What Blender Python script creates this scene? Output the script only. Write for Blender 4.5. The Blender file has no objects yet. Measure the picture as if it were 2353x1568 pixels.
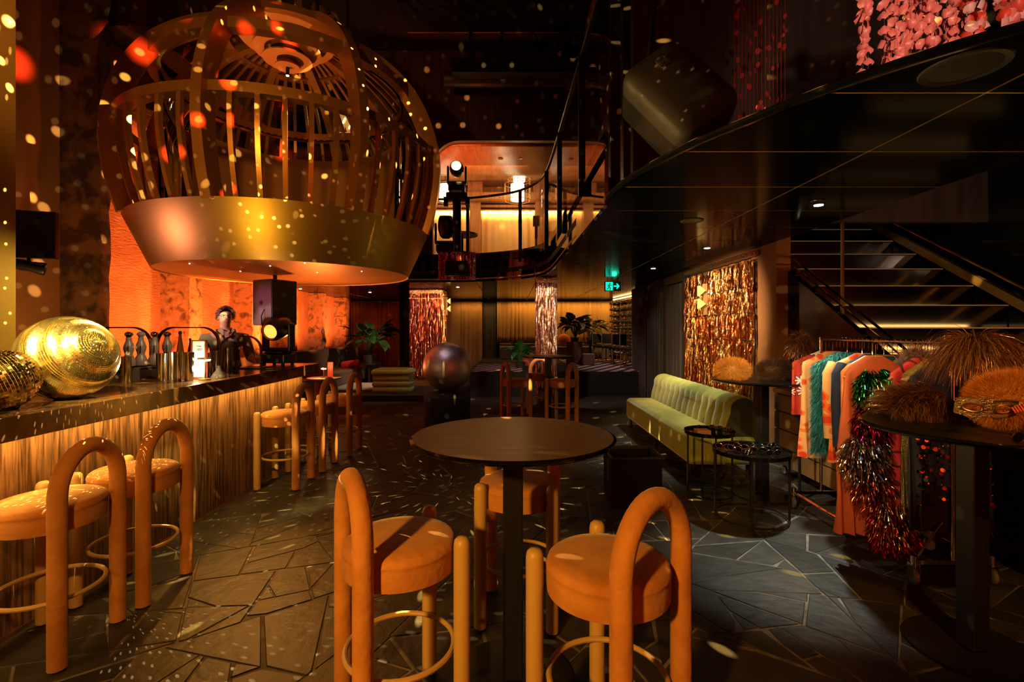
import bpy, bmesh, math, random
from math import sin, cos, tan, pi, radians, sqrt, atan2, asin, exp
from mathutils import Vector, Matrix, noise
SC = bpy.context.scene
COL = SC.collection
H = 1.5; F = 1115.0; PX, PY = 1176.0, 758.0
def P(px, py, Y):
    """photo pixel + distance in front of the camera -> world point"""
    return Vector(((px-PX)*Y/F, Y, H-(py-PY)*Y/F))
# ------------------------------------------------------------------ camera
cam = bpy.data.cameras.new('camera'); cam_o = bpy.data.objects.new('camera', cam); COL.objects.link(cam_o)
cam.sensor_width = 36; cam.lens = 36*F/2353
cam.shift_x = 0.5/2353; cam.shift_y = -26/2353
cam.clip_start = .05; cam.clip_end = 80
cam_o.location = (0, 0, H); cam_o.rotation_euler = (pi/2, 0, 0)
SC.camera = cam_o
# ------------------------------------------------------------------ world and exposure
W = bpy.data.worlds.new('world'); SC.world = W; W.use_nodes = True
W.node_tree.nodes['Background'].inputs[0].default_value = (.8, 1, 1, 1)
W.node_tree.nodes['Background'].inputs[1].default_value = .0006
vs = SC.view_settings
vs.view_transform = 'Standard'; vs.look = 'None'; vs.exposure = 0; vs.gamma = 1
vs.use_curve_mapping = False
cy = SC.cycles
cy.use_denoising = True
cy.max_bounces = 6; cy.diffuse_bounces = 2; cy.glossy_bounces = 4; cy.transmission_bounces = 5; cy.transparent_max_bounces = 8
cy.caustics_reflective = False; cy.caustics_refractive = False
cy.sample_clamp_indirect = 3; cy.sample_clamp_direct = 0
# ------------------------------------------------------------------ lights
AMBER = (1, .46, .10); ORANGE = (1, .235, .045); GOLD = (1, .66, .16); COOL = (.93, 1, .82); WARM = (1, .72, .40)
def aim(o, target):
    d = Vector(target)-Vector(o.location)
    o.rotation_euler = d.to_track_quat('-Z', 'Y').to_euler()
def spot(name, loc, target, power, col, deg=50, blend=.5, size=.04):
    l = bpy.data.lights.new(name, 'SPOT'); l.energy = power; l.color = col
    l.spot_size = radians(deg); l.spot_blend = blend; l.shadow_soft_size = size
    o = bpy.data.objects.new(name, l); o.location = loc; aim(o, target); COL.objects.link(o); return o
def area(name, loc, target, power, col, sx, sy, spread=180):
    l = bpy.data.lights.new(name, 'AREA'); l.energy = power; l.color = col
    l.shape = 'RECTANGLE'; l.size = sx; l.size_y = sy; l.spread = radians(spread)
    o = bpy.data.objects.new(name, l); o.location = loc; aim(o, target); COL.objects.link(o); return o
def point(name, loc, power, col, size=.03):
    l = bpy.data.lights.new(name, 'POINT'); l.energy = power; l.color = col; l.shadow_soft_size = size
    o = bpy.data.objects.new(name, l); o.location = loc; COL.objects.link(o); return o
def strip_y(name, x, y0, y1, z, power, col, w=.03, down=(0, 0, -1), spread=180):
    """a straight LED strip running along Y"""
    l = bpy.data.lights.new(name, 'AREA'); l.energy = power; l.color = col; l.shape = 'RECTANGLE'
    l.size = w; l.size_y = y1-y0; l.spread = radians(spread)
    o = bpy.data.objects.new(name, l); COL.objects.link(o)
    zz = -Vector(down).normalized(); yy = Vector((0, 1, 0)); xx = yy.cross(zz).normalized()
    o.matrix_world = Matrix((( xx.x, yy.x, zz.x, x), (xx.y, yy.y, zz.y, (y0+y1)/2), (xx.z, yy.z, zz.z, z), (0, 0, 0, 1)))
    return o
def strip_x(name, x0, x1, y, z, power, col, w=.03, down=(0, 0, -1), spread=180):
    l = bpy.data.lights.new(name, 'AREA'); l.energy = power; l.color = col; l.shape = 'RECTANGLE'
    l.size = x1-x0; l.size_y = w; l.spread = radians(spread)
    o = bpy.data.objects.new(name, l); COL.objects.link(o)
    zz = -Vector(down).normalized(); xx = Vector((1, 0, 0)); yy = zz.cross(xx).normalized()
    o.matrix_world = Matrix(((xx.x, yy.x, zz.x, (x0+x1)/2), (xx.y, yy.y, zz.y, y), (xx.z, yy.z, zz.z, z), (0, 0, 0, 1)))
    return o
def gobo(name, loc, power, scale, radius, target=None, deg=0, rgb=False, tint=(1, .8, .45), soft=.35, seed=0.0, keep=0.0):
    """a lamp standing in for mirror-ball reflections: the lamp's light is broken into round dots by its own nodes"""
    l = bpy.data.lights.new(name, 'SPOT' if deg else 'POINT'); l.energy = power; l.shadow_soft_size = .0
    if deg: l.spot_size = radians(deg); l.spot_blend = .15
    l.use_nodes = True; nt = l.node_tree; n = nt.nodes; lk = nt.links
    em = n['Emission']; tc = n.new('ShaderNodeTexCoord'); mp = n.new('ShaderNodeMapping')
    sx = n.new('ShaderNodeSeparateXYZ'); lk.new(tc.outputs['Normal'], sx.inputs[0]); cb = n.new('ShaderNodeCombineXYZ')
    def op(o_, a, b=None):
        m_ = n.new('ShaderNodeMath'); m_.operation = o_
        for i_, x_ in enumerate((a, b)):
            if x_ is None: continue
            if isinstance(x_, (int, float)): m_.inputs[i_].default_value = x_
            else: lk.new(x_, m_.inputs[i_])
        return m_.outputs[0]
    if deg: u_, v_ = op('DIVIDE', sx.outputs[0], sx.outputs[2]), op('DIVIDE', sx.outputs[1], sx.outputs[2])
    else: u_, v_ = op('ARCTAN2', sx.outputs[1], sx.outputs[0]), op('ARCSINE', sx.outputs[2])
    lk.new(u_, cb.inputs[0]); lk.new(v_, cb.inputs[1]); lk.new(cb.outputs[0], mp.inputs[0]); mp.inputs['Location'].default_value = (seed, seed*.7, 0)
    vo = n.new('ShaderNodeTexVoronoi'); vo.voronoi_dimensions = '2D'; vo.inputs['Scale'].default_value = scale; vo.inputs['Randomness'].default_value = .8
    lk.new(mp.outputs[0], vo.inputs['Vector'])
    mr = n.new('ShaderNodeMapRange'); mr.interpolation_type = 'SMOOTHSTEP'
    mr.inputs[1].default_value = radius; mr.inputs[2].default_value = radius*(1-soft); mr.inputs[3].default_value = 0; mr.inputs[4].default_value = 1
    lk.new(vo.outputs['Distance'], mr.inputs[0])
    out = mr.outputs[0]
    if keep:
        sp = n.new('ShaderNodeSeparateColor'); lk.new(vo.outputs['Color'], sp.inputs[0])
        gt = n.new('ShaderNodeMath'); gt.operation = 'GREATER_THAN'; gt.inputs[1].default_value = keep; lk.new(sp.outputs[0], gt.inputs[0])
        mu = n.new('ShaderNodeMath'); mu.operation = 'MULTIPLY'; lk.new(out, mu.inputs[0]); lk.new(gt.outputs[0], mu.inputs[1]); out = mu.outputs[0]
    lk.new(out, em.inputs['Strength'])
    if rgb:
        cr = n.new('ShaderNodeValToRGB'); e = cr.color_ramp.elements
        e[0].position = 0; e[0].color = (1, .9, .6, 1); e[1].position = 1; e[1].color = (.05, .5, .35, 1)
        a = e.new(.35); a.color = (1, .75, .3, 1); a = e.new(.65); a.color = (1, .12, .06, 1)
        dv = n.new('ShaderNodeMath'); dv.operation = 'DIVIDE'; dv.inputs[1].default_value = radius
        lk.new(vo.outputs['Distance'], dv.inputs[0]); lk.new(dv.outputs[0], cr.inputs[0]); lk.new(cr.outputs[0], em.inputs['Color'])
    else:
        em.inputs['Color'].default_value = (*tint, 1)
    o = bpy.data.objects.new(name, l); o.location = loc; COL.objects.link(o)
    if target is not None: aim(o, target)
    return o

# bar: LED under the counter nose, and spots around the room, some of them added
strip_y('bar_led_light', -2.36, .6, 5.65, .978, 23, (1, .50, .10), .02, (-.25, 0, -1))
spot('cage_floor_beam', (-2.55, 4.95, 2.18), (-1.45, 2.85, 0), 215, (1, .37, .05), 36, 1, .03)
spot('bottle_fill', (-1.7, 3.3, 2.4), (-3.15, 4.15, 1.32), 90, (1, .72, .45), 20, .7, .05)  # added lamp without a fixture, brightens the fronts of the bottles
spot('ottoman_fill', (-2.0, 9.95, 2.46), (-2.6, 10.75, .5), 60, (1, .85, .35), 60, .7, .05)  # put in to lift the ottoman out of the dark
spot('lit_floor_fill', (-3.4, 10.6, 2.46), (-3.8, 12.0, .14), 60, (1, .95, .85), 40, .7, .05)  # added beam that brightens the pale floor patch
spot('ball_glow_on_wall', (-2.55, 3.5, 1.9), (-3.2, 3.05, 1.6), 30, (1, .62, .10), 80, .9, .05)  # stands in for the light the gold ball throws on this wall
spot('stage_wash', (-1.9, -1.7, 2.6), (-.05, 2.1, .75), 820, (1, .42, .055), 34, .8, .12)
spot('stage_wash_bar_side', (-.3, -1.4, 3.5), (-2.1, 2.7, .65), 420, (1, .42, .06), 26, .8, .12)
spot('bar_ball_spot', (-1.2, .4, 3.6), (-2.5, 2.8, 1.3), 3600, (1, .70, .16), 13, .6, .16)
spot('bar_ball_spot', (-1.9, 5.6, 4.4), (-2.45, 2.8, 1.4), 3600, (1, .72, .2), 11, .6, .18)
spot('bar_ball_spot', (-3.05, .8, 3.0), (-2.45, 2.8, 1.3), 2400, (1, .72, .2), 13, .6, .14)
spot('mirror_ball_pin_spot', (-1.4, 4.6, 4.6), (-.86, 6.3, 1.0), 90, (1, .74, .80), 14, .5, .06)
# orange uplights between the pilasters of the plaster wall
for k, yy in enumerate((6.6, 8.2, 10.1, 12.0, 14.0)):
    spot('wall_uplight', (-3.95, yy-.1, .35) if k < 2 else (-4.3, yy-.1, 1.02), (-5.5, yy+(.75 if k == 0 else .25), 2.3), (620, 680, 480, 380, 380)[k], ORANGE, 84 if k == 0 else 110, 1, .05)
spot('recess_uplight', (-4.3, 4.4, .6), (-5.5, 5.5, 2.9), 110, AMBER, 110, 1, .2)
# ceiling downlights over the lounge side, then spots that have no fixture
spot('downlight_beam', (2.44, 3.87, 2.47), (1.86, 3.3, 0), 300, COOL, 42, .9, .05)
spot('sofa_downlight_beam', (2.39, 5.93, 2.47), (2.1, 6.1, 0), 112, (.95, 1, .72), 70, .6, .05)
spot('wardrobe_spot', (1.2, 2.2, 2.46), (2.45, 3.4, .80), 105, (1, .80, .58), 40, .5, .05)
spot('cabinet_fill', (.72, 2.9, 2.46), (2.78, 4.55, .35), 260, (1, .80, .5), 26, .8, .05)  # unseen lamp added to light the drawer fronts
spot('far_wig_fill', (1.3, 2.6, 2.46), (2.02, 4.4, 1.12), 330, (1, .62, .22), 20, .6, .05)  # added to brighten the two wigs, no lamp hangs here
spot('ceiling_line_fill', (-2.1, 3.1, 1.8), (1.9, 2.7, 2.5), 620, (1, .62, .18), 64, .8, .1)  # invented beam from the bar that makes the brass ceiling lines show
spot('tinsel_top_fill', (2.35, 6.8, 2.46), (2.95, 7.0, 1.3), 170, WARM, 100, .6, .05)  # added above the tinsel for glints, not one of the downlights
spot('tinsel_front_fill', (.9, 4.9, 2.46), (2.95, 7.0, 1.5), 560, (1, .66, .34), 54, .6, .06)  # second added lamp for the tinsel glints
spot('wig_spot', (1.7, .5, 2.46), (2.2, 2.35, 1.2), 130, (1, .45, .08), 52, .5, .05)
# ------------------------------------------------------------------ mesh helpers
class MB:
    def __init__(s): s.v = []; s.f = []; s.m = []; s.cur = 0
    def add(s, vs_, fs):
        b = len(s.v); s.v += [tuple(p) for p in vs_]
        for f in fs: s.f.append(tuple(b+i for i in f)); s.m.append(s.cur)
        return s
    def box(s, c, d, rz=0, R=None):
        x, y, z = d[0]/2, d[1]/2, d[2]/2
        M_ = R if R is not None else Matrix.Rotation(rz, 3, 'Z')
        c = Vector(c)
        vv = [c+M_ @ Vector((a*x, b*y, e*z)) for a in (-1, 1) for b in (-1, 1) for e in (-1, 1)]
        return s.add(vv, [(0, 1, 3, 2), (4, 6, 7, 5), (0, 4, 5, 1), (2, 3, 7, 6), (0, 2, 6, 4), (1, 5, 7, 3)])
    def b2(s, x0, x1, y0, y1, z0, z1):
        return s.box(((x0+x1)/2, (y0+y1)/2, (z0+z1)/2), (abs(x1-x0), abs(y1-y0), abs(z1-z0)))
    def tube(s, pts, r, seg=8, closed=False, caps=True):
        pts = [Vector(p) for p in pts]; n = len(pts)
        rr = r if isinstance(r, (list, tuple)) else [r]*n
        T = []
        for i in range(n):
            a = pts[(i-1) % n] if (closed or i > 0) else pts[i]
            b = pts[(i+1) % n] if (closed or i < n-1) else pts[i]
            T.append((b-a).normalized())
        up = Vector((0, 0, 1)) if abs(T[0].z) < .9 else Vector((1, 0, 0))
        N = (up-T[0]*up.dot(T[0])).normalized(); vv = []
        for i in range(n):
            N = (N-T[i]*N.dot(T[i]))
            N = N.normalized() if N.length > 1e-6 else T[i].orthogonal().normalized()
            B = T[i].cross(N)
            for k in range(seg):
                a = 2*pi*k/seg
                vv.append(pts[i]+(N*cos(a)+B*sin(a))*rr[i])
        fs = []
        for i in range(n if closed else n-1):
            j = (i+1) % n
            for k in range(seg):
                k2 = (k+1) % seg
                fs.append((i*seg+k, j*seg+k, j*seg+k2, i*seg+k2)[::-1])
        if caps and not closed:
            fs.append(tuple(range(seg))); fs.append(tuple((n-1)*seg+k for k in range(seg))[::-1])
        return s.add(vv, fs)
    def lathe(s, prof, seg=24, c=(0, 0, 0), R=None, a0=0, a1=2*pi):
        c = Vector(c); full = abs(a1-a0-2*pi) < 1e-6; m = seg if full else seg+1; vv = []; n = len(prof)
        for i in range(m):
            a = a0+(a1-a0)*i/seg
            for r, z in prof:
                p = Vector((r*cos(a), r*sin(a), z)); vv.append(c+(R @ p if R is not None else p))
        fs = []
        for i in range(seg):
            j = (i+1) % m
            for k in range(n-1):
                if prof[k][0] < 1e-6 and prof[k+1][0] < 1e-6: continue
                q = (i*n+k, j*n+k, j*n+k+1, i*n+k+1)
                if prof[k][0] < 1e-6: q = (i*n+k, j*n+k+1, i*n+k+1)
                elif prof[k+1][0] < 1e-6: q = (i*n+k, j*n+k, i*n+k+1)
                fs.append(q)
        return s.add(vv, fs)
    def cyl(s, c, r, z0, z1, seg=20): return s.lathe([(0, z0), (r, z0), (r, z1), (0, z1)], seg, c)
    def ell(s, c, rx, ry, rz, seg=16, ring=10, R=None):
        c = Vector(c); vv = []; fs = []
        for i in range(ring+1):
            t = pi*i/ring
            for k in range(seg):
                a = 2*pi*k/seg
                p = Vector((rx*sin(t)*cos(a), ry*sin(t)*sin(a), -rz*cos(t))); vv.append(c+(R @ p if R is not None else p))
        for i in range(ring):
            for k in range(seg):
                k2 = (k+1) % seg
                fs.append((i*seg+k, i*seg+k2, (i+1)*seg+k2, (i+1)*seg+k))
        return s.add(vv, fs)
    def prism(s, poly, z0, z1):
        n = len(poly)
        ar = sum(poly[i][0]*poly[(i+1) % n][1]-poly[(i+1) % n][0]*poly[i][1] for i in range(n))
        if ar < 0: poly = poly[::-1]
        vv = [(x, y, z0) for x, y in poly]+[(x, y, z1) for x, y in poly]
        fs = [tuple(range(n))[::-1], tuple(range(n, 2*n))]
        fs += [(i, (i+1) % n, n+(i+1) % n, n+i) for i in range(n)]
        return s.add(vv, fs)
    def prism3(s, poly, d):
        """extrude a planar 3-D polygon by vector d"""
        n = len(poly); d = Vector(d); vv = [Vector(p) for p in poly]; vv += [p+d for p in vv]
        fs = [tuple(range(n))[::-1], tuple(range(n, 2*n))]+[(i, (i+1) % n, n+(i+1) % n, n+i) for i in range(n)]
        return s.add(vv, fs)
    def flatbar(s, pts, wdir, w, d, closed=False):
        """rectangular bar along pts; wdir(i) gives the width direction"""
        pts = [Vector(p) for p in pts]; n = len(pts); vv = []
        for i in range(n):
            a = pts[(i-1) % n] if (closed or i > 0) else pts[i]
            b = pts[(i+1) % n] if (closed or i < n-1) else pts[i]
            t = (b-a).normalized(); wv = Vector(wdir(i)).normalized(); nv = t.cross(wv).normalized()
            vv += [pts[i]+wv*w/2+nv*d/2, pts[i]-wv*w/2+nv*d/2, pts[i]-wv*w/2-nv*d/2, pts[i]+wv*w/2-nv*d/2]
        fs = []
        for i in range(n if closed else n-1):
            j = (i+1) % n
            for k in range(4): fs.append((i*4+k, j*4+k, j*4+(k+1) % 4, i*4+(k+1) % 4))
        if not closed: fs += [(3, 2, 1, 0), ((n-1)*4, (n-1)*4+1, (n-1)*4+2, (n-1)*4+3)]
        return s.add(vv, fs)
    def sheet(s, grid):
        r = len(grid); c = len(grid[0])
        return s.add([p for row in grid for p in row], [(i*c+j, i*c+j+1, (i+1)*c+j+1, (i+1)*c+j) for i in range(r-1) for j in range(c-1)])
    def mesh(s, name, mats, smooth=True, angle=42):
        me = bpy.data.meshes.new(name); me.from_pydata(s.v, [], s.f)
        for m_ in (mats if isinstance(mats, (list, tuple)) else [mats]): me.materials.append(m_)
        if any(s.m): me.polygons.foreach_set('material_index', s.m)
        me.polygons.foreach_set('use_smooth', [smooth]*len(s.f))
        if smooth: me.set_sharp_from_angle(angle=radians(angle))
        me.update(); return me
    def build(s, name, mats, parent=None, smooth=True, bevel=0, solid=0, sub=0, angle=42, fix=False):
        o = bpy.data.objects.new(name, s.mesh(name, mats, smooth, angle)); COL.objects.link(o)
        if fix:
            b = bmesh.new(); b.from_mesh(o.data); bmesh.ops.recalc_face_normals(b, faces=b.faces); b.to_mesh(o.data); b.free()
        if parent is not None: o.parent = parent
        if solid: m_ = o.modifiers.new('solid', 'SOLIDIFY'); m_.thickness = solid; m_.offset = 0
        if bevel: m_ = o.modifiers.new('bevel', 'BEVEL'); m_.width = bevel; m_.segments = 2; m_.limit_method = 'ANGLE'; m_.angle_limit = radians(40)
        if sub: m_ = o.modifiers.new('sub', 'SUBSURF'); m_.levels = sub; m_.render_levels = sub
        return o
def tag(o, label=None, cat=None, group=None, kind=None):
    if label: o['label'] = label
    if cat: o['category'] = cat
    if group: o['group'] = group
    if kind: o['kind'] = kind
    return o
def thing(name, label, cat, loc=(0, 0, 0), rz=0, group=None):
    o = bpy.data.objects.new(name, None); COL.objects.link(o); o.empty_display_size = .1
    o.location = loc; o.rotation_euler = (0, 0, rz); return tag(o, label, cat, group)
def setting(o, label=None): o['kind'] = 'structure'; return tag(o, label)
def stuff(o): o['kind'] = 'stuff'; return o
def copy_tree(o, loc=None, rz=None, label=None, group=None):
    r = o.copy(); COL.objects.link(r)
    for ch in o.children:
        c_ = ch.copy(); COL.objects.link(c_); c_.parent = r
        for g in ch.children:
            g2 = g.copy(); COL.objects.link(g2); g2.parent = c_
    if loc is not None: r.location = loc
    if rz is not None: r.rotation_euler = (0, 0, rz)
    if label: r['label'] = label
    if group: r['group'] = group
    return r
def curtain(p0, p1, z0, z1, amp, wave, seed=0, thick=.008, nz=7, gather=.0):
    p0 = Vector((p0[0], p0[1], 0)); p1 = Vector((p1[0], p1[1], 0)); L = (p1-p0).length; t = (p1-p0)/L; nrm = Vector((-t.y, t.x, 0))
    n = max(12, int(L/wave*7)); rg = random.Random(seed); ph = [rg.uniform(-1, 1) for _ in range(n+1)]
    rows = []
    for iz in range(nz+1):
        z = z1+(z0-z1)*iz/nz; row = []
        for i in range(n+1):
            u = L*i/n; k = .65+.35*sin(u*2.1/wave*.37+seed)
            d = amp*k*(sin(2*pi*u/wave+.6*sin(u*1.7/wave+seed))+.25*sin(4.7*pi*u/wave+iz*.25+ph[i]*.3))
            row.append(p0+t*u+nrm*d*(.8+.3*iz/nz)+Vector((0, 0, z)))
        rows.append(row)
    m_ = MB(); m_.sheet(rows); return m_
def arc(c, r, a0, a1, n, plane='xz', other=0):
    out = []
    for i in range(n+1):
        a = a0+(a1-a0)*i/n
        if plane == 'xz': out.append((c[0]+r*cos(a), other, c[1]+r*sin(a)))
        elif plane == 'yz': out.append((other, c[0]+r*cos(a), c[1]+r*sin(a)))
        else: out.append((c[0]+r*cos(a), c[1]+r*sin(a), other))
    return out
def strands(sampler, n, length, width, seed, droop=.6, spread=.5, segs=2, jit=.4, flat=False):
    """hair, fur, tinsel: n tapered blades from sampler(rng) -> (point, outward direction)"""
    rg = random.Random(seed); m_ = MB(); v = m_.v; f = m_.f
    for _ in range(n):
        p, d = sampler(rg); p = Vector(p); d = Vector(d)
        d = (d+Vector((rg.uniform(-1, 1), rg.uniform(-1, 1), rg.uniform(-1, 1)))*spread).normalized()
        L = length*(1-jit*rg.random()); w = width*rg.uniform(.6, 1.3)
        side = d.cross(Vector((rg.uniform(-1, 1), rg.uniform(-1, 1), rg.uniform(-1, 1))))
        side = side.normalized() if side.length > 1e-4 else Vector((1, 0, 0))
        b = len(v); cur = p
        for k in range(segs+1):
            ww = w*(1 if flat else (1-k/segs*.85))/2
            v.append(tuple(cur+side*ww)); v.append(tuple(cur-side*ww))
            d = (d+Vector((rg.uniform(-.15, .15), rg.uniform(-.15, .15), -droop/segs))).normalized()
            if flat: side = (side+Vector((rg.uniform(-.6, .6), rg.uniform(-.6, .6), rg.uniform(-.3, .3)))).normalized()
            cur = cur+d*L/segs
        for k in range(segs):
            f.append((b+2*k, b+2*k+1, b+2*k+3, b+2*k+2)); m_.m.append(0)
    return m_
# ------------------------------------------------------------------ material helpers
def lin(r, g, b):
    g_ = lambda c_: (c_/255/12.92 if c_ <= 10 else ((c_/255+.055)/1.055)**2.4)
    return (g_(r), g_(g), g_(b))
def mat(name, col, rough=.5, metal=0.0, col2=None, scale=8, stretch=(1, 1, 1), contrast=(.35, .65), bump=0, bscale=None, bstretch=None,
        spec=.5, emit=None, estr=0, sheen=0, island=0, coat=0, trans=0, ior=1.45, alpha=1, aniso=0, detail=4, world=False, objrand=0, dist=0):
    m_ = bpy.data.materials.new(name); m_.use_nodes = True; nt = m_.node_tree; n = nt.nodes; lk = nt.links
    b = n['Principled BSDF']
    b.inputs['Base Color'].default_value = (*col, 1); b.inputs['Roughness'].default_value = rough; b.inputs['Metallic'].default_value = metal
    b.inputs['Specular IOR Level'].default_value = spec; b.inputs['IOR'].default_value = ior
    b.inputs['Coat Weight'].default_value = coat; b.inputs['Coat Roughness'].default_value = .08
    b.inputs['Sheen Weight'].default_value = sheen; b.inputs['Sheen Roughness'].default_value = .4
    b.inputs['Transmission Weight'].default_value = trans; b.inputs['Alpha'].default_value = alpha
    b.inputs['Anisotropic'].default_value = aniso
    if emit: b.inputs['Emission Color'].default_value = (*emit, 1); b.inputs['Emission Strength'].default_value = estr
    co = None
    if col2 is not None or bump:
        if world: g = n.new('ShaderNodeNewGeometry'); co = g.outputs['Position']
        else: tc = n.new('ShaderNodeTexCoord'); co = tc.outputs['Object']
    src = None
    if col2 is not None:
        mp = n.new('ShaderNodeMapping'); mp.inputs['Scale'].default_value = stretch; lk.new(co, mp.inputs[0])
        ns = n.new('ShaderNodeTexNoise'); ns.inputs['Scale'].default_value = scale; ns.inputs['Detail'].default_value = detail; ns.inputs['Distortion'].default_value = dist
        lk.new(mp.outputs[0], ns.inputs['Vector'])
        mr = n.new('ShaderNodeMapRange'); mr.inputs[1].default_value = contrast[0]; mr.inputs[2].default_value = contrast[1]; lk.new(ns.outputs[0], mr.inputs[0])
        mx = n.new('ShaderNodeMix'); mx.data_type = 'RGBA'; mx.inputs['A'].default_value = (*col, 1); mx.inputs['B'].default_value = (*col2, 1)
        lk.new(mr.outputs[0], mx.inputs['Factor']); src = mx.outputs['Result']; lk.new(src, b.inputs['Base Color'])
    if island or objrand:
        if island: g = n.new('ShaderNodeNewGeometry'); rnd = g.outputs['Random Per Island']; amt = island
        else: g = n.new('ShaderNodeObjectInfo'); rnd = g.outputs['Random']; amt = objrand
        mr = n.new('ShaderNodeMapRange'); mr.inputs[3].default_value = 1-amt; mr.inputs[4].default_value = 1+amt; lk.new(rnd, mr.inputs[0])
        vm = n.new('ShaderNodeVectorMath'); vm.operation = 'SCALE'; lk.new(mr.outputs[0], vm.inputs['Scale'])
        if src: lk.new(src, vm.inputs[0])
        else: vm.inputs[0].default_value = col
        lk.new(vm.outputs[0], b.inputs['Base Color'])
    if bump:
        mp = n.new('ShaderNodeMapping'); mp.inputs['Scale'].default_value = bstretch or (1, 1, 1); lk.new(co, mp.inputs[0])
        ns = n.new('ShaderNodeTexNoise'); ns.inputs['Scale'].default_value = bscale or scale*3; ns.inputs['Detail'].default_value = 5
        lk.new(mp.outputs[0], ns.inputs['Vector'])
        bp = n.new('ShaderNodeBump'); bp.inputs['Strength'].default_value = bump; bp.inputs['Distance'].default_value = .02
        lk.new(ns.outputs[0], bp.inputs['Height']); lk.new(bp.outputs[0], b.inputs['Normal'])
    return m_
def ramp_island(name, cols, rough=.2, metal=1, bump=0, bscale=60, spec=.5, emit=0):
    """each blade or disc takes one of several colours"""
    m_ = mat(name, cols[0], rough, metal, spec=spec, bump=bump, bscale=bscale); nt = m_.node_tree; n = nt.nodes; lk = nt.links
    g = n.new('ShaderNodeNewGeometry'); cr = n.new('ShaderNodeValToRGB'); cr.color_ramp.interpolation = 'CONSTANT'
    e = cr.color_ramp.elements; e[0].color = (*cols[0], 1); e[1].position = 1/len(cols); e[1].color = (*cols[1 % len(cols)], 1)
    for i in range(2, len(cols)): a = e.new(i/len(cols)); a.color = (*cols[i], 1)
    lk.new(g.outputs['Random Per Island'], cr.inputs[0]); lk.new(cr.outputs[0], n['Principled BSDF'].inputs['Base Color'])
    return m_
def glass(name, tint=(1, 1, 1), rough=0.0, refl=.12):
    """thin sheet glass: mostly clear with a plain mirror share, so lamps behind it stay cheap"""
    m_ = bpy.data.materials.new(name); m_.use_nodes = True; nt = m_.node_tree; n = nt.nodes; n.clear()
    out = n.new('ShaderNodeOutputMaterial'); mx = n.new('ShaderNodeMixShader'); t = n.new('ShaderNodeBsdfTransparent'); g = n.new('ShaderNodeBsdfGlossy')
    fr = n.new('ShaderNodeFresnel'); fr.inputs[0].default_value = 1.5
    t.inputs[0].default_value = (*tint, 1); g.inputs['Roughness'].default_value = rough
    nt.links.new(fr.outputs[0], mx.inputs[0]); nt.links.new(t.outputs[0], mx.inputs[1]); nt.links.new(g.outputs[0], mx.inputs[2]); nt.links.new(mx.outputs[0], out.inputs[0])
    return m_
# ------------------------------------------------------------------ materials
slate = mat('slate', (.042, .038, .031), .5, col2=(.022, .020, .017), scale=5, bump=.35, bscale=14, world=True, objrand=.35, spec=.45)
grout = mat('grout', (.23, .21, .175), .85, col2=(.10, .09, .08), scale=11, world=True)
blackgloss = mat('black_gloss', (.004, .0045, .004), .09, spec=.5)
ceilgloss = mat('ceiling_lacquer', (.0022, .003, .0026), .13, spec=.5, ior=1.07)
blackmirror = mat('black_mirror', (.10, .09, .085), .03, metal=1)
brass = mat('brass_inlay', (.60, .42, .16), .6, metal=0)
brassb = mat('brass', (.72, .48, .17), .3, metal=1)
blackmetal = mat('black_metal', (.010, .010, .010), .38, spec=.45)
blackmatte = mat('black_matte', (.010, .010, .010), .75, spec=.3)
darkwall = mat('dark_wall', (.016, .013, .011), .7, col2=(.009, .008, .007), scale=2)
wooddark = mat('dark_wood', (.085, .030, .014), .5, col2=(.035, .013, .007), scale=2.2, stretch=(9, 9, .5), world=True)
woodwarm = mat('warm_wood', (.42, .19, .075), .42, col2=(.27, .11, .045), scale=2.5, stretch=(8, 1, 1), world=True)
plaster = mat('rendered_plaster', (.62, .28, .14), .85, col2=(.46, .19, .10), scale=3, bump=.9, bscale=14, bstretch=(1, .7, 3), world=True)
rough_conc = mat('rough_concrete', (.50, .27, .14), .95, col2=(.13, .075, .045), scale=7.5, contrast=(.50, .66), bump=1.0, bscale=12, world=True, detail=8, dist=.6)
darkconc = mat('peeling_concrete', (.17, .09, .05), .95, col2=(.05, .028, .018), scale=4.5, contrast=(.44, .58), bump=.8, bscale=12, world=True, detail=9, dist=.25)
tanwall = mat('tan_wall', (.42, .20, .085), .75, col2=(.36, .17, .07), scale=2)
goldwall = mat('gold_wall', (.55, .38, .12), .6, col2=(.45, .30, .09), scale=2)
travertine = mat('travertine', (.27, .155, .075), .36, col2=(.06, .032, .016), scale=6, stretch=(1, 8, .45), contrast=(.38, .62), dist=.6, bump=.08, bscale=30, world=True, detail=9, spec=.5)
travtop = mat('travertine_slab', (.13, .066, .028), .16, col2=(.06, .033, .018), scale=3, stretch=(.8, 3, 1.2), contrast=(.36, .66), world=True, detail=8, spec=.6)
cur_tan = mat('tan_curtain', (.30, .17, .07), .85, col2=(.24, .13, .055), scale=2, sheen=.1)
cur_gold = mat('golden_curtain', (.58, .36, .15), .85, sheen=.1)
cur_brown = mat('brown_gold_curtain', (.33, .20, .085), .85)
cur_red = mat('rust_curtain', (.36, .12, .05), .85)
cur_black = mat('charcoal_curtain', (.035, .032, .030), .8, sheen=.15)
carpet = mat('dark_carpet', (.022, .021, .019), .95, col2=(.014, .014, .013), scale=30)
led = mat('led_line', (1, .6, .2), emit=(1, .55, .16), estr=9)
ledcool = mat('downlight_lens', (1, 1, 1), emit=(1, .95, .85), estr=14)
glass_m = glass('balustrade_glass', (.93, .95, .93))
EDGE = [(-5.5, 9.85), (-1.6, 9.85), (-.75, 9.72), (-.05, 9.38), (.35, 8.98), (.56, 8.5), (.63, 7.9), (.66, 7.0), (.69, 5.2), (.715, 3.74)]
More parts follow.
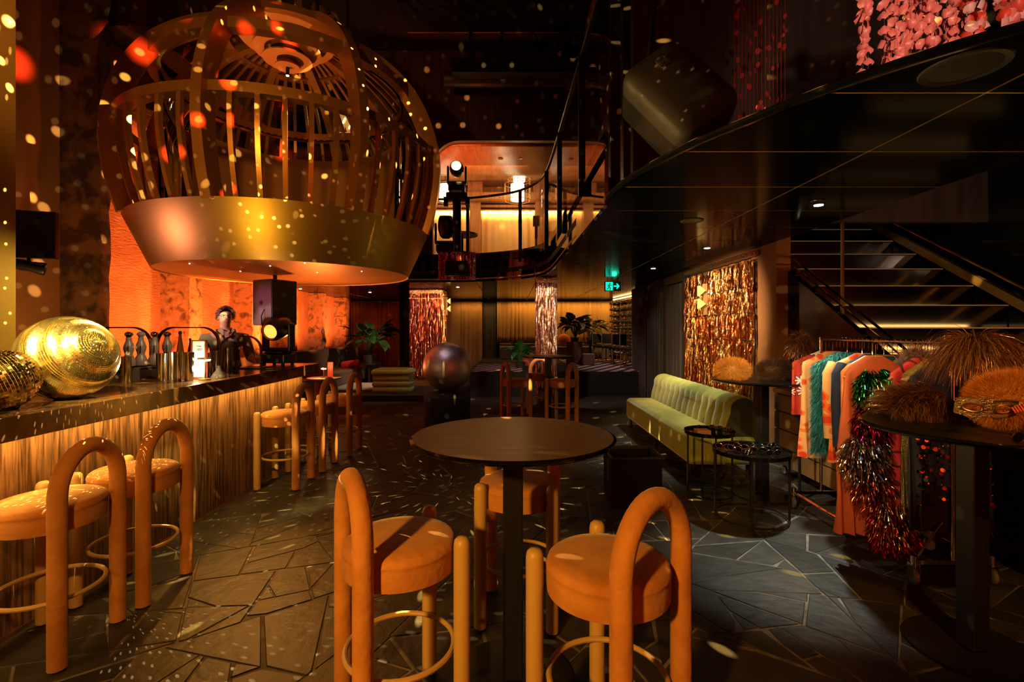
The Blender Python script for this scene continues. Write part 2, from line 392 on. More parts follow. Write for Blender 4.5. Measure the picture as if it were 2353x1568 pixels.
EDGE2 = [(.715, 3.74), (.76, 3.3), (.857, 2.95), (.98, 2.62), (1.12, 2.36), (1.30, 2.06), (1.50, 1.80), (1.72, 1.60), (2.05, 1.38), (2.5, 1.16), (3.0, 1.0)]
ZC = 2.5
# ------------------------------------------------------------------ floor of crazy paving
fl = MB(); fl.b2(-6.2, 7.2, -4.2, 17.2, -.12, -.0045)
floor = setting(fl.build('floor', grout, smooth=False), 'crazy paved dark slate floor with pale joints')
rg = random.Random(11)
def area2(p): return .5*sum(p[i][0]*p[(i+1) % len(p)][1]-p[(i+1) % len(p)][0]*p[i][1] for i in range(len(p)))
def cut(poly, q, nrm):
    A = []; B = []; n = len(poly)
    for i in range(n):
        a = poly[i]; b = poly[(i+1) % n]
        da = (a[0]-q[0])*nrm[0]+(a[1]-q[1])*nrm[1]; db = (b[0]-q[0])*nrm[0]+(b[1]-q[1])*nrm[1]
        (A if da >= 0 else B).append(a)
        if da*db < 0:
            t = da/(da-db); x = (a[0]+(b[0]-a[0])*t, a[1]+(b[1]-a[1])*t); A.append(x); B.append(x)
    return A, B
def crack(poly, out, depth=0):
    ar = abs(area2(poly))
    cx = sum(p[0] for p in poly)/len(poly); cyy = sum(p[1] for p in poly)/len(poly)
    nz = noise.noise(Vector((cx*.8, cyy*.8, 3.3)))
    if ar < (.115+.1*nz)*rg.uniform(.35, 1.9) or (depth > 2 and ar < .035): out.append(poly); return
    # longest direction, then a cut roughly across it
    best = max(((poly[i][0]-poly[j][0])**2+(poly[i][1]-poly[j][1])**2, i, j) for i in range(len(poly)) for j in range(i))
    dx = poly[best[1]][0]-poly[best[2]][0]; dy = poly[best[1]][1]-poly[best[2]][1]
    a = atan2(dy, dx)+rg.gauss(0, .6)
    A, B = cut(poly, (cx+rg.uniform(-.2, .2)*dx, cyy+rg.uniform(-.2, .2)*dy), (cos(a), sin(a)))
    if len(A) < 3 or len(B) < 3: out.append(poly); return
    crack(A, out, depth+1); crack(B, out, depth+1)
polys = []; crack([(-2.46, .55), (4.6, .55), (4.6, 8.6), (-2.46, 8.6)], polys)
chips = []
for pl in list(polys):
    if rg.random() > .5 or len(pl) < 3: continue
    i = rg.randrange(len(pl)); a, b, c_ = Vector(pl[i-1]), Vector(pl[i]), Vector(pl[(i+1) % len(pl)])
    f1, f2 = rg.uniform(.18, .5), rg.uniform(.18, .5); u, w_ = b+(a-b)*f1, b+(c_-b)*f2
    k = polys.index(pl); polys[k] = pl[:i]+[tuple(u), tuple(w_)]+pl[i+1:]; chips.append([tuple(u), tuple(b), tuple(w_)])
polys += chips
def inset(poly, g):
    n = len(poly)
    if area2(poly) < 0: poly = poly[::-1]
    out = []
    for i in range(n):
        a = Vector(poly[i-1]); b = Vector(poly[i]); c_ = Vector(poly[(i+1) % n])
        if (b-a).length < 1e-4 or (c_-b).length < 1e-4: continue
        u = (b-a).normalized(); w = (c_-b).normalized(); n1 = Vector((-u.y, u.x)); n2 = Vector((-w.y, w.x)); s_ = n1+n2
        if s_.length < .3: s_ = n1
        k = g/max(.35, s_.normalized().dot(n1)); out.append(tuple(b+s_.normalized()*min(k, g*2.2)))
    return out
stones = []
for pl in polys:
    g = rg.uniform(.002, .0075); q = inset(pl, g)
    if len(q) < 3 or abs(area2(q)) < .002: continue
    cx = sum(p[0] for p in q)/len(q); cyy = sum(p[1] for p in q)/len(q)
    q = [(p[0]+rg.uniform(-.007, .007), p[1]+rg.uniform(-.007, .007)) for p in q]
    vis = abs(area2(q))*(F/max(cyy, .9))**2*(1.5/max(cyy, .9))
    if cyy < 1.1 or abs(cx)/max(cyy, .1) > 1.12: vis *= .05
    stones.append((vis, q, cx, cyy))
stones.sort(key=lambda s: -s[0])
rest = MB()
for i, (vis, q, cx, cyy) in enumerate(stones):
    m_ = MB() if i < 298 else rest
    h = rg.uniform(-.0015, .0008); tl = (rg.uniform(-.003, .003), rg.uniform(-.003, .003)); q2 = inset(q, .004)
    ox, oy = (cx, cyy) if i < 298 else (0, 0)
    zt = lambda p: min(.001, h+tl[0]*(p[0]-cx)+tl[1]*(p[1]-cyy))
    if len(q2) != len(q): q2 = [(cx+(p[0]-cx)*.985, cyy+(p[1]-cyy)*.985) for p in q]
    if area2(q) < 0: q = q[::-1]
    if area2(q2) < 0: q2 = q2[::-1]
    n = len(q); vv = [(p[0]-ox, p[1]-oy, -.012) for p in q]+[(p[0]-ox, p[1]-oy, zt(p)-.003) for p in q]+[(p[0]-ox, p[1]-oy, zt(p)) for p in q2]
    fs = [(k, (k+1) % n, n+(k+1) % n, n+k) for k in range(n)]+[(n+k, n+(k+1) % n, 2*n+(k+1) % n, 2*n+k) for k in range(n)]+[tuple(range(2*n, 3*n))]
    m_.add(vv, fs)
    if i < 298:
        o = m_.build('stone', slate, floor, smooth=False); o.location = (cx, cyy, 0)
stuff(rest.build('far_stones', slate, floor, smooth=False))
cp = MB(); cp.b2(-5.5, 4.6, 8.6, 17, -.01, .001); cp.build('dark_carpet', carpet, floor, smooth=False)
# ------------------------------------------------------------------ mezzanine ceiling: black gloss panels over brass inlay
outline = EDGE+EDGE2[1:]+[(3.0, 11.8), (5.2, 11.8), (5.2, 16.6), (-5.5, 16.6)]
cm = MB(); cm.prism(outline, ZC+.001, ZC+.03)
ceiling = setting(cm.build('ceiling', brass, smooth=False), 'low black panelled ceiling with thin brass lines under the balcony')
def clipbox(poly, x0, x1, y0, y1):
    for ax, val, sg in ((0, x0, 1), (0, x1, -1), (1, y0, 1), (1, y1, -1)):
        out = []; n = len(poly)
        for i in range(n):
            a = poly[i]; b = poly[(i+1) % n]; da = sg*(a[ax]-val); db = sg*(b[ax]-val)
            if da >= 0: out.append(a)
            if da*db < 0:
                t = da/(da-db); out.append((a[0]+(b[0]-a[0])*t, a[1]+(b[1]-a[1])*t))
        poly = out
        if len(poly) < 3: return []
    return poly
gx = [-5.5, -4.5, -3.25, -2.0, -.75, .5, 2.0, 3.0, 4.2, 5.2]; gy = [1.0, 1.375]+[2.05+.675*k for k in range(0, 22)]+[16.6]
for i in range(len(gx)-1):
    for j in range(len(gy)-1):
        q = clipbox(outline, gx[i]+.008, gx[i+1]-.008, gy[j]+.007, gy[j+1]-.007)
        if len(q) < 3 or abs(area2(q)) < .01: continue
        m_ = MB(); m_.prism(q, ZC-.001, ZC+.012); m_.build('ceiling_panel', ceilgloss, ceiling, smooth=False)
# fascia of the balcony: a bent black mirror, then a thin polished nose
def wallstrip(pts, z0, z1, th=.03):
    m_ = MB(); n = len(pts); vv = []
    for i in range(n):
        a = Vector(pts[max(i-1, 0)]); b = Vector(pts[min(i+1, n-1)]); t = (b-a).normalized(); nn = Vector((-t.y, t.x))*th; p = Vector(pts[i])
        vv += [(p.x, p.y, z0), (p.x, p.y, z1), (p.x+nn.x, p.y+nn.y, z1), (p.x+nn.x, p.y+nn.y, z0)]
    fs = []
    for i in range(n-1):
        for k in range(4): fs.append((i*4+k, i*4+(k+1) % 4, (i+1)*4+(k+1) % 4, (i+1)*4+k))
    fs += [(0, 3, 2, 1), tuple((n-1)*4+k for k in range(4))]
    return m_.add(vv, fs)
def dense(pts, n=6):
    out = []
    for i in range(len(pts)-1):
        p0 = Vector(pts[max(i-1, 0)]); p1 = Vector(pts[i]); p2 = Vector(pts[i+1]); p3 = Vector(pts[min(i+2, len(pts)-1)])
        for k in range(n):
            t = k/n; out.append(tuple(.5*((2*p1)+(p2-p0)*t+(2*p0-5*p1+4*p2-p3)*t*t+(3*p1-p0-3*p2+p3)*t**3)))
    out.append(tuple(pts[-1])); return out
ED = dense(EDGE, 5)
fa = wallstrip(ED, ZC-.04, 3.03)
setting(fa.build('trim_1', blackmirror, angle=60, fix=True), 'black mirrored fascia curving along the balcony edge')
E2 = dense(EDGE2, 5)
no = MB(); off = []
for i, p in enumerate(E2):
    a = Vector(E2[max(i-1, 0)]); b = Vector(E2[min(i+1, len(E2)-1)]); t = (b-a).normalized(); off.append(Vector((t.y, -t.x)))
rows = []
for k in range(6):
    a = -pi/2+pi*k/5; rows.append([(p[0]-off[i].x*.0+off[i].x*(.03*cos(a)-.02), p[1]+off[i].y*(.03*cos(a)-.02), ZC+.012+.018*sin(a)) for i, p in enumerate(E2)])
no.sheet(rows); setting(no.build('trim_2', blackgloss, solid=.006), 'black polished rounded nose of the balcony edge')
bf = MB(); bf.prism(EDGE+[(.9, 4.0), (1.15, 3.35), (1.5, 2.85), (1.9, 2.4), (2.4, 2.05), (3.0, 1.9)]+[(3.0, 3.3), (2.4, 5.0), (2.4, 9.8), (2.4, 13.2), (-5.5, 13.2)], 2.62, 2.70)
setting(bf.build('trim_3', blackmatte, smooth=False), 'dark balcony deck above the panelled ceiling')
# ------------------------------------------------------------------ big walls
wl = MB(); wl.b2(-5.75, -5.5, 3.0, 16.9, 0, 7.4)
wall_left = setting(wl.build('wall_left', plaster, smooth=False), 'rough orange lit plaster wall behind the bar')
for k, (y0, dep, wid, mm) in enumerate(((5.9, .48, .17, darkconc), (7.6, .45, .28, rough_conc), (9.6, .36, .3, rough_conc), (11.35, .36, .3, rough_conc), (13.1, .36, .3, rough_conc), (15.0, .36, .3, rough_conc))):
    m_ = MB(); zs = 26; rr = random.Random(k); rows = []
    for i in range(zs+1):
        z = 7.0*i/zs if k < 2 else (4.3 if k < 3 else ZC-.01)*i/zs
        j = lambda: rr.uniform(-.018, .018)
        rows.append([(-5.52, y0-.01, z), (-5.5+dep*.5, y0+j(), z), (-5.5+dep+j(), y0+j(), z), (-5.5+dep+j()*.6, y0+wid*.5, z), (-5.5+dep+j(), y0+wid+j(), z), (-5.52, y0+wid, z)])
    m_.sheet(rows); m_.build('pilaster', mm, wall_left, smooth=True, angle=70, fix=False)
m_ = MB(); m_.b2(-5.52, -4.93, 6.3, 9.84, 4.22, 4.52); setting(m_.build('trim_4', plaster, smooth=False, bevel=.02), 'rough stone ledge running above the orange wall')
m_ = MB(); m_.b2(-5.52, -4.75, 6.3, 9.84, 5.45, 7.2); setting(m_.build('trim_5', wooddark, smooth=False), 'dark timber bulkhead above the stone ledge')
m_ = MB(); m_.b2(-5.6, -3.2, -2, 3.13, 0, 7.2); setting(m_.build('wall_front_left', goldwall, smooth=False), 'gold coloured return wall beside the bar end')
m_ = MB(); m_.b2(-5.55, -5.49, 3.1, 5.9, 0, 7.2); setting(m_.build('wall_recess', tanwall, smooth=False), 'plain tan recess wall between gold return and dark pillar')
m_ = MB(); m_.b2(-5.7, 5.4, 16.6, 16.8, 0, 7); setting(m_.build('wall_back', darkwall, smooth=False), 'dark back wall of the lounge')
m_ = MB(); m_.b2(-6.2, 7, -4.2, -4.0, 0, 7.2); wf = setting(m_.build('wall_front', plaster, smooth=False), 'plaster wall facing the bar room from behind')
m_ = MB(); m_.b2(3.0, 3.16, 5.5, 11.8, 0, 2.62); setting(m_.build('wall_right', tanwall, smooth=False), 'tan wall behind the tinsel curtain and couch')
m_ = MB(); m_.b2(3.16, 5.4, 11.64, 11.8, 0, 2.49); m_.b2(5.22, 5.4, 11.8, 16.6, 0, 2.49); setting(m_.build('wall_alcove', darkwall, smooth=False), 'dark wall closing the far dining alcove')
m_ = MB(); m_.b2(5.3, 5.5, -4, 12, 0, 7.2); setting(m_.build('wall_far_right', blackgloss, smooth=False), 'black gloss wall beyond the stairs')
# brown panelling above the balcony, seen past the petal curtain
m_ = MB(); m_.b2(1.35, 5.3, 5.4, 5.5, 2.7, 7.2); setting(m_.build('wall_upper', mat('brown_panelling', (.055, .035, .02), .6, col2=(.03, .02, .012), scale=2, stretch=(6, 1, .4), world=True), smooth=False), 'dark brown panelled wall above the balcony')
m_ = MB(); m_.b2(1.75, 1.9, 5.5, 13.2, 2.7, 7.2); setting(m_.build('wall_upper_side', wooddark, smooth=False), 'dark timber wall at the side of the balcony room')
for k, (x0, x1) in enumerate(((1.02, 1.12), (1.22, 1.30))):
    m_ = MB(); m_.b2(x0, x1, 5.0+.3*k, 5.12+.3*k, 2.7, 7.2); setting(m_.build('trim_%d' % (6+k), blackmetal, smooth=False), 'slim black steel post %s on the balcony' % ('nearer the rail', 'beside the timber wall')[k])
# void ceiling
m_ = MB(); m_.b2(-6, 5.4, -4.2, 13.4, 7.2, 7.4); cu = setting(m_.build('ceiling_upper', blackmatte, smooth=False), 'black ceiling of the double height void')
m_ = MB(); m_.b2(-1.9, 1.32, 5.6, 8.85, 6.93, 7.0); m_.build('acoustic_panel', mat('acoustic_black', (.006, .006, .006), .95), cu, smooth=False)
m_ = MB(); m_.b2(1.32, 1.36, 4.2, 8.9, 6.9, 7.02); m_.b2(-1.9, 1.36, 8.85, 8.88, 6.93, 7.02); m_.build('panel_edge', mat('red_brown_edge', (.45, .09, .03), .5), cu, smooth=False)
# upper back wall with a wide opening into the balcony room
ub = MB(); Zt = 5.36
op = [(-5.5, 2.62), (-1.62, 2.62), (-1.62, Zt-.55)]+[(-1.07+.55*cos(a), Zt-.55+.55*sin(a)) for a in [pi-pi/2*k/8 for k in range(1, 9)]]+[(1.8, Zt), (1.8, 7.2), (-5.5, 7.2)]
ub.prism3([(x, 9.9, z) for x, z in op], (0, .16, 0)); setting(ub.build('wall_upper_back', wooddark, smooth=False), 'dark timber wall above the lit balcony opening')
# soffit of the opening: warm wood shell
rows = []
for yy in [10.06+.16*k for k in range(0, 14)]:
    s_ = (yy-10.06)/2.1
    rows.append([(-1.62-.7*s_, yy, 3.6)]+[(-1.62-.7*s_, yy, Zt-.55)]+[(-1.07-.7*s_+.55*cos(a), yy, Zt-.55+.55*sin(a)) for a in [pi-pi/2*k/8 for k in range(1, 9)]]+[(1.8, yy, Zt)])
sf = MB(); sf.sheet(rows); setting(sf.build('trim_8', woodwarm, solid=.02, angle=60), 'warm timber lining arched over the balcony opening')
for k, (x, y) in enumerate(((-.25, 10.9), (.2, 10.9))):
    m_ = MB(); m_.cyl((x, y, 0), .06-.02*k, Zt-.022, Zt-.008, 16); tag(m_.build('ceiling_disc', mat('brown_disc%d' % k, (.12, .06, .03), .5)), ('wider brown ceiling disc in the timber soffit', 'smaller brown ceiling disc in the timber soffit')[k], 'ceiling disc', 'discs in the timber soffit')
m_ = MB(); m_.b2(-3, 4.5, 12.25, 17, 5.5, 5.7); setting(m_.build('ceiling_balcony', woodwarm, smooth=False), 'timber ceiling of the balcony room')
m_ = MB(); m_.b2(-3.2, 2.3, 13.6, 13.75, 2.6, 5.6); setting(m_.build('wall_balcony_back', woodwarm, smooth=False), 'warm wood back wall of the balcony room')
for k, x in enumerate((-.99, .78)):
    m_ = MB(); m_.b2(x-.14, x+.14, 13.2, 13.6, 2.7, 5.6); m_.b2(x-.2, x+.2, 13.1, 13.6, 5.0, 5.5); setting(m_.build('trim_%d' % (9+k), woodwarm, smooth=False), 'wooden pier %s in the balcony room' % ('between the lanterns', 'by the balustrade corner')[k])
m_ = MB(); m_.b2(-3, 1.9, 12.9, 13.6, 4.98, 5.16); setting(m_.build('trim_11', woodwarm, smooth=False), 'wood beam across the balcony room')
m_ = MB(); m_.b2(-3, 1.9, 13.3, 13.55, 4.86, 4.93); m_.b2(-3, 1.9, 13.3, 13.55, 4.78, 4.80); setting(m_.build('trim_12', woodwarm, smooth=False), 'wood pelmet over the golden curtains')
for k, x in enumerate((-1.15, -.2, .55)):
    m_ = MB(); m_.b2(x-.28, x+.28, 13.56, 13.62, 5.0, 5.32); setting(m_.build('window_%d' % (k+1), mat('brown_panel%d' % k, (.10, .045, .02), .5), smooth=False), ('dark brown panel behind the lantern by the cage', 'dark brown panel behind the middle lantern', 'dark brown panel by the balustrade corner')[k])
strip_x('balcony_cove_light', -2.6, 1.7, 13.36, 4.77, 75, (1, .60, .20), .06, (0, .12, -1), 150)
area('balcony_fill', (-.4, 11.2, 5.2), (-.4, 12.6, 3.6), 34, (1, .48, .13), 1.6, .5)
spot('soffit_wash', (-1.0, 10.3, 3.4), (-1.4, 10.8, 5.3), 260, (1, .16, .03), 110, 1, .1)
for k, (x0, x1) in enumerate(((-2.7, -1.16), (-.84, .63), (.93, 1.7))):
    c_ = curtain((x0, 13.38), (x1, 13.38), 2.72, 4.78, .035, .22, seed=k+2)
    tag(c_.build('curtain', cur_gold, solid=.006, angle=80), ('golden pleated curtain lit from above behind the mast light', 'golden pleated curtain lit from above in the middle of the balcony room', 'narrow golden curtain beside the balustrade corner')[k], 'curtain', 'golden curtains in the balcony room')
# ------------------------------------------------------------------ the bar
bar = thing('bar_counter', 'long travertine bar counter with glowing strip under its top', 'bar counter', (-2.6, 3.2, 0))
def put(o, parent): o.parent = parent; o.matrix_parent_inverse = Matrix.Translation(-Vector(parent.location)); return o
m_ = MB(); m_.b2(-2.95, -2.30, .6, 5.80, .985, 1.10); put(m_.build('countertop', travtop, smooth=False, bevel=.004), bar)
ys = [.6, 1.9, 3.2, 4.5, 5.66]
for a, b in zip(ys[:-1], ys[1:]):
    m_ = MB(); m_.b2(-2.50, -2.447, a+.002, b-.002, .02, .985); put(m_.build('front_panel', travertine, smooth=False), bar)
m_ = MB(); m_.b2(-2.9, -2.5, .6, 5.66, 0, .98); put(m_.build('carcass', blackmatte, smooth=False), bar)
m_ = MB(); m_.b2(-2.449, -2.440, .6, 5.66, 0.001, .022); put(m_.build('kick_trim', brassb, smooth=False), bar)
m_ = MB(); m_.b2(-2.40, -2.385, .6, 5.66, .979, .984); put(m_.build('light_strip', led, smooth=False), bar)
ws = MB(); ws.b2(-3.35, -2.96, 3.15, 4.9, .82, .90); ws.b2(-3.33, -2.98, 3.15, 4.9, .001, .82)
wst = tag(ws.build('work_station', blackmetal, smooth=False, bevel=.005), 'dark low work station behind the bar counter', 'counter')
bs = MB(); bs.b2(-3.34, -3.0, 3.62, 4.7, .901, 1.20); bs.b2(-3.355, -2.985, 3.60, 4.72, 1.185, 1.20)
tag(bs.build('bottle_riser', mat('riser_brown', (.05, .028, .016), .5), smooth=False, bevel=.004), 'dark riser box carrying the tall ceramic bottles', 'riser')
# ------------------------------------------------------------------ bar stools
velvet = mat('ochre_velvet', (.58, .27, .075), .85, col2=(.40, .155, .036), scale=6, contrast=(.38, .72), sheen=.25, bump=.25, bscale=30, detail=6)
enamel = mat('sand_enamel', (.52, .36, .14), .42)
rubber = mat('black_foot', (.012, .011, .010), .6)
def make_stool(label, group):
    t = thing('bar_stool', label, 'stool', group=group)
    hs, dx = .18, .18          # half spacing of the legs; hoop at -x, straight legs at +x
    zt = .985; R_ = hs; pts = [(-dx, -hs, .012)]+[(-dx, -hs, z) for z in (.25, .5, .7, .76)]
    pts += [(-dx, -R_*cos(a), zt-.034-.20+.20*sin(a)) for a in [pi*k/20 for k in range(1, 20)]]
    pts += [(-dx, hs, z) for z in (.76, .7, .5, .25, .012)]
    m_ = MB(); m_.tube(pts, .036, 16); hoop_ = m_.build('back_hoop', velvet, t); par = [hoop_, hoop_]
    pr = [(0, .585)]+[(.205*k, .585) for k in (.9,)]+[(.212, .592), (.214, .62), (.214, .66), (.2135, .672), (.2155, .676), (.214, .681), (.21, .694), (.198, .704), (.15, .711), (.07, .714), (0, .715)]
    m_ = MB(); m_.lathe(pr, 44); m_.build('seat', velvet, t, angle=70)
    for s in (-1, 1):
        m_ = MB(); m_.lathe([(0, .012), (.031, .012), (.0315, .70), (.028, .718), (.018, .728), (0, .731)], 18, (dx, s*hs, 0)); par.append(m_.build('leg', enamel, t))
    m_ = MB(); m_.tube([(.205*cos(a), .205*sin(a), .285) for a in [2*pi*k/40 for k in range(40)]], .0105, 8, closed=True); m_.build('foot_ring', enamel, t)
    for k, (x, y) in enumerate(((-dx, -hs), (-dx, hs), (dx, -hs), (dx, hs))):
        m_ = MB(); m_.cyl((x, y, 0), .026, 0.001, .013, 12); m_.build('foot', rubber, par[k])
    return t
G1, G2, G3 = 'velvet stools along the bar', 'velvet stools around the near table', 'velvet stools around the far table'
st = make_stool('ochre hoop back stool at the bar below the mirror balls, nearest the camera', G1)
st.location = (-2.19, 2.30, 0); st.rotation_euler = (0, 0, radians(184))
STOOLS = [(-2.175, 2.80, 181, 'ochre hoop back stool at the bar, second from the gold return wall', G1), (-2.20, 4.71, 181, 'ochre hoop back stool at the bar, nearest of the far three', G1),
          (-2.17, 5.28, 180, 'ochre hoop back stool at the bar, middle of the far three', G1), (-2.10, 5.92, 180, 'ochre hoop back stool past the end of the bar counter', G1),
          (-.43, 1.875, 29, 'ochre hoop back stool left of the round dark table, hoop nearly edge on', G2), (.335, 1.70, 133, 'ochre hoop back stool at front right of the round table, hoop arching over seat', G2),
          (.04, 2.59, 264, 'ochre stool tucked behind the black pedestal of the near round table', G2),
          (.07, 7.85, 18, 'orange stool left of the far high table before the tinsel column', G3), (.80, 7.75, 150, 'orange stool right of the far high table before the tinsel column', G3), (.50, 8.80, 262, 'orange stool behind the far high table', G3)]
for x, y, a, lab, g in STOOLS: copy_tree(st, (x, y, 0), radians(a), lab, g)
# ------------------------------------------------------------------ round high tables
topwood = mat('stained_table_top', (.13, .075, .020), .40, col2=(.08, .043, .012), scale=3, stretch=(1.2, 9, 1), spec=.3)
def make_table(label, group):
    t = thing('high_table', label, 'table', group=group)
    m_ = MB(); m_.lathe([(0, 1.022), (.40, 1.022), (.428, 1.03), (.436, 1.038), (.436, 1.046), (.424, 1.0495)], 72); m_.build('table_edge', blackgloss, t)
    m_ = MB(); m_.lathe([(.424, 1.0495), (.418, 1.0502), (0, 1.0502)], 72); m_.build('table_top', topwood, t, smooth=False)
    m_ = MB(); m_.box((0, 0, .52), (.085, .085, 1.005)); m_.build('pedestal', blackmetal, t, smooth=False, bevel=.006)
    m_ = MB(); m_.cyl((0, 0, 0), .26, .001, .012, 48); m_.build('base_plate', blackmetal, t)
    return t
G4 = 'round black high tables'
tb = make_table('round dark wood high table in the middle foreground', G4); tb.location = (.005, 2.085, 0)
copy_tree(tb, (.62, 8.35, 0), .4, 'round dark high table standing before the narrow tinsel column')
wt1 = copy_tree(tb, (2.28, 4.42, 0), .2, 'round black high table with two curly wigs by the couch')
wt2 = copy_tree(tb, (2.155, 2.27, 0), .1, 'round black high table with wigs and a glitter mask by the clothes rack')
for w_ in (wt1, wt2):
    for ch in w_.children:
        if ch.name.startswith('table_top'): ch.data = ch.data.copy(); ch.data.materials[0] = mat('black_table_top', (.008, .008, .007), .32, spec=.4)
# ------------------------------------------------------------------ mirror balls
tilegold = mat('gold_mirror_tile', (.98, .80, .38), .27, metal=1, island=.12)
tiledark = mat('bronze_mirror_tile', (.80, .55, .26), .16, metal=1, island=.6)
tilepale = mat('lilac_mirror_tile', (.62, .52, .56), .42, metal=1, island=.10)
groutdark = mat('ball_core', (.70, .48, .12), .5, metal=.5)
def mirror_ball(name, label, c, r, axis, tile, tmat, cmat, jit, seed, gap=.10, group=None, swirl=0):
    t = thing(name, label, 'mirror ball', (c[0], c[1], c[2]-r), 0, group)
    Rm = Vector(axis).to_track_quat('Z', 'Y').to_matrix(); cc = Vector((0, 0, r))
    m_ = MB(); m_.ell(cc, r*.985, r*.985, r*.985, 48, 30, Rm); m_.build('core', cmat, t)
    rg = random.Random(seed); q = MB(); nr = int(pi*r/tile)
    for i in range(nr):
        t0 = pi*(i+gap/2)/nr; t1 = pi*(i+1-gap/2)/nr; tm = (t0+t1)/2; n = max(3, int(2*pi*r*sin(tm)/tile))
        for k in range(n):
            a0 = 2*pi*(k+gap/2)/n; a1 = 2*pi*(k+1-gap/2)/n
            tx, ty = rg.gauss(0, jit)+swirl*sin(13*tm-(a0+a1)/2+.6), rg.gauss(0, jit)  # swirl tilts the tiles to shape spiral bands of reflected light
            pc = Vector((sin(tm)*cos((a0+a1)/2), sin(tm)*sin((a0+a1)/2), cos(tm))); vv = []
            for tt, aa, sx, sy in ((t0, a0, -1, -1), (t1, a0, 1, -1), (t1, a1, 1, 1), (t0, a1, -1, 1)):
                d = Vector((sin(tt)*cos(aa), sin(tt)*sin(aa), cos(tt))); d = d/d.dot(pc)
                vv.append(cc+Rm @ (d*(r*(1.0))+pc*(sx*tx+sy*ty)*tile*.5))
            q.add(vv, [(0, 1, 2, 3)])
    stuff(q.build('mirror_tiles', tmat, t, smooth=False))
    rb = MB(); rb.lathe([(.045, .0), (.06, .0), (.066, .008), (.06, .016), (.05, .014)], 24); rb.build('ring_stand', blackmetal, t)
    return t
b1 = P(172, 828, 2.80); mirror_ball('mirror_ball', 'large gold mirror ball glowing on the bar counter', (b1.x-.04, 2.80, 1.10+.238), .238, (.90, -.145, .40), .0115, tilegold, groutdark, .03, 1, group='mirror balls on the bar', swirl=.30)
mirror_ball('mirror_ball', 'small bronze mirror ball in front of the large gold one', (-2.535, 2.41, 1.10+.150), .150, (-.1, -.3, .9), .0135, tiledark, groutdark, .10, 2, group='mirror balls on the bar')
b3 = P(1028, 840, 6.3); mirror_ball('mirror_ball', 'big lilac grey mirror ball resting on a dark drum', (b3.x, 6.3, b3.z-.02), .315, (.25, -.45, .85), .016, tilepale, mat('lilac_core', (.25, .21, .24), .5, metal=.6), .01, 3)
zb = b3.z-.02-.315
dm = MB(); dm.lathe([(0, 0.001), (.27, .001), (.30, .05), (.30, zb-.06), (.26, zb-.02), (.12, zb+.004), (.10, zb-.01), (0, zb-.01)], 40, (b3.x, 6.3, 0)); tag(dm.build('drum_pedestal', blackmatte), 'dark round drum under the lilac mirror ball', 'pedestal')
# ------------------------------------------------------------------ bottles, tins, sign and lamp on the bar
ceramic = mat('grey_ceramic', (.30, .23, .17), .35, col2=(.22, .17, .12), scale=3)
chrome = mat('chrome', (.75, .70, .62), .08, metal=1)
steel = mat('brushed_steel', (.62, .52, .40), .16, metal=1)
ink = mat('dark_ink', (.02, .016, .014), .6)
def bell_bottle(loc, label, capm, sc=1.0):
    t = thing('ceramic_bottle', label, 'bottle', loc, 0, 'tall bottles on the riser')
    s = sc; m_ = MB(); m_.lathe([(0, 0), (.050*s, 0), (.054*s, .012*s), (.052*s, .05*s), (.040*s, .085*s), (.030*s, .105*s), (.033*s, .125*s), (.041*s, .150*s), (.043*s, .175*s), (.038*s, .20*s), (.028*s, .225*s), (.022*s, .245*s), (.024*s, .262*s), (.018*s, .268*s), (0, .268*s)], 28)
    m_.build('bottle_body', ceramic, t)
    m_ = MB(); m_.lathe([(0, .262*s), (.016*s, .262*s), (.024*s, .280*s), (.034*s, .291*s), (.035*s, .298*s), (.030*s, .311*s), (.016*s, .321*s), (0, .323*s)], 24); m_.build('stopper', capm, t)
    m_ = MB(); m_.tube([(.028*cos(a)*s*.6-0, -.043*s, .163*s+.016*s*sin(a)) for a in [2*pi*k/14 for k in range(14)]], .0016, 5, closed=True); m_.build('emblem', ink, t)
    m_ = MB(); m_.b2(.020*s, .026*s, -.040*s, -.034*s, .12*s, .19*s); m_.build('side_stripe', ink, t, smooth=False)
    return t
zr = 1.20
for k, (px, Y, cap, lab) in enumerate(((296, 4.0, chrome, 'grey bell bottle with silver stopper nearest the gold mirror ball'), (324, 4.08, ceramic, 'bell bottle with plain ceramic stopper between silver topped ones'), (355, 4.16, chrome, 'grey bell bottle with silver stopper third along the riser'), (384, 4.30, chrome, 'grey bell bottle with silver stopper beside the slim amber bottle'))):
    p = P(px, 800, Y); bell_bottle((p.x, Y, zr), lab, cap, .88)
amber_gl = mat('amber_glass', (.35, .09, .02), .08, coat=.5)
def slim_bottle(loc, label, h, m1):
    t = thing('slim_bottle', label, 'bottle', loc, 0); k = h/.32
    m_ = MB(); m_.lathe([(0, 0), (.034*k, 0), (.036*k, .01), (.035*k, .09*k), (.026*k, .17*k), (.014*k, .25*k), (.012*k, .29*k), (0, .29*k)], 22); m_.build('bottle_body', m1, t)
    m_ = MB(); m_.lathe([(0, .285*k), (.014*k, .285*k), (.016*k, .30*k), (.013*k, .315*k), (0, .32*k)], 16); m_.build('stopper', blackmetal, t)
p = P(414, 800, 4.45); slim_bottle((p.x, 4.45, zr-.0), 'slim amber bottle tapering to a dark stopper', .29, amber_gl)
p = P(437, 810, 4.62); slim_bottle((p.x, 4.62, zr), 'short red necked bottle hidden behind the menu frame', .22, amber_gl)
def tin(loc, label, r, h, mt=steel):
    t = thing('mixing_tin', label, 'tin', loc, 0, 'steel mixing tins on the bar')
    m_ = MB(); m_.lathe([(0, .004), (r*.80, .0), (r*.83, .004), (r, h-.004), (r*1.03, h), (r*.97, h), (r*.80, .008), (0, .008)], 28); m_.build('tin_wall', mt, t)
